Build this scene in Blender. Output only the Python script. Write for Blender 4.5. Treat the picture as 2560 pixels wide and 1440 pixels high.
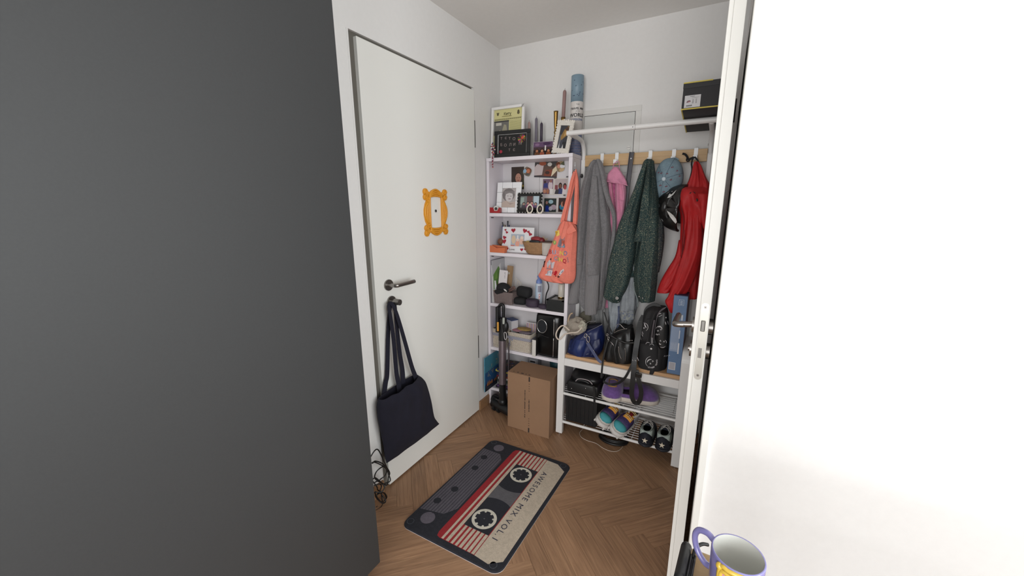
import bpy, bmesh, math, random
from mathutils import Vector, Matrix, noise, Euler
random.seed(7)
PI = math.pi
S = bpy.context.scene
for o in list(bpy.data.objects): bpy.data.objects.remove(o)
COL = S.collection

# ------------------------------------------------------------ camera
F, CX, CY, CZ, YAW, PITCH, ROLL = 954.37, 1.3724, -2.392, 1.432, .4908, .2146, .0029
fw = Vector((-math.sin(YAW)*math.cos(PITCH), math.cos(YAW)*math.cos(PITCH), -math.sin(PITCH)))
r0 = Vector((math.cos(YAW), math.sin(YAW), 0)); u0 = r0.cross(fw)
rt = math.cos(ROLL)*r0 + math.sin(ROLL)*u0; up = -math.sin(ROLL)*r0 + math.cos(ROLL)*u0
cam = bpy.data.objects.new('camera', bpy.data.cameras.new('camera')); COL.objects.link(cam)
cam.data.sensor_width = 36; cam.data.sensor_fit = 'HORIZONTAL'; cam.data.lens = F/2560*36
cam.data.clip_start = .02
cam.matrix_world = Matrix(((rt.x, up.x, -fw.x, CX), (rt.y, up.y, -fw.y, CY), (rt.z, up.z, -fw.z, CZ), (0, 0, 0, 1)))
S.camera = cam
# ------------------------------------------------------------ daylight and exposure
S.view_settings.view_transform = 'Standard'; S.view_settings.look = 'None'
S.view_settings.gamma = 1; S.view_settings.use_curve_mapping = False
S.view_settings.exposure = 0.43
W = bpy.data.worlds.new('sky'); S.world = W; W.use_nodes = True
W.node_tree.nodes['Background'].inputs[0].default_value = (.92, .97, 1, 1)
W.node_tree.nodes['Background'].inputs[1].default_value = 1.0
def area(name, loc, target, sx, sy, power, col):
    l = bpy.data.lights.new(name, 'AREA'); l.shape = 'RECTANGLE'; l.size = sx; l.size_y = sy; l.energy = power; l.color = col
    o = bpy.data.objects.new(name, l); COL.objects.link(o); o.location = loc
    o.rotation_euler = (Vector(target)-Vector(loc)).to_track_quat('-Z', 'Y').to_euler(); return o
area('daylight_rear_window', (1.6, -4.9, 1.25), (1.5, 0, 1.25), 2.6, 2.0, 62, (.98, .985, .985))
area('daylight_side_window', (3.9, -2.95, 1.4), (0, -2.6, 1.0), 2.6, 1.8, 65, (.93, .98, 1))

def at(u, v, x=None, y=None, z=None):
    """real-world point that a measured photograph point has on a known wall, shelf or floor plane"""
    d = fw + rt*((u-1280)/F) - up*((v-720)/F); o = Vector((CX, CY, CZ))
    t = (x-o.x)/d.x if x is not None else (y-o.y)/d.y if y is not None else (z-o.z)/d.z
    return o + d*t

# ------------------------------------------------------------ materials
def lin(c):
    c = c/255; return c/12.92 if c <= .04045 else ((c+.055)/1.055)**2.4
def rgb(c): return (lin(c[0]), lin(c[1]), lin(c[2]), 1)
_m = {}
def M(c, rough=.6, metal=0, kind=None, sc=60, amt=.2, bump=.3, c2=None, name=None, **k):
    key = (c, rough, metal, kind, sc, amt, bump, c2, name, tuple(k.items()))
    if key in _m: return _m[key]
    m = bpy.data.materials.new(name or (kind or 'plain')); m.use_nodes = True; _m[key] = m
    N = m.node_tree.nodes; L = m.node_tree.links; b = N['Principled BSDF']
    base = rgb(c); b.inputs['Roughness'].default_value = rough; b.inputs['Metallic'].default_value = metal
    b.inputs['Base Color'].default_value = base
    for a, v in k.items():
        b.inputs[{'coat': 'Coat Weight', 'spec': 'Specular IOR Level', 'trans': 'Transmission Weight', 'alpha': 'Alpha', 'sheen': 'Sheen Weight'}[a]].default_value = v
    def node(t, **kw):
        n = N.new(t)
        for a, v in kw.items():
            if a in n.inputs: n.inputs[a].default_value = v
            else: setattr(n, a, v)
        return n
    def mixc(fac, a, bcol):
        n = node('ShaderNodeMix', data_type='RGBA'); L.new(fac, n.inputs['Factor'])
        n.inputs['A'].default_value = a; n.inputs['B'].default_value = bcol; return n
    tc = node('ShaderNodeTexCoord')
    dark = tuple(x*(1-amt) for x in base[:3])+(1,); light = tuple(min(1, x*(1+amt)) for x in base[:3])+(1,)
    def bumpit(h, s=bump, d=.002):
        bn = node('ShaderNodeBump', Strength=s, Distance=d); L.new(h, bn.inputs['Height']); L.new(bn.outputs[0], b.inputs['Normal'])
    if kind in ('noise', 'fabric', 'paint', 'tweed', 'knit', 'denim'):
        n = node('ShaderNodeTexNoise', Scale=sc, Detail=6, Roughness=.65); L.new(tc.outputs['Object'], n.inputs['Vector'])
        cr = node('ShaderNodeValToRGB'); L.new(n.outputs['Fac'], cr.inputs[0])
        cr.color_ramp.elements[0].position = .3; cr.color_ramp.elements[1].position = .7
        cr.color_ramp.elements[0].color = dark if c2 is None else base; cr.color_ramp.elements[1].color = light if c2 is None else rgb(c2)
        out = cr.outputs[0]
        if kind in ('fabric', 'denim', 'knit'):
            n2 = node('ShaderNodeTexNoise', Scale=900 if kind != 'knit' else 420, Detail=3); L.new(tc.outputs['Object'], n2.inputs['Vector'])
            mx = node('ShaderNodeMix', data_type='RGBA', blend_type='MULTIPLY'); mx.inputs['Factor'].default_value = .5
            L.new(out, mx.inputs['A'])
            c3 = node('ShaderNodeValToRGB'); L.new(n2.outputs['Fac'], c3.inputs[0])
            c3.color_ramp.elements[0].position = .35; c3.color_ramp.elements[0].color = (.45, .45, .45, 1)
            c3.color_ramp.elements[1].position = .65; c3.color_ramp.elements[1].color = (1.4, 1.4, 1.4, 1)
            L.new(c3.outputs[0], mx.inputs['B']); out = mx.outputs['Result']; bumpit(n2.outputs['Fac'], bump, .001)
        elif kind == 'tweed':
            v = node('ShaderNodeTexNoise', Scale=310, Detail=4, Roughness=.8); L.new(tc.outputs['Object'], v.inputs['Vector'])
            c3 = node('ShaderNodeValToRGB'); L.new(v.outputs['Fac'], c3.inputs[0])
            e = c3.color_ramp.elements; e[0].position = .555; e[0].color = (0, 0, 0, 1); e[1].position = .64; e[1].color = (1, 1, 1, 1)
            mm = node('ShaderNodeMix', data_type='RGBA'); L.new(c3.outputs[0], mm.inputs['Factor']); L.new(out, mm.inputs['A'])
            mm.inputs['B'].default_value = rgb((206, 200, 166)); out = mm.outputs['Result']; bumpit(v.outputs['Fac'], .8, .002)
            L.new(c3.outputs[0], b.inputs['Metallic']); mr = node('ShaderNodeMapRange'); L.new(c3.outputs[0], mr.inputs['Value']); mr.inputs['To Min'].default_value = .85; mr.inputs['To Max'].default_value = .34; L.new(mr.outputs[0], b.inputs['Roughness'])
        elif kind == 'noise': bumpit(n.outputs['Fac'], bump)
        elif kind == 'paint': bumpit(n.outputs['Fac'], bump, .0006)
        L.new(out, b.inputs['Base Color'])
    elif kind == 'wood':
        mp = node('ShaderNodeMapping'); L.new(tc.outputs['Object'], mp.inputs[0]); mp.inputs['Scale'].default_value = (3, 60, 60)
        oi = node('ShaderNodeObjectInfo'); cm = node('ShaderNodeCombineXYZ')
        mu = node('ShaderNodeMath', operation='MULTIPLY'); L.new(oi.outputs['Random'], mu.inputs[0]); mu.inputs[1].default_value = 40
        L.new(mu.outputs[0], cm.inputs[0]); L.new(mu.outputs[0], cm.inputs[1]); L.new(cm.outputs[0], mp.inputs['Location'])
        n = node('ShaderNodeTexNoise', Scale=1.6, Detail=7, Roughness=.62, Distortion=.7); L.new(mp.outputs[0], n.inputs['Vector'])
        cr = node('ShaderNodeValToRGB'); L.new(n.outputs['Fac'], cr.inputs[0])
        cr.color_ramp.elements[0].position = .3; cr.color_ramp.elements[0].color = rgb(c2) if c2 else dark
        cr.color_ramp.elements[1].position = .68; cr.color_ramp.elements[1].color = base
        hv = node('ShaderNodeHueSaturation'); L.new(cr.outputs[0], hv.inputs['Color'])
        mr = node('ShaderNodeMapRange'); L.new(oi.outputs['Random'], mr.inputs['Value']); mr.inputs['To Min'].default_value = 1-amt; mr.inputs['To Max'].default_value = 1+amt
        L.new(mr.outputs[0], hv.inputs['Value']); L.new(hv.outputs[0], b.inputs['Base Color']); bumpit(n.outputs['Fac'], bump, .001)
    elif kind in ('rib', 'slats'):
        w = node('ShaderNodeTexWave', Scale=sc, bands_direction='X', **{'Distortion': .6}); L.new(tc.outputs['Object'], w.inputs['Vector'])
        mc = mixc(w.outputs['Fac'], dark, light); L.new(mc.outputs['Result'], b.inputs['Base Color']); bumpit(w.outputs['Fac'], bump, .003)
    elif kind == 'weave':
        w1 = node('ShaderNodeTexWave', Scale=sc, bands_direction='X'); w2 = node('ShaderNodeTexWave', Scale=sc, bands_direction='Z')
        L.new(tc.outputs['Object'], w1.inputs['Vector']); L.new(tc.outputs['Object'], w2.inputs['Vector'])
        mu = node('ShaderNodeMath', operation='MULTIPLY'); L.new(w1.outputs['Fac'], mu.inputs[0]); L.new(w2.outputs['Fac'], mu.inputs[1])
        mc = mixc(mu.outputs[0], dark, rgb(c2) if c2 else light); L.new(mc.outputs['Result'], b.inputs['Base Color']); bumpit(mu.outputs[0], bump, .003)
    elif kind == 'print':
        a = node('ShaderNodeVertexColor', layer_name='Col'); L.new(a.outputs[0], b.inputs['Base Color'])
    elif kind == 'checker':
        ck = node('ShaderNodeTexChecker', Scale=sc); L.new(tc.outputs['Object'], ck.inputs['Vector'])
        ck.inputs['Color1'].default_value = base; ck.inputs['Color2'].default_value = rgb(c2); L.new(ck.outputs[0], b.inputs['Base Color'])
    return m
WALL = M((226, 224, 222), .85, kind='paint', sc=45, amt=.015, bump=.12, name='wall_paint')
CEIL = M((238, 236, 233), .9, kind='paint', sc=45, amt=.015, bump=.12, name='ceiling_paint')
WHITE = M((232, 230, 229), .35, name='white_lacquer'); DOORW = M((232, 231, 226), .38, name='door_white')
STEEL = M((150, 146, 142), .32, 1, name='brushed_steel'); CHROME = M((205, 205, 205), .15, 1, name='chrome')
BLACK = M((22, 22, 23), .45, name='black_plastic'); BLKG = M((12, 12, 13), .18, name='black_gloss')
PRINT = M((255, 255, 255), .5, kind='print', name='print'); PRINTG = M((255, 255, 255), .22, kind='print', name='glossy_print')
BRASS = M((150, 118, 66), .3, 1, name='brass')
OAK = M((172, 134, 102), .5, kind='wood', c2=(130, 97, 72), amt=.11, bump=.25, name='oak_floor')
BIRCH = M((206, 172, 128), .5, kind='wood', c2=(190, 154, 108), amt=.02, bump=.1, name='birch')

# ------------------------------------------------------------ object helpers
_w = {}
def mat4(loc, rot=(0, 0, 0), sc=1): return Matrix.LocRotScale(Vector(loc), Euler(rot), Vector((sc, sc, sc)))
def tag(o, label=None, cat=None, group=None, kind=None):
    if label: o['label'] = label
    if cat: o['category'] = cat
    if group: o['group'] = group
    if kind: o['kind'] = kind
    return o
def thing(name, label, cat, loc, rot=(0, 0, 0), group=None, kind=None):
    o = bpy.data.objects.new(name, None); o.empty_display_size = .05; COL.objects.link(o)
    o.location = loc; o.rotation_euler = rot; _w[o.name] = mat4(loc, rot)
    return tag(o, label, cat, group, kind)
class B:
    """mesh builder: several shapes and colours collected into one mesh"""
    def __init__(s): s.bm = bmesh.new(); s.mats = []; s.cl = s.bm.loops.layers.float_color.new('Col'); s.T = Matrix.Identity(4)
    def mi(s, m):
        if m not in s.mats: s.mats.append(m)
        return s.mats.index(m)
    def add(s, vs, fs, m, smooth=False, col=None):
        i = s.mi(m); v = [s.bm.verts.new(s.T @ Vector(p)) for p in vs]; c = rgb(col) if col else (1, 1, 1, 1)
        for f in fs:
            try: q = s.bm.faces.new([v[k] for k in f])
            except ValueError: continue
            q.material_index = i; q.smooth = smooth
            for l in q.loops: l[s.cl] = c
        return s
    def box(s, x0, x1, y0, y1, z0, z1, m, bev=0, col=None):
        if bev == 0:
            vs = [(x, y, z) for x in (x0, x1) for y in (y0, y1) for z in (z0, z1)]
            return s.add(vs, [(0, 1, 3, 2), (4, 6, 7, 5), (0, 4, 5, 1), (2, 3, 7, 6), (0, 2, 6, 4), (1, 5, 7, 3)], m, col=col)
        t = bmesh.new(); bmesh.ops.create_cube(t, size=1)
        for v in t.verts: v.co = Vector(((x0+x1)/2+v.co.x*(x1-x0), (y0+y1)/2+v.co.y*(y1-y0), (z0+z1)/2+v.co.z*(z1-z0)))
        b = min(bev, abs(x1-x0)*.45, abs(y1-y0)*.45, abs(z1-z0)*.45)
        bmesh.ops.bevel(t, geom=t.edges[:], offset=b, segments=3 if bev > .006 else 2, profile=.5, affect='EDGES')
        t.verts.index_update(); s.add([v.co.copy() for v in t.verts], [[v.index for v in f.verts] for f in t.faces], m, True if bev > .006 else False, col); t.free(); return s
    def loft(s, rings, m, closed=True, cap=(True, True), smooth=True, col=None):
        n = len(rings[0]); vs = [p for r in rings for p in r]; fs = []
        for i in range(len(rings)-1):
            for j in range(n if closed else n-1):
                a = i*n+j; b2 = i*n+(j+1) % n; fs.append((a, b2, b2+n, a+n))
        if cap[0] and closed: fs.append(list(range(n))[::-1])
        if cap[1] and closed: fs.append([(len(rings)-1)*n+j for j in range(n)])
        return s.add(vs, fs, m, smooth, col)
    def tube(s, pts, r, m, n=8, closed=False, sub=4, cap=True, r2=None, col=None):
        P = spline(pts, sub, closed) if sub > 1 else [Vector(p) for p in pts]
        N = len(P); rings = []; prev = None
        for i, p in enumerate(P):
            a = P[(i-1) % N] if closed or i else P[0]; b = P[(i+1) % N] if closed or i < N-1 else P[-1]
            t = (b-a).normalized() if (b-a).length > 1e-9 else Vector((0, 0, 1))
            if prev is None: x = t.orthogonal().normalized()
            else: x = (prev - t*prev.dot(t)); x = x.normalized() if x.length > 1e-6 else t.orthogonal().normalized()
            prev = x; y = t.cross(x); rr = r if r2 is None else r+(r2-r)*i/max(1, N-1)
            rings.append([p+(x*math.cos(2*PI*k/n)+y*math.sin(2*PI*k/n))*rr for k in range(n)])
        if closed:
            rings.append(rings[0][:]); cap = False
        return s.loft(rings, m, True, (cap, cap), True, col)
    def cyl(s, p0, p1, r, m, r2=None, n=20, col=None): return s.tube([p0, p1], r, m, n, sub=1, r2=r2, col=col) if False else s._cyl(p0, p1, r, m, r2, n, col)
    def _cyl(s, p0, p1, r, m, r2, n, col):
        p0 = Vector(p0); p1 = Vector(p1); t = (p1-p0).normalized(); x = t.orthogonal().normalized(); y = t.cross(x); r2 = r if r2 is None else r2
        A = [p0+(x*math.cos(2*PI*k/n)+y*math.sin(2*PI*k/n))*r for k in range(n)]; C = [p1+(x*math.cos(2*PI*k/n)+y*math.sin(2*PI*k/n))*r2 for k in range(n)]
        s.loft([A, C], m, cap=(False, False), col=col); s.add(A, [list(range(n))[::-1]], m, col=col); return s.add(C, [list(range(n))], m, col=col)
    def lathe(s, prof, m, c=(0, 0, 0), n=28, col=None, sx=1, sy=1):
        return s.loft([[(c[0]+r*sx*math.cos(2*PI*k/n), c[1]+r*sy*math.sin(2*PI*k/n), c[2]+z) for k in range(n)] for r, z in prof], m, cap=(prof[0][1] <= min(p[1] for p in prof)+1e-6, prof[-1][0] < .3*max(p[0] for p in prof)), col=col)
    def ell(s, c, r, m, n=16, k=10, col=None, ph=0):
        prof = [(max(1e-4, math.sin(PI*i/k)), -math.cos(PI*i/k)) for i in range(k+1)]
        return s.loft([[(c[0]+r[0]*a*math.cos(2*PI*j/n), c[1]+r[1]*a*math.sin(2*PI*j/n), c[2]+r[2]*z) for j in range(n)] for a, z in prof], m, col=col)
    def prism(s, pts, y0, y1, m, col=None, bev=0):
        """outline in x,z extruded from y0 to y1"""
        n = len(pts); vs = [(x, y0, z) for x, z in pts]+[(x, y1, z) for x, z in pts]
        ar = sum(pts[i][0]*pts[(i+1) % n][1]-pts[(i+1) % n][0]*pts[i][1] for i in range(n))
        fs = [list(range(n)), list(range(n, 2*n))[::-1]]+[(i, n+i, n+(i+1) % n, (i+1) % n) for i in range(n)]
        if ar < 0: fs = [f[::-1] for f in fs]
        return s.add(vs, fs, m, col=col)
    def flat(s, pts, z, m, col=None): return s.add([(x, y, z) for x, y in pts], [list(range(len(pts)))], m, col=col)
    def strap(s, pts, w, t, nrm, m, sub=5, n2=None):
        P = spline(pts, sub); N = len(P); nrm = Vector(nrm).normalized(); rings = []
        for i, p in enumerate(P):
            d = (P[min(i+1, N-1)]-P[max(i-1, 0)]).normalized(); sd = d.cross(nrm)
            sd = sd.normalized() if sd.length > 1e-5 else Vector((1, 0, 0)); nn = sd.cross(d)
            ww = w if n2 is None else w+(n2-w)*i/(N-1)
            rings.append([p+sd*ww/2+nn*t/2, p+sd*ww/2-nn*t/2, p-sd*ww/2-nn*t/2, p-sd*ww/2+nn*t/2])
        return s.loft(rings, m, smooth=False)
    def out(s, name, parent=None, local=False, label=None, kind=None, recalc=True, cat=None, group=None):
        if recalc: bmesh.ops.recalc_face_normals(s.bm, faces=s.bm.faces[:])
        me = bpy.data.meshes.new(name); s.bm.to_mesh(me); s.bm.free()
        for m in s.mats: me.materials.append(m)
        o = bpy.data.objects.new(name, me); COL.objects.link(o)
        if parent:
            o.parent = parent
            if parent.name in _w and not local: o.matrix_parent_inverse = _w[parent.name].inverted()
        return tag(o, label, cat, group, kind)
def spline(pts, sub=4, closed=False):
    P = [Vector(p) for p in pts]; n = len(P)
    if n < 3: 
        return [P[0].lerp(P[-1], i/sub) for i in range(sub+1)] if n == 2 else P
    out = []
    for i in range(n if closed else n-1):
        a = P[(i-1) % n] if closed or i else P[0]*2-P[1]; b = P[i]; c = P[(i+1) % n]; d = P[(i+2) % n] if closed or i < n-2 else P[-1]*2-P[-2]
        for k in range(sub):
            t = k/sub; out.append(.5*((2*b)+(c-a)*t+(2*a-5*b+4*c-d)*t*t+(3*b-a-3*c+d)*t**3))
    if not closed: out.append(P[-1])
    return out
def one(name, b, label, cat, loc=None, group=None, kind=None):
    o = b.out(name); tag(o, label, cat, group, kind); return o
def struct(name, b, parent=None):
    o = b.out(name, parent)
    if not parent: o['kind'] = 'structure'
    return o
def text(name, parent, s, size, mat, M4, ext=.0004, local=False, align='CENTER', wrap=None, spacing=1, offset=0):
    cu = bpy.data.curves.new(name, 'FONT'); cu.body = s; cu.size = size; cu.extrude = ext; cu.align_x = align; cu.align_y = 'CENTER'; cu.space_character = spacing
    cu.offset = offset; cu.resolution_u = 2
    t = bpy.data.objects.new(name, cu); COL.objects.link(t)
    me = bpy.data.meshes.new_from_object(t.evaluated_get(bpy.context.evaluated_depsgraph_get())); bpy.data.objects.remove(t)
    for v in me.vertices: v.co = wrap(v.co) if wrap else M4 @ v.co
    me.materials.clear(); me.materials.append(mat); o = bpy.data.objects.new(name, me); COL.objects.link(o); me.name = name
    if parent:
        o.parent = parent
        if parent.name in _w and not local: o.matrix_parent_inverse = _w[parent.name].inverted()
    return o
FRONT = Matrix.Rotation(PI/2, 4, 'X')           # text standing up, facing -y
def T3(x, y, z): return Matrix.Translation((x, y, z))
def circ(cx, cz, rx, rz=None, n=14, a0=0): rz = rz or rx; return [(cx+rx*math.cos(a0+2*PI*i/n), cz+rz*math.sin(a0+2*PI*i/n)) for i in range(n)]
def heart(cx, cz, s, rot=0):
    r = []
    for i in range(16):
        t = 2*PI*i/16; x = 16*math.sin(t)**3; z = 13*math.cos(t)-5*math.cos(2*t)-2*math.cos(3*t)-math.cos(4*t)
        r.append((cx+s*(x*math.cos(rot)-z*math.sin(rot))/17, cz+s*(x*math.sin(rot)+z*math.cos(rot))/17))
    return r
def pic(b, w, h, bg, shapes, y=0, x0=None, z0=0, m=None):
    """flat picture printed on a card, facing -y; shape coordinates 0..1 of the card"""
    m = m or PRINTG; x0 = -w/2 if x0 is None else x0
    b.add([(x0, y, z0), (x0+w, y, z0), (x0+w, y, z0+h), (x0, y, z0+h)], [(0, 1, 2, 3)], m, col=bg); k = 0
    for sh in shapes:
        k += 1; t = sh[0]; c = sh[-1]
        if t == 'e': P = circ(sh[1], sh[2], sh[3], sh[4], 12)
        elif t == 'r': P = [(sh[1], sh[3]), (sh[2], sh[3]), (sh[2], sh[4]), (sh[1], sh[4])]
        else: P = sh[1]
        b.add([(x0+min(1, max(0, p[0]))*w, y-.00012*k, z0+min(1, max(0, p[1]))*h) for p in P], [list(range(len(P)))], m, col=c)
    return b
def person(cx, base, s, skin, hair, top):
    return [('p', [(cx-.5*s, base), (cx+.5*s, base), (cx+.42*s, base+.75*s), (cx+.2*s, base+1.0*s), (cx-.2*s, base+1.0*s), (cx-.42*s, base+.75*s)], top),
            ('e', cx, base+1.32*s, .36*s, .5*s, hair), ('e', cx, base+1.25*s, .25*s, .36*s, skin)]
def frame(b, w, h, bw, d, m, z0=0, y=0, bev=.002):
    b.box(-w/2, w/2, y-d, y, z0, z0+bw, m, bev); b.box(-w/2, w/2, y-d, y, z0+h-bw, z0+h, m, bev)
    b.box(-w/2, -w/2+bw, y-d, y, z0+bw, z0+h-bw, m, bev); b.box(w/2-bw, w/2, y-d, y, z0+bw, z0+h-bw, m, bev); return b

def drape(b, rows, mat, plane, depth, folds=5, amp=.25, seed=0, n=72, sub=6, cap=(True, True), nrm=None, fine=.0, bulge=None, flatback=True):
    """hanging cloth: rows of (uL, vL, uR, vR[, depth factor]) measured on a wall-parallel plane, closed round with vertical folds"""
    A = []; C = []; D = []
    for r in rows:
        if len(r) == 3: r = (r[1], r[0], r[2], r[0])
        if len(r) == 4 and r[3] < 3: r = (r[1], r[0], r[2], r[0], r[3])
        A.append(at(r[0], r[1], **plane)); C.append(at(r[2], r[3], **plane)); D.append(r[4] if len(r) > 4 else 1)
    k = 'y' if 'y' in plane else 'x'
    nv = Vector((0, -1, 0)) if k == 'y' else Vector((1, 0, 0))
    As = spline(A, sub); Cs = spline(C, sub); rings = []
    Ds = [v.x for v in spline([(d, 0, 0) for d in D], sub)]
    for i, (a, c) in enumerate(zip(As, Cs)):
        ax = (c-a)/2; ctr = (a+c)/2; rg = []; f = i/(len(As)-1)
        for j in range(n):
            t = 2*PI*j/n; cx = math.cos(t); sn = math.sin(t)
            q = .5+.5*cx; qq = q*folds+.35*noise.noise(Vector((f*2.2, seed, 1))); ph = 1.0-3.0*abs(noise.noise(Vector((qq+seed*7.3, f*1.1+seed, seed*3.1))))+noise.noise(Vector((qq*2.3, f*2.1+seed*2, 9+seed)))*.5
            fin = noise.noise(Vector((q*9+seed, f*9, seed)))*fine
            s2 = (abs(sn)**.75)*(1 if sn > 0 else -1)
            dd = depth*Ds[i]*(s2*(1+amp*ph*(1 if s2 > 0 else .3))+fin*abs(s2))
            if s2 < 0 and flatback: dd *= .5
            edge = 1+.03*noise.noise(Vector((f*5+seed, cx, seed)))
            rg.append(ctr+ax*cx*edge+nv*dd)
        rings.append(rg)
    b.loft(rings, mat, cap=cap); return rings

# ================================================================ SETTING
X1, Y1, H = 1.395, -5.2, 2.418
fl = struct('floor', B().box(-.2, 4.2, Y1-.2, .2, -.06, -.006, M((96, 72, 55), .8)))
LP, WP = .5, .075
def plank_mesh():
    b = B(); b.box(.0003, LP-.0003, .0003, WP-.0003, -.006, 0, OAK, .0008); return b
pm = plank_mesh().out('plank', fl); first = True
Ox, Oy = 1.057, -.905; c45 = math.sqrt(.5)
spots = []
for col in range(-4, 4):
    for k in range(-34, 34):
        for typ in (0, 1):
            u, v = k*WP+col*LP, k*WP-col*LP
            if typ == 0: a = -PI/4
            else: u, v, a = k*WP+LP+WP+col*LP, (k+1)*WP-LP-col*LP, PI/4      # upright plank: local x runs along v
            x, y = Ox+(u+v)*c45, Oy+(v-u)*c45
            cxm, cym = x+math.cos(a)*LP/2-math.sin(a)*WP/2, y+math.sin(a)*LP/2+math.cos(a)*WP/2
            if -.25 < cxm < 1.6 and -2.5 < cym < .25: spots.append((x, y, a))
for x, y, a in spots:
    o = pm if first else pm.copy()
    if not first: COL.objects.link(o); o.parent = fl
    first = False; o.location = (x, y, 0); o.rotation_euler = (0, 0, a)
struct('ceiling', B().box(-.2, 4.2, Y1-.2, .2, H, H+.1, CEIL))
b = B(); dy0, dy1, dz = -1.214, -.318, 2.112
b.box(-.16, 0, Y1, dy0, 0, H, WALL).box(-.16, 0, dy1, .0, 0, H, WALL).box(-.16, 0, dy0, dy1, dz, H, WALL).box(-.17, -.15, dy0, dy1, 0, dz, WALL)
struct('wall_left', b)
struct('wall_back', B().box(-.16, X1+.2, 0, .15, 0, H, WALL))
b = B(); b.box(X1+.021, 4.2, -1.16, -1.03, 0, H, WALL).box(X1+.004, X1+.14, -1.06, 0, 0, H, WALL)
struct('wall_right', b)
b = B(); b.box(4.05, 4.2, Y1, -4.3, 0, H, WALL).box(4.05, 4.2, -1.6, -1.1, 0, H, WALL).box(4.05, 4.2, -4.3, -1.6, 0, .45, WALL).box(4.05, 4.2, -4.3, -1.6, 2.3, H, WALL)
struct('wall_east', b)
b = B(); b.box(-.16, .2, Y1-.15, Y1, 0, H, WALL).box(3.0, 4.2, Y1-.15, Y1, 0, H, WALL).box(.2, 3.0, Y1-.15, Y1, 2.3, H, WALL).box(.2, 3.0, Y1-.15, Y1, 0, .12, WALL)
struct('wall_rear', b)
def window(n, x0, x1, y0, y1, z0, z1, ax):
    b = B(); t = .06
    def bar(a0, a1, c0, c1):
        if ax == 'y': b.box(a0, a1, y0, y1, c0, c1, WHITE)
        else: b.box(x0, x1, a0, a1, c0, c1, WHITE)
    p0, p1 = (x0, x1) if ax == 'y' else (y0, y1); mid = (p0+p1)/2
    bar(p0, p0+t, z0, z1); bar(p1-t, p1, z0, z1); bar(p0+t, p1-t, z0, z0+t); bar(p0+t, p1-t, z1-t, z1); bar(mid-t/2, mid+t/2, z0+t, z1-t)
    return struct(n, b)
window('window_1', .2, 3.0, Y1-.1, Y1-.04, .12, 2.3, 'y'); window('window_2', 4.08, 4.14, -4.3, -1.6, .45, 2.3, 'x')
BSB = M((160, 122, 88), .5, kind='wood', c2=(142, 106, 74), amt=.02, bump=.1, name='baseboard_wood')
struct('baseboard_left', B().box(0, .014, dy1, -.012, 0, .068, BSB, .002).box(0, .014, Y1, dy0-.001, 0, .068, BSB, .002))
struct('baseboard_back', B().box(.62, X1, -.014, 0, 0, .068, BSB, .002))
struct('trim_1', B().box(X1-.002, X1+.022, -1.172, -1.06, 0, H, DOORW, .003))

# left door: flush white leaf in a grey-brown steel frame
b = B(); FR = M((98, 94, 87), .5, name='frame_grey')
b.box(-.09, -.012, dy0, dy0+.05, 0, dz, FR).box(-.09, -.012, dy1-.006, dy1, 0, dz, WALL).box(-.09, -.012, dy0+.05, dy1-.006, dz-.016, dz, FR)
b.box(-.03, .0015, dy0-.003, dy0+.006, 0, dz, WALL)
d1 = struct('door_1', b)
lf = B().box(-.028, .006, -1.174, -.323, .01, 2.096, DOORW, .0015).box(-.05, -.028, -1.158, -.335, .012, 2.085, DOORW); lf.out('door_leaf', d1)
b = B(); b.cyl((.006, -1.094, 1.055), (.013, -1.094, 1.055), .027, STEEL, n=32).cyl((.013, -1.094, 1.055), (.052, -1.092, 1.056), .0095, STEEL)
b.tube([(.045, -1.094, 1.056), (.057, -1.086, 1.056), (.058, -1.07, 1.056), (.056, -.968, 1.056)], .0098, STEEL, 14, sub=5)
b.out('door_handle', d1)
b = B(); b.cyl((.006, -1.083, .972), (.013, -1.083, .972), .027, STEEL, n=32).cyl((.013, -1.083, .972), (.03, -1.081, .972), .009, STEEL).cyl((.028, -1.08, .972), (.06, -1.078, .972), .0145, STEEL, n=24)
for i in range(8):
    a = 2*PI*i/8; b.cyl((.03, -1.078+.0135*math.cos(a), .972+.0135*math.sin(a)), (.058, -1.078+.0135*math.cos(a), .972+.0135*math.sin(a)), .002, STEEL, n=6)
b.out('lock_knob', d1)
b = B(); b.cyl((.004, -.722, 1.398), (.010, -.722, 1.398), .0085, CHROME, n=24).cyl((.0095, -.722, 1.398), (.0112, -.722, 1.398), .005, BLKG, n=20); b.out('peephole', d1)
for z0, z1 in ((1.775, 1.93), (.40, .56)):
    B().cyl((.004, -.3195, z0), (.004, -.3195, z1), .0035, M((70, 68, 66), .4, 1), n=10).out('hinge', d1)

# right door, standing open: we look at its latch edge
b = B(); xl, xr, ye = 1.3365, 1.3775, -1.12
d2 = struct('door_2', b.box(xl+.012, xr, ye, ye+.83, .01, 2.09, DOORW, .0012).box(xl, xl+.0125, ye+.004, ye+.845, .01, 2.1, DOORW, .0015))
b = B(); pl = [(1.350+.0, .892)]; xa, xb, za, zb = 1.3515, 1.3735, .89, 1.142; r = .011
P = [(xa+r+r*math.cos(a), zb-r+r*math.sin(a)) for a in [PI*i/10 for i in range(11)]][::-1]
P = [(xa+r-r*math.cos(PI*i/10), zb-r+r*math.sin(PI*i/10)) for i in range(11)]+[(xa+r+r*math.cos(PI*i/10), za+r-r*math.sin(PI*i/10)) for i in range(11)]
PL = M((200, 198, 190), .35, .6, name='forend_steel')
b.prism(P, ye-.0012, ye+.001, PL)
fp = b.out('forend_plate', d2)
B().box(1.3555, 1.3675, ye-.009, ye+.002, 1.052, 1.086, M((120, 118, 114), .3, 1), .002).out('latch_bolt', fp)
B().box(1.356, 1.366, ye-.003, ye+.002, .964, .996, M((130, 128, 124), .35, 1)).out('dead_bolt', fp)
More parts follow.
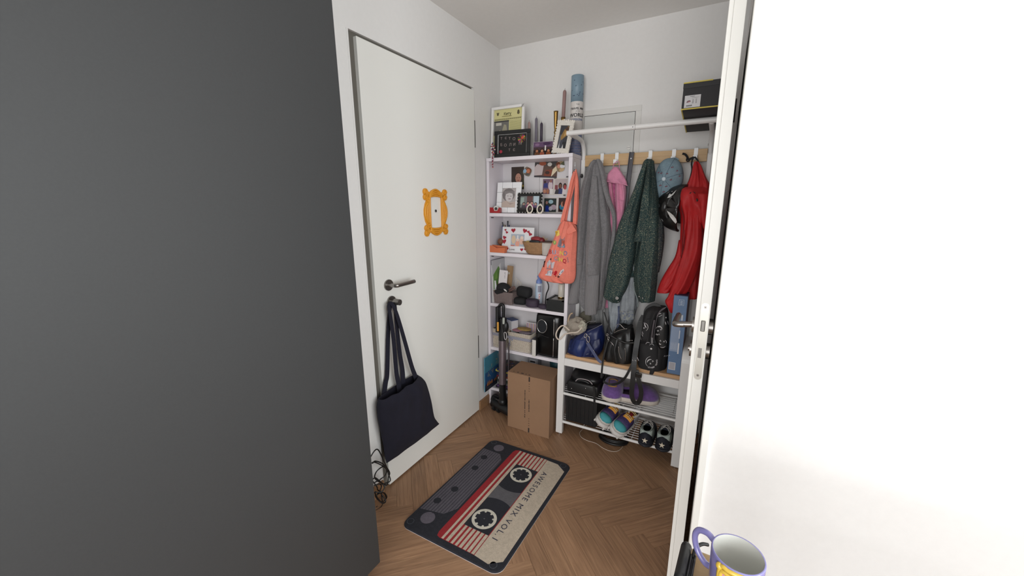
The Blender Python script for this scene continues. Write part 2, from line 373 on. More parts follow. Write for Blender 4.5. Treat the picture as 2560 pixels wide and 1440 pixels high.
for z in (1.128, .905):
    b = B().cyl((1.3625, ye-.0022, z), (1.3625, ye, z), .0042, STEEL, n=18).cyl((1.3625, ye-.0026, z), (1.3625, ye-.002, z), .0014, BLACK, n=6); b.out('screw', fp)
b = B(); yh = -1.055
b.cyl((xl, yh, 1.05), (xl-.007, yh, 1.05), .026, STEEL, n=30).cyl((xl-.007, yh, 1.05), (xl-.045, yh, 1.045), .0098, STEEL)
b.tube([(xl-.03, yh, 1.046), (xl-.055, yh, 1.044), (xl-.06, yh+.015, 1.044), (xl-.058, yh+.12, 1.044)], .0098, STEEL, 14, sub=5)
b.out('door_handle', d2)
B().cyl((xl, yh+.005, .966), (xl-.007, yh+.005, .966), .026, STEEL, n=30).cyl((xl-.007, yh+.005, .966), (xl-.012, yh+.005, .966), .009, STEEL).out('key_rosette', d2)
B().cyl((xr, yh, 1.05), (xr+.013, yh, 1.05), .026, STEEL, n=30).cyl((xr, yh+.005, .966), (xr+.011, yh+.005, .966), .026, STEEL, n=30).out('key_rosette', d2)
for z in (.25, 1.85): B().cyl((xr+.003, ye+.84, z-.05), (xr+.003, ye+.84, z+.05), .007, STEEL).out('hinge', d2)

# access panel in the back wall
a = at(1603, 262, y=0); pw = M((216, 214, 210), .5, name='panel_white')
ap = thing('access_panel', 'flat white inspection panel with thin black joint set in the back wall', 'panel', (.75, 0, 1.85))
b = B(); x0, x1, z0, z1 = .560, .922, 1.62, 1.985
b.box(x0, x1, -.004, 0, z1-.03, z1, pw, .001).box(x0, x0+.028, -.004, 0, z0, z1-.03, pw, .001).box(x1-.032, x1, -.004, 0, z0, z1-.03, pw, .001); b.out('panel_frame', ap)
B().box(x0+.03, x1-.0345, -.0045, 0, z0, z1-.0325, M((203, 203, 200), .45), .0006).out('panel_door', ap)
B().box(x0+.028, x1-.032, -.0012, .0, z0, z1-.03, BLACK).out('joint', ap)
b = B(); c = at(1572, 369, y=-.005); b.cyl((c.x, -.0075, c.z), (c.x, -.004, c.z), .0135, pw, n=28).cyl((c.x, -.0078, c.z), (c.x, -.0074, c.z), .0122, M((175, 174, 171), .5), n=28).cyl((c.x, -.0083, c.z), (c.x, -.0078, c.z), .0108, pw, n=28).box(c.x-.009, c.x+.009, -.0088, -.0082, c.z-.001, c.z+.001, M((120, 120, 118), .5)); b.out('lock', ap)

# ================================================================ TALL CABINET, CABLES
t = thing('tall_cabinet', 'tall flat dark grey cabinet filling the left side beside the white door', 'cabinet', (.18, -2.4, 0))
CG = M((49, 50, 51), .55, kind='paint', sc=220, amt=.06, bump=.1, name='graphite_panel')
B().box(.002, .347, -4.2, -1.575, .1, 2.36, CG, .002).out('body', t)
B().box(.349, .367, -4.2, -1.57, .1, 2.36, CG, .0015).out('door', t)
B().box(.02, .33, -4.15, -1.60, 0, .1, M((50, 50, 50), .6)).out('plinth', t)
RUB = M((18, 17, 18), .4, name='black_cable')
def pts(L, **k): return [at(*p, **k) for p in L]
t = thing('cable_tangle', 'tangle of thin black cables hanging between dark cabinet and white door', 'cable', (.06, -1.3, 0))
rn = random.Random(3)
def wob(P, q=.012): return [p+Vector((rn.uniform(-q, q), 0, 0)) for p in P]
for i, L in enumerate([[(925, 1150), (935, 1128), (945, 1124), (951, 1135), (958, 1152), (970, 1168), (975, 1185), (973, 1200), (966, 1209), (955, 1212)],
          [(927, 1156), (938, 1153), (950, 1156), (966, 1168), (973, 1182), (974, 1195), (968, 1206), (962, 1211), (945, 1203), (935, 1205)],
          [(926, 1158), (940, 1157), (955, 1164), (966, 1175), (964, 1190), (955, 1200), (944, 1202), (937, 1195), (938, 1180), (948, 1168), (962, 1163)],
          [(928, 1196), (940, 1195), (948, 1203), (956, 1208), (957, 1217), (950, 1228), (941, 1233), (936, 1238)],
          [(931, 1200), (938, 1215), (945, 1225), (955, 1230), (964, 1236), (966, 1246), (960, 1256), (950, 1262), (940, 1268)],
          [(934, 1214), (945, 1208), (952, 1215), (944, 1228), (938, 1238), (945, 1250), (954, 1254), (957, 1240), (950, 1228)],
          [(936, 1236), (948, 1230), (960, 1232), (965, 1242), (962, 1255), (950, 1266), (939, 1276)],
          [(940, 1230), (944, 1245), (952, 1256), (960, 1250), (956, 1235)]]):
    B().tube(wob(pts(L, x=.05+.006*(i % 4))), .0030, RUB, 6).out('cable', t)

# ================================================================ NAVY TOTE ON THE LOCK KNOB
NAVY = M((21, 20, 36), .9, kind='fabric', sc=40, amt=.15, bump=.35, name='navy_canvas')
t = thing('tote_bag', 'navy blue canvas tote bag hanging by its handles from the door knob', 'bag', (.03, -1.05, .97))
b = B(); rows = [(947, 998, 1041, 936), (944, 1010, 1052, 944, 1.1), (942, 1022, 1062, 955, 1.1), (944, 1040, 1070, 978, 1), (948, 1062, 1076, 1003, .95), (953, 1088, 1080, 1028, .9), (958, 1112, 1085, 1044, .8), (962, 1135, 1092, 1053, .6), (966, 1158, 1098, 1059, .2)]
drape(b, rows, NAVY, dict(x=.045), .038, folds=3, amp=.4, seed=4, cap=(False, True)); o = b.out('bag_body', t)
md = o.modifiers.new('thickness', 'SOLIDIFY'); md.thickness = .003; md.offset = -1
for xx, L in ((.022, [(983, 758), (974, 762), (972, 790), (970, 850), (968, 935), (964, 958), (958, 1000)]), (.05, [(983, 757), (975, 764), (977, 790), (984, 850), (991, 930), (996, 958), (1001, 1000)]),
              (.03, [(983, 757), (986, 764), (991, 810), (999, 880), (1006, 925), (1008, 960)]), (.058, [(984, 757), (988, 766), (995, 790), (1011, 850), (1029, 915), (1038, 940), (1046, 965)])):
    b = B(); P = pts(L, x=xx); P = [Vector((.036+(p.x-.036)*min(1, i/2.5), p.y, p.z)) for i, p in enumerate(P)]
    b.strap(P, .014, .0025, (1, -.25, 0), NAVY, n2=.026); b.out('handle', t)

# ================================================================ YELLOW ORNATE FRAME AROUND THE PEEPHOLE
YEL = M((222, 152, 42), .42, name='yellow_paint')
t = thing('ornate_frame', 'yellow moulded ornate frame mounted around the peephole of the white door', 'frame', (.006, -.723, 1.39), (0, 0, PI/2))
b = B(); hw, hh = .097, .125; iw, ih = .047, .082
def rail(P, r): 
    b.tube([(x, -.008, z) for x, z in P], r, YEL, 8, sub=5)
for s in (-1, 1):
    b.prism([(s*iw, -ih-.01), (s*iw, ih+.01), (s*.062, .082), (s*.070, .07), (s*.086, .045), (s*.0955, .015), (s*.0965, -.01), (s*.088, -.045), (s*.072, -.07), (s*.062, -.082)], -.007, -.001, YEL)
    for q, r, zz in ((.0505, .0045, .088), (.062, .0048, .078), (.075, .0052, .068), (.090, .0055, .055)):
        k = (q-.047)*.62; rail([(s*(q-k), -zz), (s*(q-k*.25), -zz*.55), (s*q, 0), (s*(q-k*.25), zz*.55), (s*(q-k), zz)], r)
    b.prism([(-iw-.008, s*ih), (iw+.008, s*ih), (.052, s*.100), (.034, s*.114), (.012, s*.1225), (-.012, s*.1225), (-.034, s*.114), (-.052, s*.100)], -.007, -.001, YEL)
    for q, r in ((.086, .0045), (.097, .0048), (.107, .005), (.118, .005)):
        k = (q-.08)*.7; rail([(-.052, s*(q-k)), (-.028, s*(q-k*.25)), (0, s*(q+.002)), (.028, s*(q-k*.25)), (.052, s*(q-k))], r)
    for s2 in (-1, 1):
        for cx, cz, r0_ in ((.080, .107, .0175), (.081, .080, .0165), (.064, .098, .012)):
            b.cyl((s*cx, -.008, s2*cz), (s*cx, -.001, s2*cz), r0_, YEL, n=18)
            rail([(s*cx+math.cos(a)*rr_, s2*cz+math.sin(a)*rr_) for a, rr_ in [(i*.9, r0_*.86*(1-i/11)) for i in range(10)]], .0036)
b.out('frame_moulding', t, local=True)
ROOT_Y = None

# ================================================================ CASSETTE DOORMAT
def mp(t_, s_): return (.243+(t_+.055-.065*s_)*.5, -.577-s_*.755)
t = thing('doormat', 'black doormat printed like an audio cassette lying on the wood floor', 'mat', (.49, -.95, 0))
MK, MG, MR, MC, MW = (33, 34, 42), (88, 84, 92), (150, 34, 40), (190, 176, 158), (200, 192, 176)
MATB = M((33, 34, 42), .95, kind='fabric', sc=90, amt=.3, bump=.6, name='mat_pile')
_mat = {}
def mm(c):
    return M(c, .95, kind='fabric', sc=70, amt=.14, bump=.5, name='mat_print')
def rr(x0, x1, s0, s1, r, asp=.5/.755, n=6):
    P = []
    for (cx, cs, a0) in ((x1-r, s1-r*asp, 0), (x0+r, s1-r*asp, PI/2), (x0+r, s0+r*asp, PI), (x1-r, s0+r*asp, 1.5*PI)):
        P += [(cx+r*math.cos(a0+PI/2*i/n), cs+r*asp*math.sin(a0+PI/2*i/n)) for i in range(n+1)]
    return P
out = [mp(*p) for p in rr(-.01, 1.03, -.005, 1.005, .085)]
b = B(); zt = .008
n_ = len(out); b.add([(x, y, .0006) for x, y in out]+[(x, y, .003) for x, y in out], [tuple(range(n_))[::-1]]+[(i, (i+1) % n_, n_+(i+1) % n_, n_+i) for i in range(n_)], M((196, 188, 186), .8))
cen = Vector((sum(p[0] for p in out)/n_, sum(p[1] for p in out)/n_))
inn = [(x+(cen.x-x)*.012, y+(cen.y-y)*.012) for x, y in out]
b.add([(x, y, .003) for x, y in out]+[(x, y, zt) for x, y in inn], [(i, (i+1) % n_, n_+(i+1) % n_, n_+i) for i in range(n_)]+[tuple(range(n_, 2*n_))], MATB)
b.out('mat_base', t)
def mpoly(b, P, lv, c): b.flat([mp(*p) for p in P], zt+.0002*lv, mm(c))
def mcirc(b, t0, s0, r, lv, c, n=28): 
    x, y = mp(t0, s0); b.flat(circ(x, y, r, r, n), zt+.0002*lv, mm(c))
b = B(); mpoly(b, [(.01, .139), (.235, .142), (.31, .20), (.325, .74), (.25, .815), (.012, .85)], 1, MG)
for i in range(10):
    q = .03+i*.03; mpoly(b, [(q, .145+max(0, q-.22)*.6), (q+.006, .145+max(0, q-.22)*.6), (q+.006, .845-max(0, q-.2)*.8), (q, .845-max(0, q-.2)*.8)], 2, (40, 38, 48))
for tt, ss in ((.107, .232), (.125, .365), (.137, .61), (.088, .747)): mcirc(b, tt, ss, .019, 3, MK)
b.out('ribbed_panel_print', t)
for tt, ss, r_ in ((.16, .08, .031), (.154, .885, .034)): b = B(); mcirc(b, tt, ss, r_, 1, (96, 90, 100)); b.out('disc_print', t)
for tt, ss in ((.05, .035), (.045, .955), (.94, .965), (.95, .035)): b = B(); mcirc(b, tt, ss, .0165, 1, (78, 82, 90)); mcirc(b, tt, ss, .0145, 2, MK); b.out('ring_print', t)
b = B(); P = [(.345+.045, .030), (.757, .032), (.757, .965), (.345+.045, .965), (.358, .958), (.345, .93), (.342, .07), (.355, .042)]
mpoly(b, P, 1, MR)
for q0, q1 in ((.407, .430), (.455, .486)): mpoly(b, [(q0, .032), (q1, .032), (q1, .962), (q0, .962)], 2, MC)
for s0, s1 in ((.032, .185), (.82, .963)):
    for q0, q1 in ((.508, .532), (.552, .577), (.594, .622), (.637, .666), (.680, .709), (.722, .750)):
        mpoly(b, [(q0, s0), (q1, s0), (q1, s1), (q0, s1)], 2, MC)
b.out('stripe_print', t)
b = B(); mpoly(b, [(.757, .035), (.89, .041), (1.0, .095), (.995, .925), (.90, .975), (.757, .965)], 2, MC); lb = b.out('label_print', t)
b = B(); mpoly(b, [(.488, .185), (.75, .185), (.75, .82), (.488, .82)], 3, MK)
def arc(c0, R0, sgn):
    P = []
    for i in range(13):
        tq = .488+(.75-.488)*i/12; dx = (tq-.616)*.5; P.append((tq, c0+sgn*math.sqrt(R0*R0-dx*dx)/.755))
    return P
mpoly(b, arc(.27, .138, 1)+arc(.728, .136, -1)[::-1], 4, (92, 90, 94)); b.out('window_print', t)
for tt, ss in ((.617, .272), (.614, .728)):
    b = B(); mcirc(b, tt, ss, .0585, 5, (205, 200, 186), 40); x, y = mp(tt, ss)
    P = []
    for i in range(8):
        for a, r_ in ((-.26, .045), (0, .0455), (.26, .045), (.3, .037), (.49, .037)): P.append((x+r_*math.cos(i*PI/4+a), y+r_*math.sin(i*PI/4+a)))
    b.flat(P, zt+.0012, mm(MK)); b.flat(circ(x, y, .0035), zt+.0014, mm((90, 90, 95))); b.out('reel_print', t)
xa, ya = mp(.826, .172); xb, yb = mp(.815, .83)
ang = math.atan2(yb-ya, xb-xa); L = math.hypot(xb-xa, yb-ya)
tx = text('lettering', t, 'AWESOME MIX VOL.1', .040, M((38, 42, 62), .9), Matrix.Identity(4), .0002, spacing=1.32)
w_ = max(v.co.x for v in tx.data.vertices)-min(v.co.x for v in tx.data.vertices)
R_ = Matrix.Translation(((xa+xb)/2, (ya+yb)/2, zt+.0007)) @ Matrix.Rotation(ang, 4, 'Z') @ Matrix.Scale(L/w_, 4, (1, 0, 0))
for v in tx.data.vertices: v.co = R_ @ v.co

# ================================================================ BOOKSHELF
SW = M((226, 220, 226), .42, name='shelf_white'); SWB = M((218, 214, 216), .55, name='shelf_back')
sx0, sx1, sy = .008, .592, -.197
t = thing('bookshelf', 'narrow white open bookshelf in the corner with six full shelves', 'shelf', (.3, -.1, 0))
B().box(sx0, sx0+.02, sy, -.004, 0, 1.7025, SW, .001).out('side_panel', t)
sp = B().box(sx1-.022, sx1, sy, -.004, 0, 1.7025, SW, .001).out('side_panel', t)
for i, z in enumerate((1.724, 1.378, 1.119, .766, .444, .131)):
    B().box(sx0+.02 if i else sx0, sx1-.022 if i else sx1, sy+(.001 if i else -.001), -.012, z-.021, z, SW, .001).out('shelf', t)
for x0, x1 in ((sx0+.02, .302), (.304, sx1-.022)): B().box(x0, x1, -.0115, -.0075, .02, 1.705, SWB).out('back_panel', t)
B().box(sx0+.02, sx1-.022, -.05, -.045, 0, .11, SW).out('kick_board', t)
b = B(); DC = M((236, 236, 238), .5)                      # small tree shaped sticker on the outer side
for P in ([(0, -.022), (0, .022)], [(0, -.004), (.013, .014)], [(0, -.008), (-.012, .008)], [(0, .006), (-.008, .02)], [(.006, .005), (.016, .004)]):
    b.tube([(sx1+.0006, -.150+p[0], 1.655+p[1]) for p in P], .0011, DC, 5, sub=1)
b.out('tree_sticker', t)
for z in (1.69, 1.6): B().cyl((sx1-.001, -.165 if z > 1.65 else -.03, z), (sx1+.001, -.165 if z > 1.65 else -.03, z), .004, M((190, 186, 190), .5), n=12).out('screw_cover', t)
for z, x in ((1.352, .044), (1.094, .044)): B().cyl((x-.014, sy+.02, z-.004), (x+.004, sy+.02, z-.004), .0025, M((80, 78, 80), .4, 1), n=8).out('shelf_pin', t)
PEB = lambda *c: M(c, .6)
T0, S1, S2, S3, S4, S5 = 1.7245, 1.3785, 1.1195, .7665, .4445, .1315

# ---- top of the shelf
t = thing('framed_picture', 'white framed yellow newspaper page standing at the left end of the bookshelf top', 'frame', (.133, -.14, T0), (-.06, 0, 0))
b = frame(B(), .235, .312, .016, .018, WHITE); b.out('frame_border', t, local=True)
B().box(-.105, .105, -.004, -.001, .012, .3, M((60, 50, 40), .6)).out('back_board', t, local=True)
sh = [('r', .0, 1, .80, .805, (120, 115, 80)), ('r', 0, 1, .745, .749, (120, 115, 80)), ('r', .0, .53, .44, .76, (110, 108, 104)), ('r', .07, .27, .66, .72, (190, 186, 176)),
      ('p', [(.0, .44), (.1, .5), (.22, .56), (.3, .46), (.3, .44)], (200, 192, 160)), ('p', [(.25, .46), (.36, .68), (.44, .66), (.5, .45)], (160, 154, 132)), ('r', 0, .53, .73, .76, (70, 68, 66)),
      ('e', .13, .9, .035, .03, (96, 88, 62)), ('e', .105, .925, .018, .012, (80, 74, 55)), ('e', .16, .925, .018, .012, (80, 74, 55)), ('e', .85, .895, .045, .035, (100, 92, 66)), ('p', [(.81, .93), (.85, .96), (.89, .93), (.85, .89)], (90, 82, 58)),
      ('r', .76, .97, .44, .53, (120, 116, 108)), ('r', .28, .62, .838, .852, (140, 130, 80))]
for i in range(9): sh.append(('r', .56, .97, .72-i*.022, .726-i*.022, (150, 144, 96)))
for i in range(13): sh.append(('r', .03, .97 if i % 3 else .8, .40-i*.028, .406-i*.028, (150, 144, 96)))
for i in range(14): sh.append(('r', .03+.067*i, .085+.067*i, .775, .787, (104, 98, 62)))
pic(B(), .205, .284, (208, 202, 146), sh, y=-.0045, z0=.014, m=PRINT).out('newspaper_page', t, local=True)
text('headline', t, 'Киту', .024, PEB(70, 66, 44), T3(-.005, -.0066, .268) @ FRONT, local=True)
B().box(.0985, .1175, -.0188, -.0178, .2935, .312, M((190, 188, 186), .5)).prism([(.1, .292), (.113, .309), (.1115, .3105), (.0985, .294)], -.0192, -.0186, BLACK).out('corner_joint', t, local=True)

t = thing('framed_picture', 'black framed black scratch drawing with a red flower on the bookshelf top', 'frame', (.183, -.168, T0), (-.05, 0, .06))
frame(B(), .243, .160, .022, .014, BLACK).out('frame_border', t, local=True)
B().box(-.12, .12, -.005, -.001, .005, .155, BLACK).out('back_board', t, local=True)
b = B(); b.box(-.100, .100, -.0062, -.005, .021, .140, M((15, 15, 16), .35)).box(-.101, .101, -.0068, -.0052, .1365, .1405, WHITE).box(-.101, -.0965, -.0068, -.0052, .022, .138, WHITE).box(.0965, .1, -.0068, -.0052, .022, .138, WHITE)
b.out('drawing_card', t, local=True)
CH = PEB(150, 136, 134)
for s_, x, z, q in (('T', -.075, .115, .022), ('Є', -.045, .115, .02), ('T', -.018, .112, .022), ('O', .012, .108, .026), ('Б', -.075, .077, .024), ('O', -.047, .073, .026), ('Л', -.012, .074, .024), ('И', .015, .074, .024), ('М', .055, .078, .024), ('T', -.018, .043, .022), ('Є', .014, .042, .022)):
    text('letter', t, s_, q, CH, T3(x, -.0066, z) @ FRONT, .0002, local=True)
b = B(); q = random.Random(2)
for i in range(22):
    a = i*.286; c = [(190, 60, 40), (60, 130, 60), (196, 160, 60), (200, 80, 60), (90, 60, 150)][i % 5]
    ex, ez = .064+.026*math.cos(a), .107+.024*math.sin(a); b.add([(.064, -.0064, .105), (ex+.002, -.0068, ez-.002), (ex-.002, -.0068, ez+.002)], [(0, 1, 2)], PRINT, col=c)
b.ell((.068, -.0065, .112), (.008, .0008, .008), PRINT, col=(200, 70, 45)); b.ell((-.078, -.0065, .036), (.011, .0008, .010), PRINT, col=(160, 40, 62)); b.out('flower_print', t, local=True)

t = thing('beaded_charm', 'small beaded string figure in red white and blue hanging over the shelf edge', 'charm', (.045, -.2, T0))
BC = [(40, 40, 90), (170, 50, 60), (210, 205, 200), (60, 40, 90), (190, 90, 70)]
P = [(1232, 358), (1228, 366), (1236, 366), (1229, 374), (1237, 374), (1230, 382), (1236, 382), (1232, 388), (1231, 394), (1232, 399), (1231, 404), (1232, 409), (1231, 413), (1232, 418)]
for i, p in enumerate(spline(pts(P, y=-.204), 3)):
    m_ = M(BC[i % 5], .3); B().ell(p, (.0048, .0044, .0042), m_, 8, 6).out('bead', t)

t = thing('photo_print', 'loose colour photo of three people leaning on the shelf top beside the black frame', 'photo', (.383, -.152, T0), (-.12, 0, .10))
B().box(-.062, .062, -.0012, 0, 0, .083, M((220, 215, 215), .5)).out('paper', t, local=True)
sh = [('r', 0, 1, .62, 1, (96, 72, 100)), ('e', .2, .8, .12, .1, (130, 100, 130)), ('e', .7, .85, .2, .1, (70, 50, 78)), ('r', 0, 1, 0, .4, (40, 30, 30))]
for cx, sk, tp in ((.2, (170, 110, 80), (100, 60, 34)), (.47, (186, 130, 100), (150, 80, 60)), (.8, (176, 118, 88), (130, 70, 40))): sh += person(cx, 0, .27, sk, (40, 26, 24), tp)
sh += [('r', .6, .67, .35, .72, (215, 210, 206))]
pic(B(), .122, .081, (70, 52, 56), sh, y=-.0014, z0=.001).out('photo_picture', t, local=True)

CAND = lambda c: M(c, .45, spec=.4)
def candle(x, y, z, h, r, c, label, grp=None, nm='taper_candle'):
    t = thing(nm, label, 'candle', (x, y, z), group=grp)
    B().lathe([(r*.5, 0), (r, .003), (r, h-.012), (r*.72, h-.004), (r*.2, h)], CAND(c), (0, 0, 0)).out('wax', t, local=True)
    B().cyl((0, 0, h-.001), (.0008, 0, h+.009), .0008, M((50, 45, 42), .9), n=6).out('wick', t, local=True)
    return t
GL = M((200, 205, 205), .1, trans=.9, name='candle_glass')
def holder(x, y, z, h, lab, col=None):
    t = thing('candle_holder', lab, 'candle holder', (x, y, z)); m_ = col or M((215, 212, 208), .3)
    B().lathe([(.022, 0), (.024, .004), (.007, .012), (.006, h-.02), (.013, h-.008), (.013, h), (.010, h), (.009, h-.014)], m_).out('stem', t, local=True)
for u, v, c, lab in ((1323, 303, (170, 140, 134), 'pale pink'), (1341, 293, (118, 112, 124), 'grey lilac'), (1354, 305, (66, 56, 72), 'dark plum')):
    p = at(u, v, y=-.07); hz = 1.81; holder(p.x, -.07, T0, hz-T0, 'small white holder under the %s candle behind the frames' % lab)
    candle(p.x, -.07, hz-.008, p.z-hz+.008-.002, .0085, c, '%s candle standing behind the frames on the bookshelf top' % lab)
t = thing('ribbed_fan', 'white ribbed fan shaped plate leaning behind the three candles', 'plate', (.30, -.045, T0))
b = B(); N = 30
for i in range(N):
    a = PI*i/N; a2 = PI*(i+1)/N; am = (a+a2)/2
    b.add([(0, 0, .0), (.092*math.cos(a), 0, .092*math.sin(a)), (.094*math.cos(am), -.004, .094*math.sin(am)), (.092*math.cos(a2), 0, .092*math.sin(a2))], [(0, 1, 2), (0, 2, 3)], M((222, 220, 216), .5))
b.T = Matrix.Identity(4); b.cyl((0, -.001, .001), (0, .003, .001), .012, M((222, 220, 216), .5)); b.out('ribs', t, local=True)
# brass holder and tall mauve candle
p = at(1390, 278, y=-.1); hb = p.z-T0
t = thing('candle_holder', 'tall turned brass candle holder without candle beside the white ornate frame', 'candle holder', (p.x, -.1, T0))
B().lathe([(.026, 0), (.027, .005), (.008, .014), (.006, .03), (.011, .045), (.006, .055), (.016, .064), (.007, .07), (.011, .09), (.0115, .105), (.006, .125), (.010, .138), (.006, .147), (.009, .165), (.013, hb-.008), (.0145, hb), (.011, hb), (.010, hb-.015)], BRASS, n=24).out('body', t, local=True)
p = at(1408, 296, y=-.085); p2 = at(1411, 222, y=-.085); 
t = thing('candle_holder', 'brass holder half hidden behind the white ornate frame carrying the mauve candle', 'candle holder', (p.x, -.085, T0))
B().lathe([(.026, 0), (.027, .005), (.008, .014), (.006, .06), (.012, .075), (.006, .09), (.010, .15), (.006, p.z-T0-.05), (.013, p.z-T0-.01), (.014, p.z-T0+.006), (.010, p.z-T0+.006), (.01, p.z-T0-.008)], BRASS, n=24).out('body', t, local=True)
candle(p.x, -.085, p.z-.006, p2.z-p.z, .0105, (150, 120, 116), 'long mauve candle standing upright in brass holder behind the ornate frame').rotation_euler = (0, .03, 0)

t = thing('framed_picture', 'white ornate plaster frame with dark picture tilted on the right end of shelf top', 'frame', (.508, -.168, T0+.006), (-.1, .15, -.30))
b = B(); OW = M((222, 216, 208), .7, kind='noise', sc=70, amt=.06, bump=.6, name='plaster'); w, h, bw = .118, .178, .026
frame(b, w, h, bw, .012, OW); 
q = random.Random(5)
def orn(x, z, r): b.ell((x, -.010, z), (r*.78, .0055, r*.78), OW, 8, 5)
for i in range(9):
    for s in (0, 1): orn(-w/2+w*i/8, .001+s*(h-.002)+(.003 if s and i in (3, 4, 5) else 0), .0075+.0025*(i % 2))
for i in range(12):
    for s in (-1, 1): orn(s*(w/2-.001), h*(i+.5)/12, .0065+.0025*(i % 2))
for i in range(46):
    k = i/46*4; e = int(k); f = k-e; x, z = [(-w/2+.012+f*(w-.024), .012), (w/2-.012, .012+f*(h-.024)), (w/2-.012-f*(w-.024), h-.012), (-w/2+.012, h-.012-f*(h-.024))][e]
    orn(x, z, .0035+.0015*q.random())
b.out('plaster_moulding', t, local=True)
sh = [('r', 0, 1, 0, .3, (34, 34, 40)), ('r', .1, .3, .05, .6, (96, 98, 108)), ('r', .36, .5, .02, .55, (70, 72, 84)), ('p', [(.3, .35), (.9, .6), (1, .9), (.8, .97), (.45, .8), (.2, .5)], (150, 116, 64)), ('p', [(.5, .5), (.75, .6), (.8, .85), (.6, .75)], (190, 150, 92)), ('p', [(.12, 0), (.2, .22), (.28, 0)], (210, 208, 206)), ('p', [(.5, 0), (.6, .2), (.68, 0)], (210, 208, 206)), ('e', .75, .85, .2, .08, (80, 52, 40))]
pic(B(), w-2*bw+.004, h-2*bw+.004, (56, 56, 64), sh, y=-.006, z0=bw-.002).out('picture', t, local=True)
B().box(-w/2+.01, w/2-.01, -.004, 0, .01, h-.01, M((120, 110, 100), .8)).out('back_board', t, local=True)

pt_ = at(1442, 190, y=-.055); th = pt_.z-T0; cxT, rT = .556, .0365
t = thing('map_tube', 'tall cardboard tube for a travel map of the world standing on the shelf top', 'tube', (cxT, -.055, T0), (0, -.0, 0))
b = B(); b.lathe([(rT, 0), (rT, .118)], M((74, 76, 108), .4, kind='noise', sc=30, amt=.25, bump=0, c2=(120, 132, 160))).lathe([(rT+.0003, .118), (rT+.0003, th-.145)], M((214, 208, 204), .4)).lathe([(rT+.0003, th-.145), (rT+.0003, th-.002), (rT-.002, th), (.001, th)], M((126, 150, 166), .4)); b.out('tube_wall', t, local=True)
def wrapT(zc, ang0, k=1): return lambda v: (math.sin(v.x/rT+ang0)*(rT+.0008+v.z), -math.cos(v.x/rT+ang0)*(rT+.0008+v.z), zc+v.y*k)
A0 = .50; INK = PEB(34, 34, 38)
text('lettering', t, 'THE', .011, PEB(110, 110, 110), None, .0002, True, wrap=wrapT(th-.163, A0))
text('lettering', t, 'TRAVEL MAP', .0165, INK, None, .0002, True, wrap=wrapT(th-.185, A0), offset=.0003)
text('lettering', t, 'OF THE', .007, INK, None, .0002, True, wrap=wrapT(th-.20, A0))
text('lettering', t, 'WORLD', .0285, INK, None, .0002, True, wrap=wrapT(th-.2215, A0), offset=.0006)
text('lettering', t, 'WEEKEND', .016, PEB(104, 118, 150), None, .0002, True, wrap=wrapT(th-.246, A0), offset=.0003)
q = random.Random(4)
for i in range(17):
    a = -1.3+2.9*q.random()+.5; zz = th-.125+.10*q.random(); ww = .0045; B().add([(math.sin(a+dx)*(rT+.001), -math.cos(a+dx)*(rT+.001), zz+dz) for dx, dz in ((-.10, -.001), (.02, -.0025), (.12, .002), (0, .0025))], [(0, 1, 2, 3)], PEB(60, 68, 96)).out('wave_mark', t, local=True)
for z in (.015, .03, .045, .06, .075, .09): B().lathe([(rT+.0006, z), (rT+.0006, z+.0015)], PEB(150, 130, 130)).out('thin_stripe', t, local=True)

# ---- first compartment: photos on the back panel
def card(name, lab, u0, v0, u1, v1, y, bg, sh, rot=0, tp='photo', paper=(215, 210, 205), th=.0012, outline=None, bord=0, grp=None):
    a = at(u0, v0, y=y); c = at(u1, v1, y=y); w = c.x-a.x; h = a.z-c.z
    t = thing(name, lab, tp, ((a.x+c.x)/2, y, (a.z+c.z)/2), (0, rot, 0), group=grp)
    b = B()
    if outline: b.prism([(x*w/2, z*h/2) for x, z in outline], -th, 0, M(paper, .5))
    else: b.box(-w/2, w/2, -th, 0, -h/2, h/2, M(paper, .5))
    b.out('paper', t, local=True)
    w2, h2 = w-2*bord, h-2*bord
    if outline:
        b = B(); b.add([(x*w2*.48, -th-.0001, z*h2*.48) for x, z in outline], [list(range(len(outline)))], PRINTG, col=bg)
        for k, s_ in enumerate(sh):
            if s_[0] == 'e': P = circ(s_[1], s_[2], s_[3], s_[4], 12)
            else: P = s_[1]
            b.add([((p[0]-.5)*w2*.96, -th-.0002-.00012*k, (p[1]-.5)*h2*.96) for p in P], [list(range(len(P)))], PRINTG, col=s_[-1])
        b.out('photo_picture', t, local=True)
    else: pic(B(), w2, h2, bg, sh, y=-th-.0002, z0=-h2/2).out('photo_picture', t, local=True)
    return t
yb = -.014
card('photo_print', 'brown portrait photo of a smiling child fixed to the back panel of the top compartment', 1279, 418, 1310, 473, yb, (58, 46, 38), [('r', 0, 1, 0, .28, (38, 24, 24)), ('e', .55, .5, .3, .27, (46, 30, 24)), ('e', .55, .5, .24, .22, (186, 138, 118)), ('e', .46, .52, .035, .015, (60, 34, 30)), ('e', .64, .52, .035, .015, (60, 34, 30)), ('e', .55, .4, .07, .018, (150, 70, 70)), ('r', .86, 1, .0, .45, (50, 48, 20)), ('e', .9, .15, .08, .05, (170, 140, 50))])
RO = [(math.cos(a)*abs(math.cos(a))**-.4*.9 if abs(math.cos(a)) > .01 else 0, math.sin(a)*abs(math.sin(a))**-.4*.9 if abs(math.sin(a)) > .01 else 0) for a in [2*PI*i/28 for i in range(28)]]
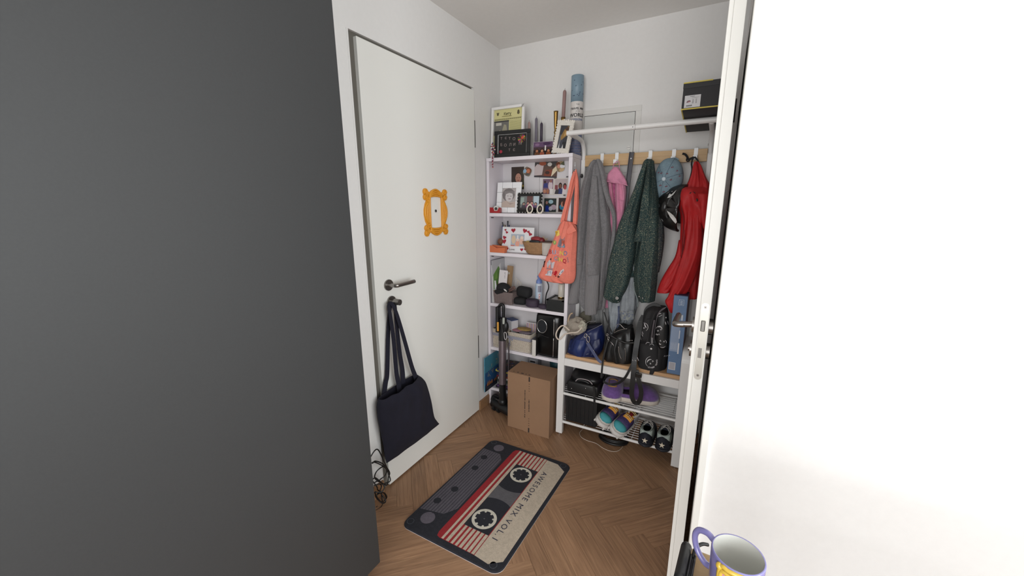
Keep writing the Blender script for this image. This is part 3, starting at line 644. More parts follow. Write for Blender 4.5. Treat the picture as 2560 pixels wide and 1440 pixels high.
card('photo_magnet', 'small rounded photo cutout with pale blue corner on the shelf back panel', 1308, 417, 1330, 441, yb-.002, (120, 110, 96), [('e', .55, .6, .32, .34, (120, 60, 34)), ('e', .55, .58, .22, .24, (196, 120, 84)), ('e', .2, .4, .2, .22, (150, 186, 210)), ('p', [(.5, 0), (.9, .35), (.6, .4), (.4, .2)], (90, 84, 80))], rot=.5, outline=RO)
card('photo_print', 'tilted colour photo of children in pyjamas at upper right of the compartment back', 1337, 404, 1393, 443, yb, (96, 70, 60), [('r', 0, 1, .7, 1, (70, 66, 66)), ('p', [(0, .1), (.35, .15), (.4, .75), (.1, .8), (0, .6)], (200, 186, 186)), ('e', .35, .84, .16, .13, (150, 80, 56)), ('p', [(.4, .0), (.75, .1), (.78, .5), (.5, .45)], (130, 62, 40)), ('p', [(.75, .05), (1, .45), (1, .8), (.8, .5)], (226, 210, 180)), ('e', .66, .8, .1, .12, (200, 196, 190)), ('e', .8, .7, .07, .1, (60, 50, 46)), ('p', [(0, 0), (1, 0), (1, .08), (0, .1)], (56, 52, 60)), ('e', .58, .3, .1, .1, (60, 36, 30))], rot=.06)
card('photo_print', 'blank white photo edge showing above the tilted photo on the shelf back', 1342, 401, 1392, 411, yb+.0012, (214, 211, 206), [], rot=.06)
card('photo_magnet', 'rounded photo of a child in white at the far upper right of the compartment', 1390, 402, 1412, 431, yb-.003, (150, 128, 96), [('e', .3, .75, .25, .2, (110, 60, 40)), ('e', .35, .55, .2, .18, (214, 150, 128)), ('e', .75, .5, .3, .2, (222, 222, 224)), ('e', .6, .2, .3, .16, (200, 170, 130)), ('p', [(.5, .7), (1, .9), (1, .5), (.75, .6)], (86, 88, 66))], rot=-.2, outline=RO)
for i, (u0, v0, u1, v1, lab, bg, sh) in enumerate((
  (1356, 446, 1384, 487, 'white bordered photo of a couple in blue, upper left of the four taped photos', (120, 90, 110), [('r', 0, .95, .42, .95, (110, 84, 106)), ('p', [(.05, .42), (.1, .7), (.45, .75), (.5, .42)], (46, 52, 120)), ('e', .2, .8, .11, .09, (60, 34, 34)), ('e', .75, .55, .22, .3, (206, 188, 196)), ('e', .78, .86, .12, .1, (150, 96, 86)), ('e', .2, .18, .16, .14, (190, 130, 104)), ('e', .5, .18, .14, .16, (170, 110, 80)), ('r', .7, 1, 0, .35, (222, 218, 214))]),
  (1386, 446, 1419, 487, 'white bordered photo of women in dresses, upper right of the four taped photos', (190, 176, 176), [('r', .0, .25, .3, .6, (130, 64, 72))]+person(.45, 0, .42, (120, 78, 60), (36, 22, 22), (54, 62, 110))+person(.82, 0, .40, (130, 84, 66), (46, 26, 24), (224, 214, 214))+[('e', .85, .45, .1, .16, (176, 70, 74)), ('p', [(0, 0), (.3, 0), (.35, .3), (.1, .3)], (60, 56, 60))]),
  (1359, 494, 1392, 532, 'white bordered photo with blue dress, lower left of the four taped photos', (60, 66, 64), [('e', .55, .75, .2, .15, (160, 190, 200)), ('p', [(.1, 0), (.12, .4), (.25, .5), (.4, .4), (.42, 0)], (42, 64, 150)), ('e', .22, .68, .1, .12, (170, 130, 120)), ('e', .8, .35, .25, .2, (180, 160, 170)), ('e', .55, .25, .16, .16, (196, 190, 200))]),
  (1395, 493, 1419, 532, 'white bordered dark photo with turquoise dress, lower right of the four taped photos', (58, 40, 40), [('e', .4, .35, .28, .2, (50, 130, 160)), ('e', .45, .55, .16, .2, (186, 130, 106)), ('e', .6, .62, .14, .22, (80, 40, 30)), ('r', .5, 1, 0, .2, (200, 190, 186))]))):
    card('photo_print', lab, u0, v0, u1, v1, yb, bg, sh, rot=.02, bord=.005, paper=(216, 208, 200))
for u, v in ((1388, 445), (1418, 442), (1411, 488)):
    p = at(u, v, y=yb-.003); t_ = B().box(p.x-.007, p.x+.007, yb-.004, yb-.0015, p.z-.004, p.z+.004, M((90, 84, 84), .4), .001); 
    one('tape_strip', t_, {1388: 'dark clip at the top between the two upper taped photos', 1418: 'dark clip at the upper right corner of the taped photos', 1411: 'dark clip between the upper and lower right taped photos'}[u], 'clip')
MIR = M((225, 225, 226), .03, 1, name='mirror')
t = thing('framed_picture', 'bright mirrored block frame with pencil portrait in the upper compartment', 'frame', (.134, -.125, S1), (-.14, 0, .02))
b = B(); w, h, bw = .178, .198, .038
for x0, x1, z0, z1 in ((-w/2, -w/2+bw, .135, h), (-w/2, -w/2+bw, .068, .134), (-w/2, -w/2+bw, 0, .067), (w/2-bw, w/2, 0, .08), (w/2-bw, w/2, .081, h-bw), (-w/2+bw+.001, .022, h-bw, h), (.023, w/2, h-bw, h), (-w/2+bw+.001, -.005, 0, .035), (-.004, w/2-bw-.001, 0, .035)):
    B().box(x0, x1-.001, -.016, -.004, z0, z1, M((240, 240, 242), .12, .0, coat=1), .002).out('mirror_tile', t, local=True)
pic(b, w-2*bw, h-bw-.036, (180, 172, 170), [('e', .45, .66, .46, .34, (120, 114, 114)), ('e', .5, .56, .28, .27, (206, 200, 200)), ('p', [(.1, .85), (.9, .85), (.85, .7), (.5, .76), (.2, .68)], (134, 128, 128)), ('e', .4, .6, .06, .012, (90, 86, 86)), ('e', .63, .59, .06, .012, (90, 86, 86)), ('e', .54, .44, .1, .02, (120, 96, 96)), ('p', [(0, 0), (0, .25), (.3, .36), (.6, .26), (1, .3), (1, 0)], (192, 174, 164)), ('p', [(.3, .3), (.55, .2), (.9, .22), (.6, .16)], (150, 134, 128))], y=-.008, x0=-w/2+bw, z0=.036); b.out('portrait', t, local=True)
B().box(-w/2+.002, w/2-.002, -.004, 0, .002, h-.002, M((60, 58, 58), .7)).out('back_board', t, local=True)

t = thing('framed_picture', 'black beaded frame with a group photo standing right of the mirrored frame', 'frame', (.296, -.145, S1+.0045), (-.12, 0, .0))
w, h = .17, .122; frame(B(), w, h, .019, .010, BLKG).out('frame_border', t, local=True)
for i in range(58):
    k = i/58*2*(w+h); 
    x, z = (-w/2+k, 0) if k < w else (w/2, k-w) if k < w+h else (w/2-(k-w-h), h) if k < 2*w+h else (-w/2, h-(k-2*w-h))
    B().ell((x, -.009, z), (.0042, .0042, .0042), M((40, 40, 36) if i % 2 else (190, 190, 184), .15, .6), 8, 6).out('bead', t, local=True)
pic(B(), w-.036, h-.036, (116, 120, 120), [('r', .7, 1, .3, 1, (180, 196, 206)), ('r', 0, .2, .4, .9, (150, 166, 160)), ('r', .35, .65, .5, 1, (100, 66, 66))]+person(.2, .1, .25, (160, 130, 120), (40, 34, 36), (66, 62, 72))+person(.42, .15, .25, (190, 140, 130), (50, 34, 34), (130, 60, 100))+person(.62, .12, .28, (190, 140, 130), (50, 34, 34), (170, 84, 140))+person(.82, .1, .24, (180, 140, 130), (50, 34, 34), (110, 90, 120))+[('r', 0, 1, 0, .15, (50, 44, 48))], y=-.006, z0=.018).out('group_photo', t, local=True)
for x, lab in ((.316, 'left of two tiny white oval frames standing before the beaded frame'), (.386, 'right of two tiny white oval frames standing before the beaded frame')):
    t = thing('framed_miniature', lab, 'frame', (x, -.182, S1), (-.1, 0, 0), group=None); PW = M((222, 214, 200), .35)
    b = B(); b.tube([(.019*math.cos(a), -.003, .028+.0245*math.sin(a)) for a in [2*PI*i/16 for i in range(16)]], .0042, PW, 8, closed=True, sub=2)
    for i in range(12): a = 2*PI*i/12; b.ell((.0215*math.cos(a), -.003, .028+.027*math.sin(a)), (.003, .003, .003), PW, 6, 5)
    b.ell((0, -.003, .0565), (.006, .003, .005), PW, 8, 6); b.box(-.014, .014, -.008, .004, 0, .005, PW, .002); b.out('oval_rim', t, local=True)
    B().prism(circ(0, .028, .0165, .022, 20), -.002, 0, M((30, 26, 28), .2)).ell((.002, -.0022, .03), (.006, .0006, .008), M((120, 84, 74), .4), 8, 6).out('tiny_picture', t, local=True)
t = thing('tape_dispenser', 'red tape dispenser at the left end of the photo compartment', 'tape dispenser', (.062, -.172, S1), (0, 0, .1))
RED = M((160, 26, 32), .3)
B().prism([(-.038, .002), (.034, 0), (.038, .006), (.038, .030), (.030, .036), (.018, .014), (-.004, .014), (-.012, .036), (-.04, .036), (-.04, .004)], -.016, .012, RED).out('body', t, local=True)
b = B(); b.cyl((.008, -.012, .028), (.008, .008, .028), .0185, M((205, 206, 200), .2), n=28); b.out('tape_roll', t, local=True); B().cyl((.008, -.0135, .028), (.008, .0095, .028), .010, M((60, 56, 56), .4), n=20).out('spool', t, local=True)

# ---- second compartment
t = thing('pen_cup', 'pen cup full of pens half hidden behind the heart frame', 'cup', (.095, -.075, S2))
B().lathe([(.030, 0), (.032, .02), (.034, .10), (.031, .10), (.029, .01), (.001, .01)], M((86, 60, 50), .5), n=22).out('cup', t, local=True)
q = random.Random(8)
for i, c in enumerate([(60, 60, 130), (200, 200, 205), (140, 40, 50), (50, 50, 56), (80, 90, 170), (190, 180, 150), (40, 44, 60)]):
    a = i*.9; r_ = .015; l_ = .155+.035*q.random()
    tp = thing('pen', ['blue', 'white', 'red', 'black', 'pale blue', 'cream', 'dark slate'][i]+' pen standing in the pen cup', 'pen', (.095, -.075, S2+.012))
    B().cyl((r_*math.cos(a), r_*math.sin(a), 0), (.026*math.cos(a+.3)-.012, .02*math.sin(a+.3), l_), .0038, M(c, .35), n=10).out('barrel', tp, local=True)
    e = Vector((.026*math.cos(a+.3)-.012, .02*math.sin(a+.3), l_)); B().cyl(e*.88, e*1.02, .0043, M(tuple(int(v*.7) for v in c), .35), n=10).out('pen_cap', tp, local=True)
t = thing('framed_picture', 'white frame with red glitter hearts around a pale photo on the second shelf', 'frame', (.205, -.13, S2), (-.1, 0, .0))
w, h = .235, .168; WF = M((226, 226, 228), .35)
B().box(-w/2, w/2, -.012, 0, 0, h, WF, .002).box(-.054, .058, -.0135, -.011, .038, .127, WF, .001).out('frame_board', t, local=True)
pic(B(), .100, .08, (170, 178, 190), [('e', .2, .55, .16, .35, (214, 190, 160)), ('e', .5, .2, .16, .28, (222, 160, 140)), ('e', .5, .55, .12, .14, (226, 200, 184)), ('e', .8, .45, .17, .3, (220, 180, 160)), ('e', .82, .72, .12, .14, (228, 204, 190)), ('r', .45, .56, .6, .9, (222, 220, 220)), ('r', 0, .3, 0, .1, (190, 120, 110))], y=-.0138, x0=-.048, z0=.042).out('pale_photo', t, local=True)
GR = M((164, 26, 48), .35, kind='noise', sc=600, amt=.4, bump=.3)
for cx, cz, s, r_ in ((-.093, .147, .008, .3), (-.082, .131, .010, -.3), (-.033, .146, .017, .1), (.052, .146, .017, -.3), (.078, .140, .010, .3), (.092, .125, .014, -.5), (-.098, .096, .014, -.3), (-.100, .070, .018, .2), (.036, .022, .012, .1), (-.077, .024, .014, -.4), (.062, .026, .009, .2)):
    B().prism(heart(cx, cz, s, r_), -.0145, -.0118, GR).out('heart', t, local=True)
text('lettering', t, 'Love', .022, PEB(50, 48, 50), T3(-.038, -.0128, .02) @ FRONT, .0003, local=True)
t = thing('paper_tray', 'small orange cardboard tray of odds and ends at left of the second shelf', 'tray', (.083, -.178, S2))
OR = M((206, 112, 72), .6)
b = B(); o_ = [(-.066, .004), (.058, .004), (.064, .05), (-.072, .05)]
b.box(-.062, .055, -.0155, .014, 0, .003, OR).prism([(-.064, 0), (.056, 0), (.064, .036), (-.002, .03), (-.03, .044), (-.07, .046)], -.0175, -.0155, OR).prism([(-.064, 0), (.056, 0), (.064, .042), (-.07, .048)], .014, .016, OR)
b.add([(-.064, -.017, 0), (-.064, .016, 0), (-.07, .016, .047), (-.07, -.017, .045)], [(0, 1, 2, 3)], OR).add([(.056, -.017, 0), (.056, .016, 0), (.064, .016, .041), (.064, -.017, .036)], [(0, 1, 2, 3)], OR); b.out('tray_wall', t, local=True)
for nm, lab, cat, c, dx, dz, r_ in (('wrapped_sweet', 'red and white wrapped sweet lying in the orange tray', 'sweet', (190, 60, 70), -.035, .045, (.018, .012, .011)), ('hair_clip', 'dark brown hair clip lying at the right of the orange tray', 'hair clip', (60, 36, 34), .03, .04, (.02, .012, .009)), ('toy_egg', 'pink oval trinket lying in the middle of the orange tray', 'trinket', (206, 110, 110), -.008, .04, (.016, .011, .01))):
    one(nm, B().ell((.083+dx, -.178, S2+dz-.02), r_, M(c, .4)).cyl((.083+dx-r_[0]*1.2, -.178, S2+dz-.02), (.083+dx+r_[0]*1.2, -.176, S2+dz-.015), .004, M(c, .4)), lab, cat)
t = thing('wooden_ball', 'brown woven ball on a dark stand beside the left edge of the heart frame', 'ornament', (.075, -.13, S2))
b = B(); b.ell((0, 0, .068), (.023, .02, .023), M((120, 78, 58), .6, kind='noise', sc=160, amt=.3, bump=.6)); b.cyl((0, 0, 0), (0, 0, .048), .008, M((50, 30, 28), .5)); b.out('ball', t, local=True)
t = thing('wicker_bowl', 'round brown wicker bowl holding red things on the second shelf', 'bowl', (.345, -.15, S2)); WB = M((152, 116, 82), .7, kind='noise', sc=50, amt=.18, bump=.4)
b = B(); b.lathe([(.045, 0), (.06, .008), (.074, .035), (.088, .066), (.093, .079), (.090, .080), (.084, .066), (.068, .034), (.05, .012), (.001, .01)], WB, n=40, sy=.48)
b.out('bowl_wall', t, local=True)
for i in range(6): B().tube([((.062+.0052*i)*math.cos(a), (.062+.0052*i)*.49*math.sin(a), .014+i*.0125) for a in [2*PI*k/24 for k in range(24)]], .0034, WB, 6, closed=True, sub=1).out('woven_ring', t, local=True)
q = random.Random(3)
for i, (nm, lab, cat, c, dx, dy, dz, r_) in enumerate((('red_pouch', 'dark red striped pouch on top of the wicker bowl', 'pouch', (130, 20, 30), .005, -.0, .098, (.038, .022, .018)), ('red_ball', 'dark red ball of cloth at the right of the wicker bowl', 'cloth ball', (110, 22, 28), .04, .0, .09, (.024, .018, .02)),
        ('black_pouch', 'small black patterned pouch in front inside the wicker bowl', 'pouch', (34, 32, 34), .002, -.014, .082, (.04, .014, .014)), ('yellow_tin', 'small yellow tin at the left inside the wicker bowl', 'tin', (186, 160, 90), -.048, -.006, .076, (.022, .014, .01)))):
    b = B().ell((.345+dx, -.15+dy, S2+dz), r_, M(c, .45, kind='noise', sc=60, amt=.35, bump=.4)); 
    if i == 0:
        for k in range(3): b.tube([(.345+dx+r_[0]*1.0*math.cos(a), -.15+dy-r_[1]*math.sin(a)*.95, S2+dz+(.006*k-.004)+.006*math.sin(a)) for a in [PI*j/8 for j in range(9)]], .001, M((190, 90, 90), .5), 5, sub=1)
    one(nm, b, lab, cat)
t = thing('straw_tuft', 'loose tuft of raffia sticking out of the wicker bowl', 'raffia', (.395, -.14, S2+.09), kind='stuff')
b = B()
for i in range(16): 
    a = q.uniform(-.4, 1.6); l_ = q.uniform(.015, .035); b.cyl((q.uniform(-.015, .012), q.uniform(-.01, .01), 0), (l_*math.sin(a)+.002, q.uniform(-.014, .014), .006+l_*math.cos(a)*.6), .0008, M((206, 170, 120), .7), n=5)
b.out('fibres', t, local=True)
t = thing('woven_pot', 'white woven pot with dark rim behind the orange bag on the second shelf', 'pot', (.437, -.15, S2))
b = B(); b.lathe([(.040, 0), (.042, .004), (.056, .083), (.052, .083), (.039, .008), (.001, .008)], M((206, 198, 190), .7, kind='weave', sc=60, amt=.15, bump=.5, c2=(214, 208, 200)), n=30, sy=.75); b.out('pot_wall', t, local=True)
B().lathe([(.0562, .080), (.0572, .084), (.0562, .087), (.051, .087), (.051, .08)], M((92, 76, 68), .6), n=30, sy=.75).out('rim', t, local=True)

# ---- third compartment
def leaf(name, lab, cat, u0, v0, u1, v1, y, bg, sh, rz=0, rx=-.1, base=S3, th=.002, paper=(225, 222, 222), group=None, ry=0):
    """upright card or booklet standing on the shelf"""
    a = at(u0, v0, y=y); c = at(u1, v1, y=y); w = c.x-a.x; h = a.z-base
    k_ = max(0, .036-a.x); a.x += k_; c.x += k_*.6; w = c.x-a.x
    t = thing(name, lab, cat, ((a.x+c.x)/2, y, base), (rx, ry, rz), group=group)
    B().box(-w/2, w/2, -th, 0, 0, h, M(paper, .5)).out('card_body', t, local=True)
    pic(B(), w, h, bg, sh, y=-th-.0003, m=PRINT).out('printed_face', t, local=True); return t
GB = M((126, 124, 130), .5, name='grey_board')
t = thing('folder', 'large pale grey folder leaning on the left side of the third compartment', 'folder', (.036, -.1, S3))
B().box(-.006, .002, -.09, .088, 0, .298, GB, .001).out('cover', t, local=True); B().box(.002, .0045, -.088, .086, .003, .295, M((190, 190, 194), .6)).out('pages', t, local=True)
t = thing('booklet', 'white booklet with a green and red picture leaning on the left panel behind the basket', 'booklet', (.046, -.131, S3), (-.04, 0, PI/2-.03))
B().box(-.060, .060, -.003, 0, 0, .264, M((222, 220, 220), .5)).out('card_body', t, local=True)
pic(B(), .118, .262, (218, 216, 216), [('p', [(.14, .35), (.14, .86), (.24, .93), (.78, .93), (.86, .86), (.86, .35)], (96, 140, 64)), ('p', [(.14, .3), (.5, .38), (.86, .7), (.86, .3)], (150, 60, 56)), ('r', .14, .86, .28, .33, (170, 150, 70)), ('p', [(.3, .6), (.5, .8), (.6, .62)], (120, 160, 70))], y=-.0034, z0=.001, m=PRINT).out('printed_face', t, local=True)
lf_ = leaf('leaflet', 'folded white leaflet with red lower edge standing in the grey basket', 'leaflet', 1242, 675, 1262, 712, -.150, (218, 212, 214), [('p', [(0, 0), (0, .62), (.12, .3), (.2, 0)], (170, 40, 60)), ('r', .1, .3, .32, .4, (180, 50, 70))], rz=.1, ry=.06)
for i, c_ in enumerate('amuG'):
    text('lettering', lf_, c_, .013, PEB(60, 50, 60), T3(.012, -.0028, .175+.011*i) @ Matrix.Rotation(-.1, 4, 'Y') @ FRONT @ Matrix.Rotation(PI/2, 4, 'Z'), .0002, local=True)
leaf('envelope', 'tall brown paper envelope with a white round sticker behind the cap', 'envelope', 1260, 664, 1275, 705, -.10, (160, 130, 98), [('e', .35, .79, .16, .03, (220, 214, 206)), ('e', .35, .79, .07, .012, (170, 160, 150)), ('r', .84, .88, 0, 1, (120, 96, 70))], paper=(160, 130, 98), ry=.06)
t = thing('wire_stand', 'thin white wire letter rack behind the sunglasses case', 'wire rack', (.155, -.07, S3)); WM = M((200, 190, 170), .4)
for dx, k in ((0, 1), (.014, .93), (.028, .86)):
    B().tube([(dx-.025, k*.02, 0), (dx-.02, 0, .10), (dx-.012, 0, .155*k), (dx, 0, .168*k), (dx+.014, 0, .16*k), (dx+.022, 0, .12), (dx+.03, 0, 0)], .0013, WM, 6, sub=4).out('wire', t, local=True)
GW = M((128, 112, 110), .8, kind='weave', sc=38, amt=.35, bump=.6, c2=(150, 134, 130), name='grey_wicker')
def tub(nm, lab, x0, x1, y0, y1, z0, h, fl, m_, rz=0, th=.004, cat='basket', rim=None):
    t = thing(nm, lab, cat, ((x0+x1)/2, (y0+y1)/2, z0), (0, 0, rz)); w, d = (x1-x0)/2, (y1-y0)/2
    def sh(k, z, n=6, r=.012):
        W_, D_ = w*k, d*k; P = []
        for cx, cy, a0 in ((W_-r, D_-r, 0), (-W_+r, D_-r, PI/2), (-W_+r, -D_+r, PI), (W_-r, -D_+r, 1.5*PI)): P += [Vector((cx+r*math.cos(a0+PI/2*i/n), cy+r*math.sin(a0+PI/2*i/n), z)) for i in range(n+1)]
        return P
    ki = 1-th/max(w, d)*1.4
    B().loft([sh(fl, 0), sh((fl+1)/2, h/2), sh(1, h), sh(ki, h), sh(fl*ki, th), ], m_, cap=(True, True), smooth=False).out('basket_wall', t, local=True)
    B().tube([p for p in sh((1+ki)/2, h, 3)], th*.75, rim or m_, 6, closed=True, sub=1).out('rim', t, local=True)
    return t
tub('wicker_basket', 'grey woven basket stuffed with papers at left of the third compartment', .036, .2, -.186, -.10, S3, .083, .86, GW, rz=-.05)
for i, (u, v0, v1, dx, lab, c) in enumerate(((1227, 700, 745, -.012, 'white folded paper sticking out at the left of the grey basket', (214, 212, 214)), (1239, 702, 745, .0, 'second white folded paper in front of the booklet in the grey basket', (204, 202, 206)))):
    p = at(u, v0, y=-.165); t = thing('paper', lab, 'paper', (p.x, -.165+.004*i, S3+.02), (0, -.10-.06*i, .1))
    B().box(-.012-.003*i, .016+.004*i, -.001, .001, 0, p.z-S3-.02, M(c, .7)).out('sheet', t, local=True)
t = thing('cap', 'black cap lying in the grey basket', 'cap', (.105, -.145, .865), (.5, .15, .2))
BF = M((26, 26, 28), .85, kind='fabric', sc=60, amt=.2, bump=.3, name='black_cloth')
B().ell((0, 0, 0), (.052, .042, .042), BF, 20, 12).out('crown', t, local=True)
B().prism(circ(0, 0, .05, .028, 22), -.047, -.044, BF).out('brim', t, local=True)
B().tube([(-.052, -.02, .0), (-.045, -.038, -.02), (-.02, -.047, -.036), (.0, -.048, -.04)], .0013, M((190, 188, 190), .5), 6).out('white_piping', t, local=True)
t = thing('wooden_tag', 'brown strip with dark lettering lying across the grey basket', 'tag', (.168, -.155, .868), (0, -.55, -.1))
B().box(-.045, .038, -.004, .004, -.012, .010, M((104, 78, 70), .6), .002).out('strip', t, local=True)
for i in range(5): B().box(-.036+i*.014, -.028+i*.014, -.0046, -.004, -.004, .004, M((50, 40, 40), .6)).out('mark', t, local=True)
t = thing('tissue', 'crumpled white paper in front of the black cap in the basket', 'paper', (.115, -.165, .852), (.2, .3, 0))
B().add([(-.03, -.01, 0), (-.01, -.014, .02), (.015, -.010, .028), (.03, 0, .012), (.022, -.012, -.005), (-.01, -.016, -.004)], [(0, 1, 5), (1, 2, 5), (2, 4, 5), (2, 3, 4)], M((226, 222, 218), .8)).out('sheet', t, local=True)
t = thing('glasses_case', 'black glasses case lying on top of a second case beside the grey basket', 'case', (.25, -.105, .835), (0, .05, -.1))
B().box(-.058, .052, -.035, .03, -.022, .052, BF, .024).out('shell', t, local=True)
t = thing('glasses_case', 'black soft case under the upper glasses case on the third shelf', 'case', (.222, -.12, S3), (0, 0, .1))
B().box(-.04, .05, -.04, .03, 0, .048, BF, .02).out('shell', t, local=True)
for x, y, r_, h_, lab in ((.325, -.14, .047, .046, 'round dark purple zip case in the middle of the third shelf'), (.405, -.145, .036, .022, 'flat round purple case beside the black box')):
    t = thing('zip_case', lab, 'case', (x, y, S3)); PC = M((58, 46, 62), .7, kind='noise', sc=180, amt=.12, bump=.15)
    B().lathe([(r_*.9, 0), (r_, .006), (r_, h_-.006), (r_*.93, h_), (.001, h_+.001)], PC, n=32, sy=.8).out('shell', t, local=True)
    b = B(); b.lathe([(r_+.0006, h_*.62), (r_+.0012, h_*.64), (r_+.0006, h_*.66)], M((38, 30, 40), .5), n=32, sy=.8).lathe([(r_+.0006, h_*.84), (r_+.0012, h_*.86), (r_+.0006, h_*.88)], M((38, 30, 40), .5), n=32, sy=.8); b.out('zip', t, local=True)
t = thing('spray_bottle', 'white spray bottle with light blue cap at the back of the third shelf', 'bottle', (.342, -.075, S3))
b = B(); b.lathe([(.022, 0), (.025, .004), (.025, .135), (.022, .148), (.014, .152)], M((196, 206, 218), .3), n=26); b.out('bottle_body', t, local=True)
b = B(); b.lathe([(.020, .148), (.021, .152), (.019, .168), (.010, .178), (.009, .196), (.006, .2), (.001, .2)], M((112, 134, 190), .35), n=20).box(-.014, .004, -.005, .005, .186, .2, M((112, 134, 190), .35), .003); b.out('spray_head', t, local=True)
b = B(); 
def wrapB(zc, a0, R_=.0253): return lambda v: (math.sin(v.x/R_+a0)*(R_+.0004+v.z), -math.cos(v.x/R_+a0)*(R_+.0004+v.z), zc+v.y)
def patch(b, a0, a1, z0, z1, R_, m_, col=None, n=5): 
    b.add([(math.sin(a0+(a1-a0)*i/n)*R_, -math.cos(a0+(a1-a0)*i/n)*R_, z) for i in range(n+1) for z in (z0, z1)], [(2*i, 2*i+2, 2*i+3, 2*i+1) for i in range(n)], m_, col=col)
patch(b, -1.2, -.05, .03, .135, .0253, PRINT, (176, 196, 216)); patch(b, .1, 1.1, .09, .135, .0253, PRINT, (150, 150, 166)); 
for i in range(7): patch(b, .15, 1.0, .094+i*.006, .097+i*.006, .0254, PRINT, (100, 100, 116), 3)
for z in (.07, .05): patch(b, .35, .75, z-.008, z+.008, .0254, PRINT, (190, 60, 50), 2); patch(b, .42, .68, z-.005, z+.005, .0256, PRINT, (230, 226, 220), 2)
b.out('printed_label', t, local=True)
t = thing('cord', 'thick black cord standing behind the dark box on the third shelf', 'cord', (.4, -.08, S3))
B().tube(pts([(1364, 690), (1366, 700), (1371, 712), (1371, 722), (1366, 735), (1364, 750), (1364, 762)], y=-.085), .0042, RUB, 8).out('cord_body', t)
t = thing('storage_box', 'black box with glass lid at the right end of the third shelf', 'box', (.505, -.12, S3))
x0, x1, y0, y1 = .447, .566, -.193, -.05
BB = M((28, 30, 30), .4, name='black_card')
B().box(x0, x1, y0, y1, S3, .836, BB, .002).out('box_body', t)
b = B(); fz = .836
b.box(x0, x1, y0, y0+.014, fz, fz+.006, BB).box(x0, x1, y1-.014, y1, fz, fz+.006, BB).box(x0, x0+.014, y0, y1, fz, fz+.006, BB).box(x1-.014, x1, y0, y1, fz, fz+.006, BB); b.out('lid_frame', t)
B().box(x0+.014, x1-.014, y0+.014, y1-.014, fz, fz+.002, M((120, 116, 108), .1, name='lid_glass')).out('lid_glass', t)
t = thing('pillar_candle', 'pale frosted jar standing on the dark box behind the orange bag', 'jar', (.513, -.10, fz+.0025))
B().lathe([(.02, 0), (.0215, .003), (.0215, .09), (.019, .094), (.001, .095)], M((206, 198, 186), .3), n=24).out('jar_wall', t, local=True)
B().lathe([(.0225, 0), (.0235, .004), (.0225, .008)], BRASS, n=24).out('ring', t, local=True)

# ---- fourth compartment: baskets and air fryer
WW = M((222, 212, 198), .8, name='white_rope')
GING = M((72, 74, 98), .8, kind='checker', sc=190, c2=(190, 188, 196), name='gingham')
def rope_basket(lab, x0, x1, y0, y1, h, bow):
    t = thing('rope_basket', lab, 'basket', ((x0+x1)/2, (y0+y1)/2, S4)); w, d = (x1-x0)/2, (y1-y0)/2; r = .014
    def sh(k, z, n=5):
        W_, D_ = w*k, d*k; P = []
        for cx, cy, a0 in ((W_-r, D_-r, 0), (-W_+r, D_-r, PI/2), (-W_+r, -D_+r, PI), (W_-r, -D_+r, 1.5*PI)): P += [Vector((cx+r*math.cos(a0+PI/2*i/n), cy+r*math.sin(a0+PI/2*i/n), z)) for i in range(n+1)]
        return P
    B().loft([sh(.92, .001), sh(.96, h/2), sh(.985, h-.003), sh(.95, h-.003), sh(.9, .006)], M((120, 104, 86), .9), smooth=False).out('shaded_liner', t, local=True)  # inner shell coloured dark as the shade in gaps between cords
    nr = int(h/.0088)
    for i in range(nr+1):                              # each row a plaited cord
        z = .004+i*(h-.006)/nr; k = .93+.06*z/h; P = sh(k, z, 3); Q = []
        L_ = [0]
        for a, c in zip(P, P[1:]+P[:1]): L_.append(L_[-1]+(c-a).length)
        n_ = int(L_[-1]/.0075)
        b = B()
        for j in range(n_):
            s_ = L_[-1]*j/n_; e = max(q_ for q_ in range(len(L_)-1) if L_[q_] <= s_); a = P[e]; c = P[(e+1) % len(P)]; f = (s_-L_[e])/max(1e-6, L_[e+1]-L_[e]); p = a.lerp(c, f)
            if p.y > d*.5: continue
            dv = (c-a).normalized(); 
            up_ = .0028 if (i+j) % 2 else .0016
            b.add([p-dv*.0031+Vector((0, 0, -.0026)), p+dv*.0031+Vector((0, 0, -.0040)), p+dv*.0031+Vector((0, 0, .0022)), p-dv*.0031+Vector((0, 0, .0036)), p+Vector((dv.y, -dv.x, 0))*up_*1.0], [(0, 1, 4), (1, 2, 4), (2, 3, 4), (3, 0, 4)], WW)
        b.out('rope_row', t, local=True, recalc=False, kind='stuff')
    b = B(); z = h*.72; k = .985
    P0 = sh(k, z-.010, 4); P1 = sh(k, z+.010, 4); P0 = [p*1.0+Vector((0, 0, 0)) for p in P0]
    b.loft([P0, P1], GING, cap=(False, False), smooth=False)
    for v in b.bm.verts: v.co.x *= 1.025; v.co.y *= 1.04
    b.out('gingham_ribbon', t, local=True)
    if bow:
        b = B(); y = -d-.006; b.prism([(-w+.02, z+.002), (-w+.05, z-.012), (-w+.045, z-.022), (-w+.018, z-.006)], y-.002, y, GING).prism([(-w+.018, z), (-w+.026, z-.004), (-w+.03, z-.06), (-w+.019, z-.058)], y-.003, y-.001, GING).prism([(-w+.002, z+.012), (-w+.02, z+.004), (-w+.02, z-.006), (-w+.004, z-.004)], y-.003, y, GING).box(-w+.014, -w+.024, y-.005, y, z-.006, z+.005, GING, .002); b.out('bow', t, local=True)
    return t
rope_basket('white plaited basket with gingham ribbon, left behind the vacuum cleaner', .034, .140, -.188, -.05, .135, False)
rope_basket('white plaited basket with gingham bow, right of the vacuum cleaner tube', .158, .338, -.188, -.05, .13, True)
q = random.Random(12)
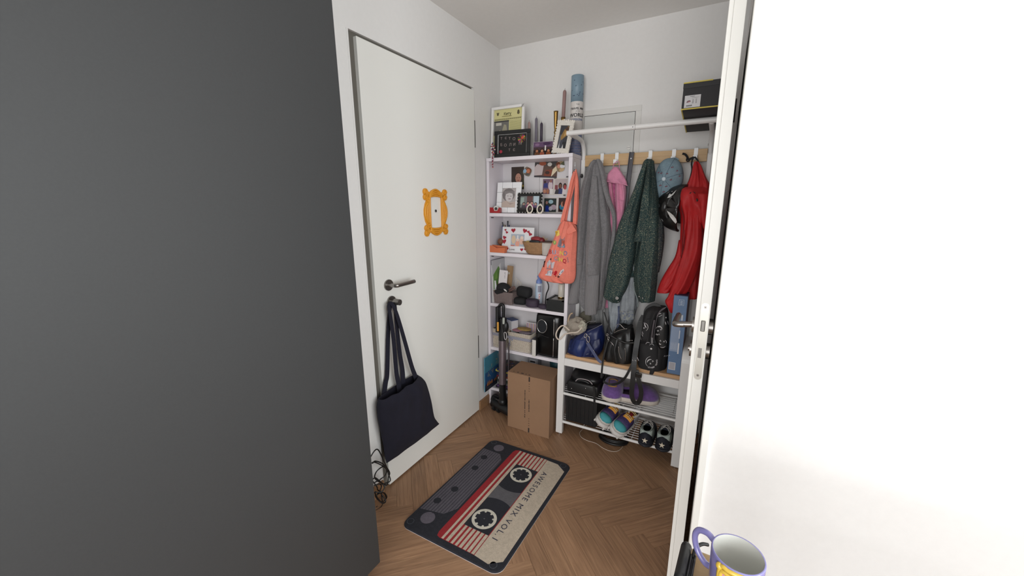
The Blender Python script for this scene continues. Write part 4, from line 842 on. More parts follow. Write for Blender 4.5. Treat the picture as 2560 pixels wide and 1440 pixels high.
for i, (nm, lab, cat, c, loc, s_, rz) in enumerate((('notebook', 'blue topped box with white side rising out of the left basket', 'box', (60, 76, 120), (.15, -.10, .555), (.07, .055, .085), -.5), ('tissue_pack', 'pale blue and pink packet in front inside the left basket', 'packet', (140, 160, 200), (.075, -.12, .55), (.075, .05, .09), .1))):
    t = thing(nm, lab, cat, loc, (0, 0, rz)); a, c2_, d_ = s_
    B().box(-a/2, a/2, -c2_/2, c2_/2, -.02, d_-.002, M((206, 204, 208) if i == 0 else c, .6), .002).out('box_body', t, local=True)
    B().box(-a/2-.001, a/2+.001, -c2_/2-.001, c2_/2+.001, d_-.002, d_+.003, M(c, .5), .001).out('lid', t, local=True)
    if i: pic(B(), a*.9, d_*.6, (150, 120, 170), [('e', .5, .5, .3, .3, (206, 130, 160))], y=-c2_/2-.001, z0=.02, m=PRINT).out('printed_label', t, local=True)
for i, (nm, lab, cat, c, P) in enumerate((('cloth_bag', 'mustard yellow folded cloth lying in the right basket', 'cloth', (170, 140, 80), (.245, -.10, .582, .055, .035, .008)), ('cloth_bag', 'dusty pink folded cloth in the right basket', 'cloth', (170, 120, 130), (.205, -.125, .575, .04, .03, .008)), ('cloth_bag', 'grey violet folded cloth at front of the right basket', 'cloth', (130, 118, 126), (.27, -.14, .572, .05, .03, .006)))):
    one(nm, B().ell(P[:3], P[3:], M(c, .8, kind='fabric', sc=60, amt=.2)), lab, cat)
t = thing('gift_bag', 'striped paper card standing at the back of the right basket', 'card', (.30, -.062, .575), (-.05, 0, 0))
B().box(-.055, .045, -.002, 0, -.06, .048, M((214, 208, 208), .6)).out('card_body', t, local=True)
for i in range(12): B().box(-.052+i*.008, -.048+i*.008, -.0028, -.002, -.02, .042, M([(150, 70, 90), (90, 90, 140), (200, 120, 80), (110, 110, 120)][i % 4], .6)).out('stripe', t, local=True)

t = thing('air_fryer', 'black air fryer with round dial and silver handle at right of the fourth shelf', 'air fryer', (.452, -.115, S4))
x0, x1 = .358, .552; AB = M((14, 14, 15), .22, name='fryer_black')
def fshape(z, k): 
    P = []
    for i in range(40):
        a = 2*PI*i/40; c, s = math.cos(a), math.sin(a); P.append(Vector(((x0+x1)/2+(x1-x0)/2*k*math.copysign(abs(c)**.45, c), -.103+.083*k*math.copysign(abs(s)**.5, s), z)))
    return P
B().loft([fshape(S4+.002, .93), fshape(S4+.02, .97), fshape(S4+.12, 1), fshape(.68, 1), fshape(.715, .97), fshape(.733, .9), fshape(.738, .7)], AB).out('housing', t)
yf = -.1862
b = B(); cx_, cz_ = .418, .653
b.tube([(cx_+.0345*math.cos(a), yf-.001, cz_+.0445*math.sin(a)) for a in [2*PI*i/40 for i in range(40)]], .0024, CHROME, 8, closed=True, sub=1); b.out('dial_ring', t)
B().prism(circ(cx_, cz_, .033, .043, 36), yf-.0015, yf+.004, M((34, 36, 40), .3)).out('dial_screen', t)
B().tube([(.353, -.135, S4+.165), (.39, yf-.0012, S4+.158), (.46, yf-.0012, S4+.14), (.552, -.150, S4+.12)], .0015, BLACK, 6).out('seam', t)
b = B(); b.box(.366, .394, yf-.038, yf-.004, S4+.006, S4+.118, BLACK, .006); b.out('handle', t)
B().box(.3665, .3935, yf-.041, yf-.036, S4+.004, S4+.120, M((206, 202, 196), .35), .006).out('silver_plate', t)
for z0, z1 in ((.596, .712), (.455, .585)): B().tube([(.500, -.183, z0), (.501, -.1845, (z0+z1)/2), (.500, -.183, z1)], .0036, CHROME, 8).out('chrome_strip', t)

# ---- bottom compartment
t = thing('picture_book', 'tall thin blue book with city fireworks cover jutting out at the shelf bottom left', 'book', (.03, -.17, S5), (0, 0, 0))
xb_ = .0345
b = B(); b.box(xb_-.006, xb_, -.288, -.056, S5+.001, .388, M((82, 140, 164), .5)); b.out('cover', t)
b = B(); 
def side(P, c, k): b.add([(xb_+.0004+.0002*k, -.288+p[0]*.232, S5+.001+p[1]*.256) for p in P], [list(range(len(P)))], PRINT, col=c)
side([(0, 0), (1, 0), (1, 1), (0, 1)], (66, 128, 150), 0); side([(0, 0), (1, 0), (1, .6), (0, .55)], (40, 84, 130), 1); side([(0, 0), (1, 0), (1, .25), (.6, .18), (0, .2)], (24, 30, 44), 2)
q = random.Random(6)
for i in range(26):
    cx, cz = q.choice([(.35, .62), (.2, .5), (.5, .52), (.75, .75)]); a = q.uniform(0, 6.3); r_ = q.uniform(.04, .16); side([(cx, cz), (cx+r_*math.cos(a), cz+r_*math.sin(a)), (cx+r_*math.cos(a+.12), cz+r_*math.sin(a+.12))], q.choice([(190, 170, 110), (150, 150, 130), (206, 190, 150)]), 3+i)
for i in range(12): cx = i/12; side([(cx, .16), (cx+.05, .16), (cx+.05, .2+.12*q.random()), (cx, .2+.08*q.random())], q.choice([(170, 90, 50), (120, 60, 40), (60, 56, 90), (190, 120, 60)]), 30+i)
b.out('printed_cover', t)
q = random.Random(21); z = S5+.0005
for i, (lab, c, th, w, d, rz) in enumerate((('black magazine at the bottom of the pile on the lowest shelf', (30, 30, 36), .012, .22, .15, .0), ('purple magazine second from the bottom of the pile', (90, 60, 110), .014, .2, .15, .05), ('grey book in the lower part of the pile on the lowest shelf', (120, 120, 126), .022, .2, .14, -.03), ('dark green book in the middle of the pile', (40, 56, 50), .02, .2, .15, .02), ('white book in the middle of the pile', (190, 186, 184), .016, .19, .14, .06), ('red magazine in the upper half of the pile', (120, 44, 50), .014, .2, .15, -.04), ('navy book in the upper half of the pile', (36, 42, 74), .024, .2, .15, .03), ('yellow spined book below the top magazines', (196, 184, 72), .014, .22, .15, -.02), ('dark blue comic book near the top of the pile', (40, 46, 92), .012, .2, .16, .08), ('black and orange comic book lying on top of the pile at left', (34, 26, 30), .01, .12, .15, .1))):
    t = thing('magazine', lab, 'book', (.17 if i < 9 else .14, -.105, z), (0, 0, rz), group=None)
    B().box(-w/2, w/2, -d/2, d/2, .001, th-.001, M((206, 202, 194), .8)).out('pages', t, local=True)
    b = B().box(-w/2-.001, w/2+.001, -d/2-.001, d/2+.001, 0, .001, M(c, .4)).box(-w/2-.001, w/2+.001, -d/2-.001, d/2+.001, th-.001, th, M(c, .4)).box(-w/2-.001, w/2+.001, -d/2-.0015, -d/2-.0005, 0, th, M(c, .4)); b.out('cover', t, local=True)
    if i > 7:
        b = B()
        for k in range(30 if i == 9 else 22):
            xx, yy = q.uniform(-w/2+.01, w/2-.02), q.uniform(-d/2+.005, d/2-.02); b.add([(xx, yy, th+.0003), (xx+q.uniform(.006, .02), yy+.004, th+.0003), (xx+.012, yy+q.uniform(.008, .016), th+.0003)], [(0, 1, 2)], PRINT, col=q.choice([(190, 90, 50), (200, 60, 70), (60, 70, 150), (210, 180, 120)] if i == 9 else [(70, 80, 170), (190, 60, 70), (180, 180, 200)]))
        b.out('printed_cover', t, local=True)
    z += th+.0005
topz = z
t = thing('comic_book', 'blue comic with red lettering lying on the pile, right half', 'book', (.235, -.10, topz-.0095), (0, 0, -.05))
B().box(-.035, .05, -.08, .078, 0, .009, M((44, 52, 104), .4)).out('cover', t, local=True)
for i in range(9):
    x_ = -.02+.0075*i; B().flat([(x_, -.06+.01*(i % 2)), (x_+.004, -.06+.01*(i % 2)), (x_+.012, .05), (x_+.008, .05)], .0094, PEB(186, 60, 70)).out('red_stroke', t, local=True)
t = thing('game_box', 'small grey box at the right back of the lowest shelf', 'box', (.31, -.06, S5), (0, 0, 0))
B().box(-.04, .04, -.03, .03, 0, .24, M((150, 150, 156), .5), .002).out('box_body', t, local=True)
pic(B(), .05, .03, (190, 190, 196), [('r', .1, .9, .3, .7, (40, 40, 44))], y=-.0305, z0=.2, m=PRINT).out('printed_label', t, local=True)
t = thing('teal_bag', 'crumpled dark teal bag at the back right of the lowest shelf', 'bag', (.5, -.09, S5+.0))
b = B(); TE = M((34, 74, 82), .6, kind='noise', sc=40, amt=.3, bump=.8)
b.loft([[Vector((.052*k*math.cos(a)*(1+.12*math.sin(5*a+z*40)), .045*k*math.sin(a)*(1+.12*math.cos(4*a)), z)) for a in [2*PI*i/30 for i in range(30)]] for k, z in ((.9, 0), (1, .06), (1.05, .16), (1, .25), (.8, .275), (.2, .28))], TE); b.out('bag_body', t, local=True)

# ---- cardboard box on the floor
CB = M((140, 108, 82), .8, kind='noise', sc=8, amt=.05, bump=.05, name='cardboard')
t = thing('cardboard_box', 'brown cardboard box standing on the floor before the bookshelf', 'box', (.425, -.3, 0))
x0, x1, y0, y1, h = .279, .571, -.397, -.205, .39
B().box(x0, x1, y0, y1, .001, h-.003, CB, .002).out('box_body', t)
B().box(x0-.001, x0+.116, y0-.002, y0, .004, h-.001, CB).out('front_flap', t)
B().box(x0+.1165, x1+.001, y0-.0032, y0-.001, .001, h-.001, CB).out('front_flap', t)
B().box(x0-.001, x1+.001, y0-.003, y1, h-.003, h, CB, .001).out('top_flap', t)
BI = M((38, 30, 28), .8, name='box_ink')
def arrow(z, s): 
    B().prism([(.432, z), (.436, z+s*.004), (.436, z+s*.028), (.428, z+s*.028), (.428, z+s*.004)] if False else [(.4275, z+s*.034), (.4365, z+s*.034), (.4365, z+s*.008), (.4385, z+s*.008), (.432, z), (.4255, z+s*.008), (.4275, z+s*.008)], y0-.0036, y0-.0031, BI).out('arrow_mark', t)
arrow(.352, 1); arrow(.037, -1)
for i in range(4):
    for s, z in ((1, .338-i*.016), (-1, .052+i*.016)): B().prism([(.432, z-s*.003), (.4365, z+s*.003), (.435, z+s*.004), (.432, z), (.429, z+s*.004), (.4275, z+s*.003)], y0-.0036, y0-.0031, BI).out('chevron_mark', t)
def scribble(x, z0, z1, w, sd, y):
    q_ = random.Random(sd); b = B(); z = z0
    while z < z1:
        s_ = q_.uniform(.002, .0045)
        if q_.random() < .86: b.prism([(x-w*q_.uniform(.25, .5), z), (x+w*q_.uniform(.25, .5), z), (x+w*q_.uniform(.2, .5), z+s_*.7), (x-w*q_.uniform(.2, .5), z+s_*.7)], y, y+.0004, BI)
        z += s_
    b.out('tiny_print', t, kind='stuff')
scribble(.403, .10, .29, .008, 3, y0-.0036); scribble(.432, .15, .235, .009, 5, y0-.0036)
b = B()
for k, P in enumerate(([(.31, .0), (.318, .008), (.31, .01)], [(.335, .004), (.343, .012), (.35, .006), (.342, -.001)], [(.362, .0), (.385, .0), (.382, .009), (.366, .009)], [(.392, .002), (.40, .009), (.407, .002)], [(.416, .001), (.43, .001), (.428, .008), (.418, .008)])):
    B().flat([(x, y0+.012+y) for x, y in P], h+.0004, BI).out('symbol_mark', t)

# ---- stick vacuum cleaner
t = thing('vacuum_cleaner', 'upright cordless stick vacuum with grey tube leaning at the bookshelf', 'vacuum cleaner', (.18, -.27, 0))
TG = M((104, 92, 96), .35, .4, name='tube_grey'); VB = M((18, 18, 20), .4, name='vacuum_black')
def vp(u, v, y): return at(u, v, y=y)
a, c = vp(1256, 850, -.232), vp(1256, 960, -.27)
B().cyl(a, c, .0255, TG, n=24).out('tube', t)
B().box(.205, .211, -.262, -.252, c.z, a.z, M((70, 62, 66), .4)).out('tube_rail', t)
a2 = vp(1257, 795, -.228)
B().cyl(a2, a, .0275, VB, r2=.0265, n=24).out('tube_collar', t)
b = B(); p = vp(1250, 765, -.22); p2 = vp(1252, 830, -.236)
b.box(p.x-.012, p.x+.010, -.265, -.222, p2.z, p.z+.004, VB, .006); b.out('handle_grip', t)
b = B(); b.tube([vp(1248, 765, -.235), vp(1253, 761, -.232), vp(1258, 764, -.232), vp(1259, 775, -.232), vp(1258, 800, -.232)], .0105, VB, 12); b.out('handle_top', t)
b = B(); b.tube([vp(1250, 828, -.236), vp(1256, 826, -.236)], .014, VB, 10, sub=2); b.out('bridge', t)
p4 = vp(1254, 770, -.245); p5 = vp(1254, 778, -.245); B().cyl(p4, p5, .0022, CHROME, n=8).out('silver_line', t)
p = vp(1246, 804, -.26); p2 = vp(1248, 828, -.262)
B().box(p.x-.006, p.x+.008, -.274, -.262, p2.z, p.z, M((206, 150, 64), .4), .005).out('orange_button', t)
p = vp(1260, 794, -.255); p2 = vp(1260, 810, -.255)
B().box(p.x-.008, p.x+.006, -.262, -.252, p2.z, p.z, M((180, 184, 176), .4), .002).out('display_strip', t)
p = vp(1264, 817, -.245); B().ell(p, (.022, .02, .04), VB, 16, 10).out('motor_pod', t)
p = vp(1263, 840, -.258); b = B(); b.tube([p+Vector((-.008, 0, .022)), p+Vector((.008, 0, .02)), p+Vector((.009, 0, -.018)), p+Vector((-.004, 0, -.022))], .003, M((176, 172, 172), .3), 8, closed=True); b.out('latch_clip', t)
b = B(); b.cyl(c, (c.x, -.265, .10), .023, VB, r2=.027).ell((c.x, -.265, .085), (.034, .034, .034), VB); b.out('neck_joint', t)
B().cyl((c.x-.01, -.292, .165), (c.x-.01, -.296, .165), .003, CHROME, n=10).out('screw', t)
b = B(); b.cyl((.075, -.235, .042), (.265, -.30, .042), .036, VB, n=26).ell((.075, -.235, .042), (.02, .036, .037), VB); b.out('floor_head', t)
b = B(); b.cyl((.062, -.212, .058), (.16, -.245, .062), .032, M((20, 20, 22), .3), n=22); b.out('brush_cover', t)
for x, y in ((.09, -.265), (.13, -.275)): B().cyl((x, y, .022), (x+.018, y-.006, .022), .020, M((10, 10, 10), .7), n=18).out('wheel', t)
B().tube([(.10, -.256, .082), (.118, -.262, .088), (.135, -.27, .085)], .002, CHROME, 6).out('metal_clip', t)

# ================================================================ COAT RACK WITH BENCH
t = thing('coat_rack_bench', 'white metal coat rack with wooden bench seat and two wire shoe shelves', 'coat rack', (.95, -.18, 0))
RW = M((226, 224, 222), .35, name='rack_white')
yf, yr, xL, xR = -.31, -.04, .608, 1.294
for xc in (xL, xR):
    # side frame: square front leg with a rounded arm running back to the rear post
    b = B(); P = [(yf, .012), (yf, .25), (yf, .58), (yf+.004, .63), (yf+.022, .662), (yf+.055, .676), (yf+.10, .678), (yr-.012, .678)]
    prof = [Vector((0, y, z)) for y, z in P]; S_ = spline(prof, 4); rings = []
    for i, p in enumerate(S_):
        d = (S_[min(i+1, len(S_)-1)]-S_[max(i-1, 0)]).normalized(); nn = Vector((0, -d.z, d.y)); w = .0205; dd = .0205 if False else .013
        rings.append([Vector((xc-w, 0, 0))+p+nn*dd, Vector((xc+w, 0, 0))+p+nn*dd, Vector((xc+w, 0, 0))+p-nn*dd, Vector((xc-w, 0, 0))+p-nn*dd])
    b.loft(rings, RW, smooth=False); b.out('leg', t)
    B().cyl((xc, yf, 0), (xc, yf, .013), .011, CHROME, n=14).out('foot', t)
    b = B(); b.box(xc-.0125, xc+.0125, yr-.012, yr+.012, .01, 1.70, RW, .004); b.out('post', t)
    B().cyl((xc, yr, 0), (xc, yr, .011), .01, CHROME, n=14).out('foot', t)
    b = B(); b.tube([(xc, yr, 1.69), (xc, yr, 1.725), (xc, yr-.012, 1.765), (xc, yr-.045, 1.796), (xc, yr-.10, 1.806), (xc, yf+.0, 1.811)], .0125, RW, 16, sub=6); b.out('top_arm', t)
    B().cyl((xc-.014 if xc > 1 else xc-.0142, yr-.03, 1.74), (xc-.0118, yr-.03, 1.74), .005, STEEL, n=12).out('screw', t)
b = B(); b.cyl((xL-.012, yf, 1.811), (xR+.03, yf, 1.815), .0130, RW, n=24); b.out('top_rail', t)
B().cyl((.955, yf, 1.813), (.957, yf, 1.813), .0133, M((170, 168, 166), .5), n=24).out('rail_joint', t)
B().cyl((.945, yf-.0132, 1.812), (.945, yf-.0125, 1.812), .0022, BLACK, n=8).out('screw', t)
B().box(xL+.0125, xR-.0125, yr-.014, yr+.002, 1.659, 1.723, BIRCH, .0015).out('hook_board', t)
SEAT = M((196, 156, 116), .5, kind='wood', c2=(178, 138, 98), amt=.02, bump=.08, name='seat_wood')
B().box(xL+.021, xR-.021, yf+.003, yr+.01, .522, .541, SEAT, .0015).out('seat', t)
B().box(xL+.0205, xR-.0205, yf-.012, yf+.012, .475, .521, RW, .002).out('front_beam', t)
B().box(xL+.0125, xR-.0125, yr-.012, yr+.012, .475, .521, RW, .002).out('rear_beam', t)
for z in (.285, .09):
    for y in (yf, yr): B().cyl((xL, y, z), (xR, y, z), .0085, RW, n=14).out('shelf_tube', t)
    for i in range(9): y = yf+.027+i*.0255; B().cyl((xL, y, z+.006), (xR-.02, y, z+.006), .0021, RW, n=8).out('shelf_wire', t)
    for x in (.76, 1.05, 1.255): B().cyl((x, yf, z+.001), (x, yr, z+.001), .0026, RW, n=8).out('cross_wire', t)
def hook(x, hid=False):
    b = B(); m_ = M((236, 236, 236), .3)
    b.box(x-.010, x+.010, yr-.0165, yr-.0145, 1.690, 1.7305, m_, .0006).box(x-.010, x+.010, yr-.0165, yr+.006, 1.7285, 1.731, m_, .0006).box(x-.010, x+.010, yr-.0235, yr-.0145, 1.672, 1.692, m_, .001)
    b.box(x-.009, x+.009, yr-.052, yr-.016, 1.668, 1.674, m_, .001).box(x-.010, x+.010, yr-.056, yr-.050, 1.666, 1.688, m_, .001).out('hook', t)
for u in (1504, 1541, 1625, 1684, 1739): hook(at(u, 385, y=yr-.03).x)
for x_, y_ in ((.98, 0),): pass

# ================================================================ SHOE BOX ON THE RAIL
t = thing('shoe_box', 'black shoe box with yellow edges and white label resting on the rail', 'box', (1.245, -.425, 1.846), (-.13, 0, .0))
YE = M((206, 186, 84), .5, name='yellow_edge'); SB = M((36, 35, 38), .55, name='shoebox_black')
w, d, h = .145, .335, .112; d = .33
B().box(-w/2, w/2, 0, d, 0, h, SB, .001).out('box_body', t, local=True)
B().box(-w/2-.001, w/2+.001, -.002, d+.002, h-.022, h+.001, M((42, 42, 44), .5), .001).out('lid', t, local=True)
for a_ in ((-w/2-.001, w/2+.001, -.0022, 0, -.001, .004), (-w/2-.001, -w/2+.004, -.001, d, -.0015, .001), (-w/2, w/2-.03, -.0035, .002, h-.002, h+.003)): B().box(*a_, YE).out('yellow_edge', t, local=True)
b = B(); pic(b, .064, .052, (206, 204, 206), [('r', .05, .95, .05, .06, (190, 190, 190)), ('p', [(.12, .45), (.2, .58), (.36, .6), (.4, .48), (.3, .42), (.14, .42)], (120, 90, 96)), ('e', .3, .46, .06, .04, (190, 140, 146)), ('r', .33, .62, .885, .92, (90, 88, 90)), ('r', .45, .9, .8, .82, (150, 150, 150)), ('r', .45, .8, .74, .76, (150, 150, 150))]+[('r', .12+.03*i, .13+.03*i+.008*(i % 3), .1, .2, (40, 40, 44)) for i in range(13)]+[('r', .5+.2*j, .58+.2*j, .6-.09*k, .63-.09*k, (90, 90, 92)) for j in range(2) for k in range(4)], y=-.0028, x0=-w/2+.010, z0=.006, m=PRINT); b.out('size_label', t, local=True)

# ================================================================ CLOTHES
HK = dict(y=-.10)
GREY = M((122, 120, 122), .95, kind='knit', sc=70, amt=.16, bump=.5, name='grey_wool', sheen=.2)
RIB = M((134, 132, 134), .95, kind='rib', sc=62, amt=.22, bump=.7, name='grey_rib')
t = thing('cardigan', 'long grey knitted cardigan with ribbed cuffs hanging at the left hook', 'cardigan', (.72, -.1, 1.68))
b = B(); drape(b, [(400, 1484, 1496, .35), (410, 1476, 1506, .6), (440, 1462, 1512, .8), (480, 1454, 1519, .95), (530, 1449, 1526, 1.05), (590, 1447, 1531, 1.1), (650, 1447, 1529, 1.1), (710, 1440, 1517, 1.05), (745, 1442, 1511, .95), (772, 1462, 1507, .8)], GREY, dict(y=-.115), .045, folds=4, amp=.7, seed=11, n=110, fine=.06); b.out('body', t)
b = B(); drape(b, [(398, 1491, 1500, .6), (412, 1496, 1508, 1), (440, 1502, 1514, 1), (475, 1508, 1521, 1), (505, 1517, 1530, 1), (530, 1528, 1539, 1), (560, 1532, 1541, .9), (620, 1526, 1537, .8), (680, 1519, 1529, .8), (740, 1509, 1517, .8), (774, 1504, 1511, .6)], GREY, dict(y=-.165), .022, folds=2, seed=3, n=30); b.out('front_edge', t)
b = B(); drape(b, [(402, 1485, 1496, .4), (425, 1481, 1502, .7), (460, 1478, 1508, .9), (510, 1480, 1516, 1), (560, 1482, 1524, 1), (620, 1484, 1522, 1), (690, 1486, 1514, .9), (750, 1492, 1508, .6)], GREY, dict(y=-.150), .040, folds=2, amp=.35, seed=14, n=50, fine=.06); b.out('right_front', t)
b = B(); drape(b, [(440, 1480, 1492, .15), (500, 1474, 1497, .6), (560, 1470, 1501, .9), (620, 1466, 1503, 1.1), (665, 1465, 1500, 1.05), (686, 1465, 1499, .95)], GREY, dict(y=-.195), .040, folds=1.5, amp=.3, seed=5, n=50, fine=.06); sl = b.out('sleeve', t)
b = B(); drape(b, [(684, 1464, 1500, .95), (700, 1465, 1499, .95), (740, 1463, 1497, .95), (770, 1462, 1494, .95), (785, 1463, 1492, .9)], RIB, dict(y=-.195), .036, folds=1, amp=.15, seed=5, n=60); b.out('ribbed_cuff', t)
b = B(); drape(b, [(404, 1480, 1490, .4), (425, 1470, 1484, .7), (460, 1458, 1478, .9), (500, 1451, 1472, 1), (570, 1444, 1467, 1.1), (640, 1440, 1462, 1.1), (660, 1438, 1461, 1)], GREY, dict(y=-.165), .040, folds=1.5, amp=.35, seed=8, n=44, fine=.06); b.out('sleeve', t)
b = B(); drape(b, [(656, 1438, 1461, 1), (690, 1435, 1457, 1), (730, 1425, 1451, .95), (758, 1420, 1446, .9)], RIB, dict(y=-.165), .038, folds=1, amp=.15, seed=9, n=50); b.out('ribbed_cuff', t)

PINK = M((212, 138, 166), .85, kind='fabric', sc=30, amt=.1, bump=.3, name='pink_cotton', sheen=.2)
t = thing('pink_jacket', 'pink hooded childs jacket hanging by its loop between cardigan and tweed', 'jacket', (.81, -.08, 1.66))
LNG = M((150, 60, 104), .8, kind='noise', sc=90, amt=.5, bump=.2, c2=(196, 110, 150), name='magenta_lining')
b = B(); drape(b, [(440, 1521, 1562, .7), (480, 1520, 1562, .95), (540, 1522, 1556, 1)], LNG, dict(y=-.075), .018, folds=3, amp=.4, seed=21, n=60); b.out('patterned_lining', t)
b = B(); drape(b, [(448, 1518, 1530, .7), (480, 1518, 1533, 1), (520, 1521, 1538, 1), (570, 1523, 1543, 1), (640, 1518, 1538, 1), (710, 1513, 1532, 1), (768, 1511, 1527, .8)], PINK, dict(y=-.095), .024, folds=1.6, amp=.5, seed=24, n=50, fine=.1); b.out('left_front', t)
b = B(); drape(b, [(448, 1540, 1563, .7), (480, 1539, 1566, 1), (515, 1540, 1563, 1), (550, 1542, 1558, 1), (590, 1540, 1552, .9), (620, 1538, 1547, .7)], PINK, dict(y=-.105), .030, folds=1.8, amp=.5, seed=26, n=50, fine=.1); b.out('right_front', t)
b = B(); drape(b, [(1537, 417, 1545, 418, .3), (1529, 424, 1551, 426, .7), (1521, 434, 1559, 438, .95), (1517, 446, 1566, 452, 1), (1516, 455, 1569, 463, .9)], PINK, dict(y=-.115), .026, folds=2.2, amp=.5, seed=22, n=60, fine=.1); b.out('hood', t)
b = B(); b.tube(pts([(1516, 455), (1528, 453), (1542, 455), (1556, 459), (1569, 464)], y=-.14), .0022, M((222, 150, 178), .8), 6); b.out('hood_hem', t)
b = B(); b.tube(pts([(1532, 424), (1534, 412), (1540, 405), (1546, 404), (1548, 412), (1549, 424)], y=-.10), .0022, PINK, 6); b.out('hanging_loop', t)
b = B(); drape(b, [(500, 1546, 1562, .9), (540, 1549, 1560, 1), (566, 1547, 1556, .9)], PINK, dict(y=-.12), .02, folds=2, seed=6, n=30); b.out('pocket_flap', t)

t = thing('metal_channel', 'dark grey metal channel leaning upright between pink jacket and tweed coat', 'rail', (.88, -.1, .55))
DG = M((72, 70, 74), .4, .5, name='dark_metal')
a = at(1580, 380, y=-.085); c = at(1520, 850, y=-.12); d_ = (c-a).normalized()
b = B(); n_ = Vector((0, -1, 0)); sd = d_.cross(n_).normalized()
def chan(p): return [p+sd*.0125+n_*.010, p+sd*.0125-n_*.006, p-sd*.0125-n_*.006, p-sd*.0125+n_*.010, p-sd*.0095+n_*.010, p-sd*.0095-n_*.003, p+sd*.0095-n_*.003, p+sd*.0095+n_*.010]
k_ = (1.72-.5435)/(a.z-c.z) ; c2_ = a+(c-a)*((a.z-.5415)/(a.z-c.z))
b.loft([chan(a), chan(c2_)], DG, smooth=False); b.out('channel', t)
p = a+d_*.035; B().cyl(p+n_*.004, p-n_*.002, .0035, M((170, 170, 172), .3, 1), n=12).out('rivet', t)

DEN = M((142, 147, 152), .85, kind='denim', sc=26, amt=.2, bump=.5, name='light_denim')
t = thing('denim_jacket', 'light blue denim jacket with frayed cuff hanging below the tweed coat', 'jacket', (.9, -.07, 1.66))
b = B(); drape(b, [(430, 1612, 1632, .4), (520, 1580, 1630, .8), (620, 1560, 1620, 1), (720, 1545, 1605, 1), (780, 1528, 1590, 1), (835, 1530, 1572, .8)], DEN, dict(y=-.08), .03, folds=4, amp=.7, seed=31, n=70); b.out('body', t)
b = B(); drape(b, [(640, 1562, 1588, .8), (700, 1556, 1591, 1), (750, 1551, 1589, 1), (776, 1549, 1586, .95)], DEN, dict(y=-.135), .028, folds=3, amp=.4, seed=33, n=50); b.out('sleeve', t)
FRY = M((170, 170, 150), .95, kind='noise', sc=110, amt=.5, bump=.6, c2=(70, 86, 130))
b = B(); drape(b, [(774, 1549, 1587, 1), (786, 1550, 1587, 1), (798, 1552, 1586, .9)], FRY, dict(y=-.136), .029, folds=3, amp=.3, seed=33, n=50); b.out('frayed_cuff', t)
b = B(); drape(b, [(730, 1518, 1556, .8), (790, 1523, 1552, 1), (850, 1529, 1545, .8)], M((150, 156, 162), .85, kind='denim', sc=26, amt=.2, bump=.5), dict(y=-.12), .02, folds=4, amp=.6, seed=35, n=50); b.out('front_panel', t)
b = B(); drape(b, [(765, 1543, 1551, 1), (800, 1542, 1550, 1), (830, 1538, 1546, .8)], M((74, 82, 106), .85, kind='denim', sc=60, amt=.4, bump=.5), dict(y=-.14), .006, folds=1, seed=36, n=20); b.out('faded_seam', t)
GT = M((140, 140, 140), .85, kind='fabric', sc=30, amt=.12, bump=.3)
t = thing('grey_trousers', 'grey ribbed trousers hanging behind the cardigan hem and pink sleeve', 'trousers', (.83, -.06, .95))
b = B(); drape(b, [(640, 1490, 1530, .7), (720, 1500, 1540, .9), (770, 1508, 1536, 1), (830, 1512, 1530, 1), (870, 1510, 1534, .9)], GT, dict(y=-.07), .022, folds=9, amp=.8, seed=41, n=70); b.out('leg', t)
b = B(); drape(b, [(640, 1480, 1510, .7), (760, 1484, 1516, 1), (850, 1490, 1520, .9)], GT, dict(y=-.06), .02, folds=7, amp=.8, seed=43, n=60); b.out('leg', t)

TW = M((16, 42, 46), .9, kind='tweed', sc=22, c2=(26, 58, 60), amt=.3, bump=.5, name='green_tweed')
TWL = M((30, 40, 48), .9, kind='tweed', sc=22, c2=(38, 50, 56), amt=.3, bump=.5, name='tweed_shaded')  # shaded copy of the green tweed, shade put into its colour
t = thing('tweed_coat', 'dark green glitter tweed coat hanging from the middle hook', 'coat', (1.0, -.1, 1.67))
b = B(); drape(b, [(398, 1616, 1630, .4), (406, 1609, 1635, .7), (430, 1601, 1637, .85), (470, 1588, 1643, 1), (520, 1571, 1650, 1.1), (570, 1555, 1655, 1.1), (610, 1548, 1656, 1), (650, 1545, 1650, .9), (690, 1560, 1640, .7)], TW, dict(y=-.115), .045, folds=4, amp=.6, seed=52, n=110); b.out('body', t)
b = B(); drape(b, [(400, 1614, 1624, .5), (430, 1602, 1618, .9), (470, 1588, 1611, 1), (510, 1572, 1602, 1.1), (560, 1549, 1594, 1.1), (610, 1535, 1590, 1.1), (650, 1524, 1586, 1.1), (690, 1518, 1577, 1.05), (720, 1513, 1568, 1), (742, 1511, 1556, .85), (756, 1532, 1549, .5)], TW, dict(y=-.175), .050, folds=1.6, amp=.35, seed=55, n=80, fine=.05); b.out('sleeve', t)
b = B(); drape(b, [(399, 1619, 1630, .5), (430, 1616, 1632, .8), (470, 1610, 1632, 1), (510, 1602, 1630, 1), (550, 1596, 1624, 1), (585, 1588, 1616, .9), (604, 1584, 1608, .6)], TW, dict(y=-.195), .040, folds=1.2, amp=.3, seed=77, n=60, fine=.05); b.out('front_panel', t)
b = B(); drape(b, [(402, 1626, 1635, .5), (430, 1628, 1638, .8), (470, 1628, 1644, 1), (520, 1618, 1648, 1.05), (580, 1606, 1650, 1.1), (640, 1594, 1648, 1.1), (690, 1585, 1644, 1.05), (730, 1590, 1640, 1), (752, 1598, 1637, .9)], TW, dict(y=-.175), .050, folds=1.6, amp=.35, seed=58, n=80, fine=.05); b.out('sleeve', t)
b = B(); drape(b, [(500, 1636, 1650, .6), (570, 1640, 1660, .9), (620, 1641, 1659, .9), (680, 1638, 1648, .8)], TWL, dict(y=-.16), .04, folds=2, amp=.3, seed=59, n=40); b.out('shaded_panel', t)
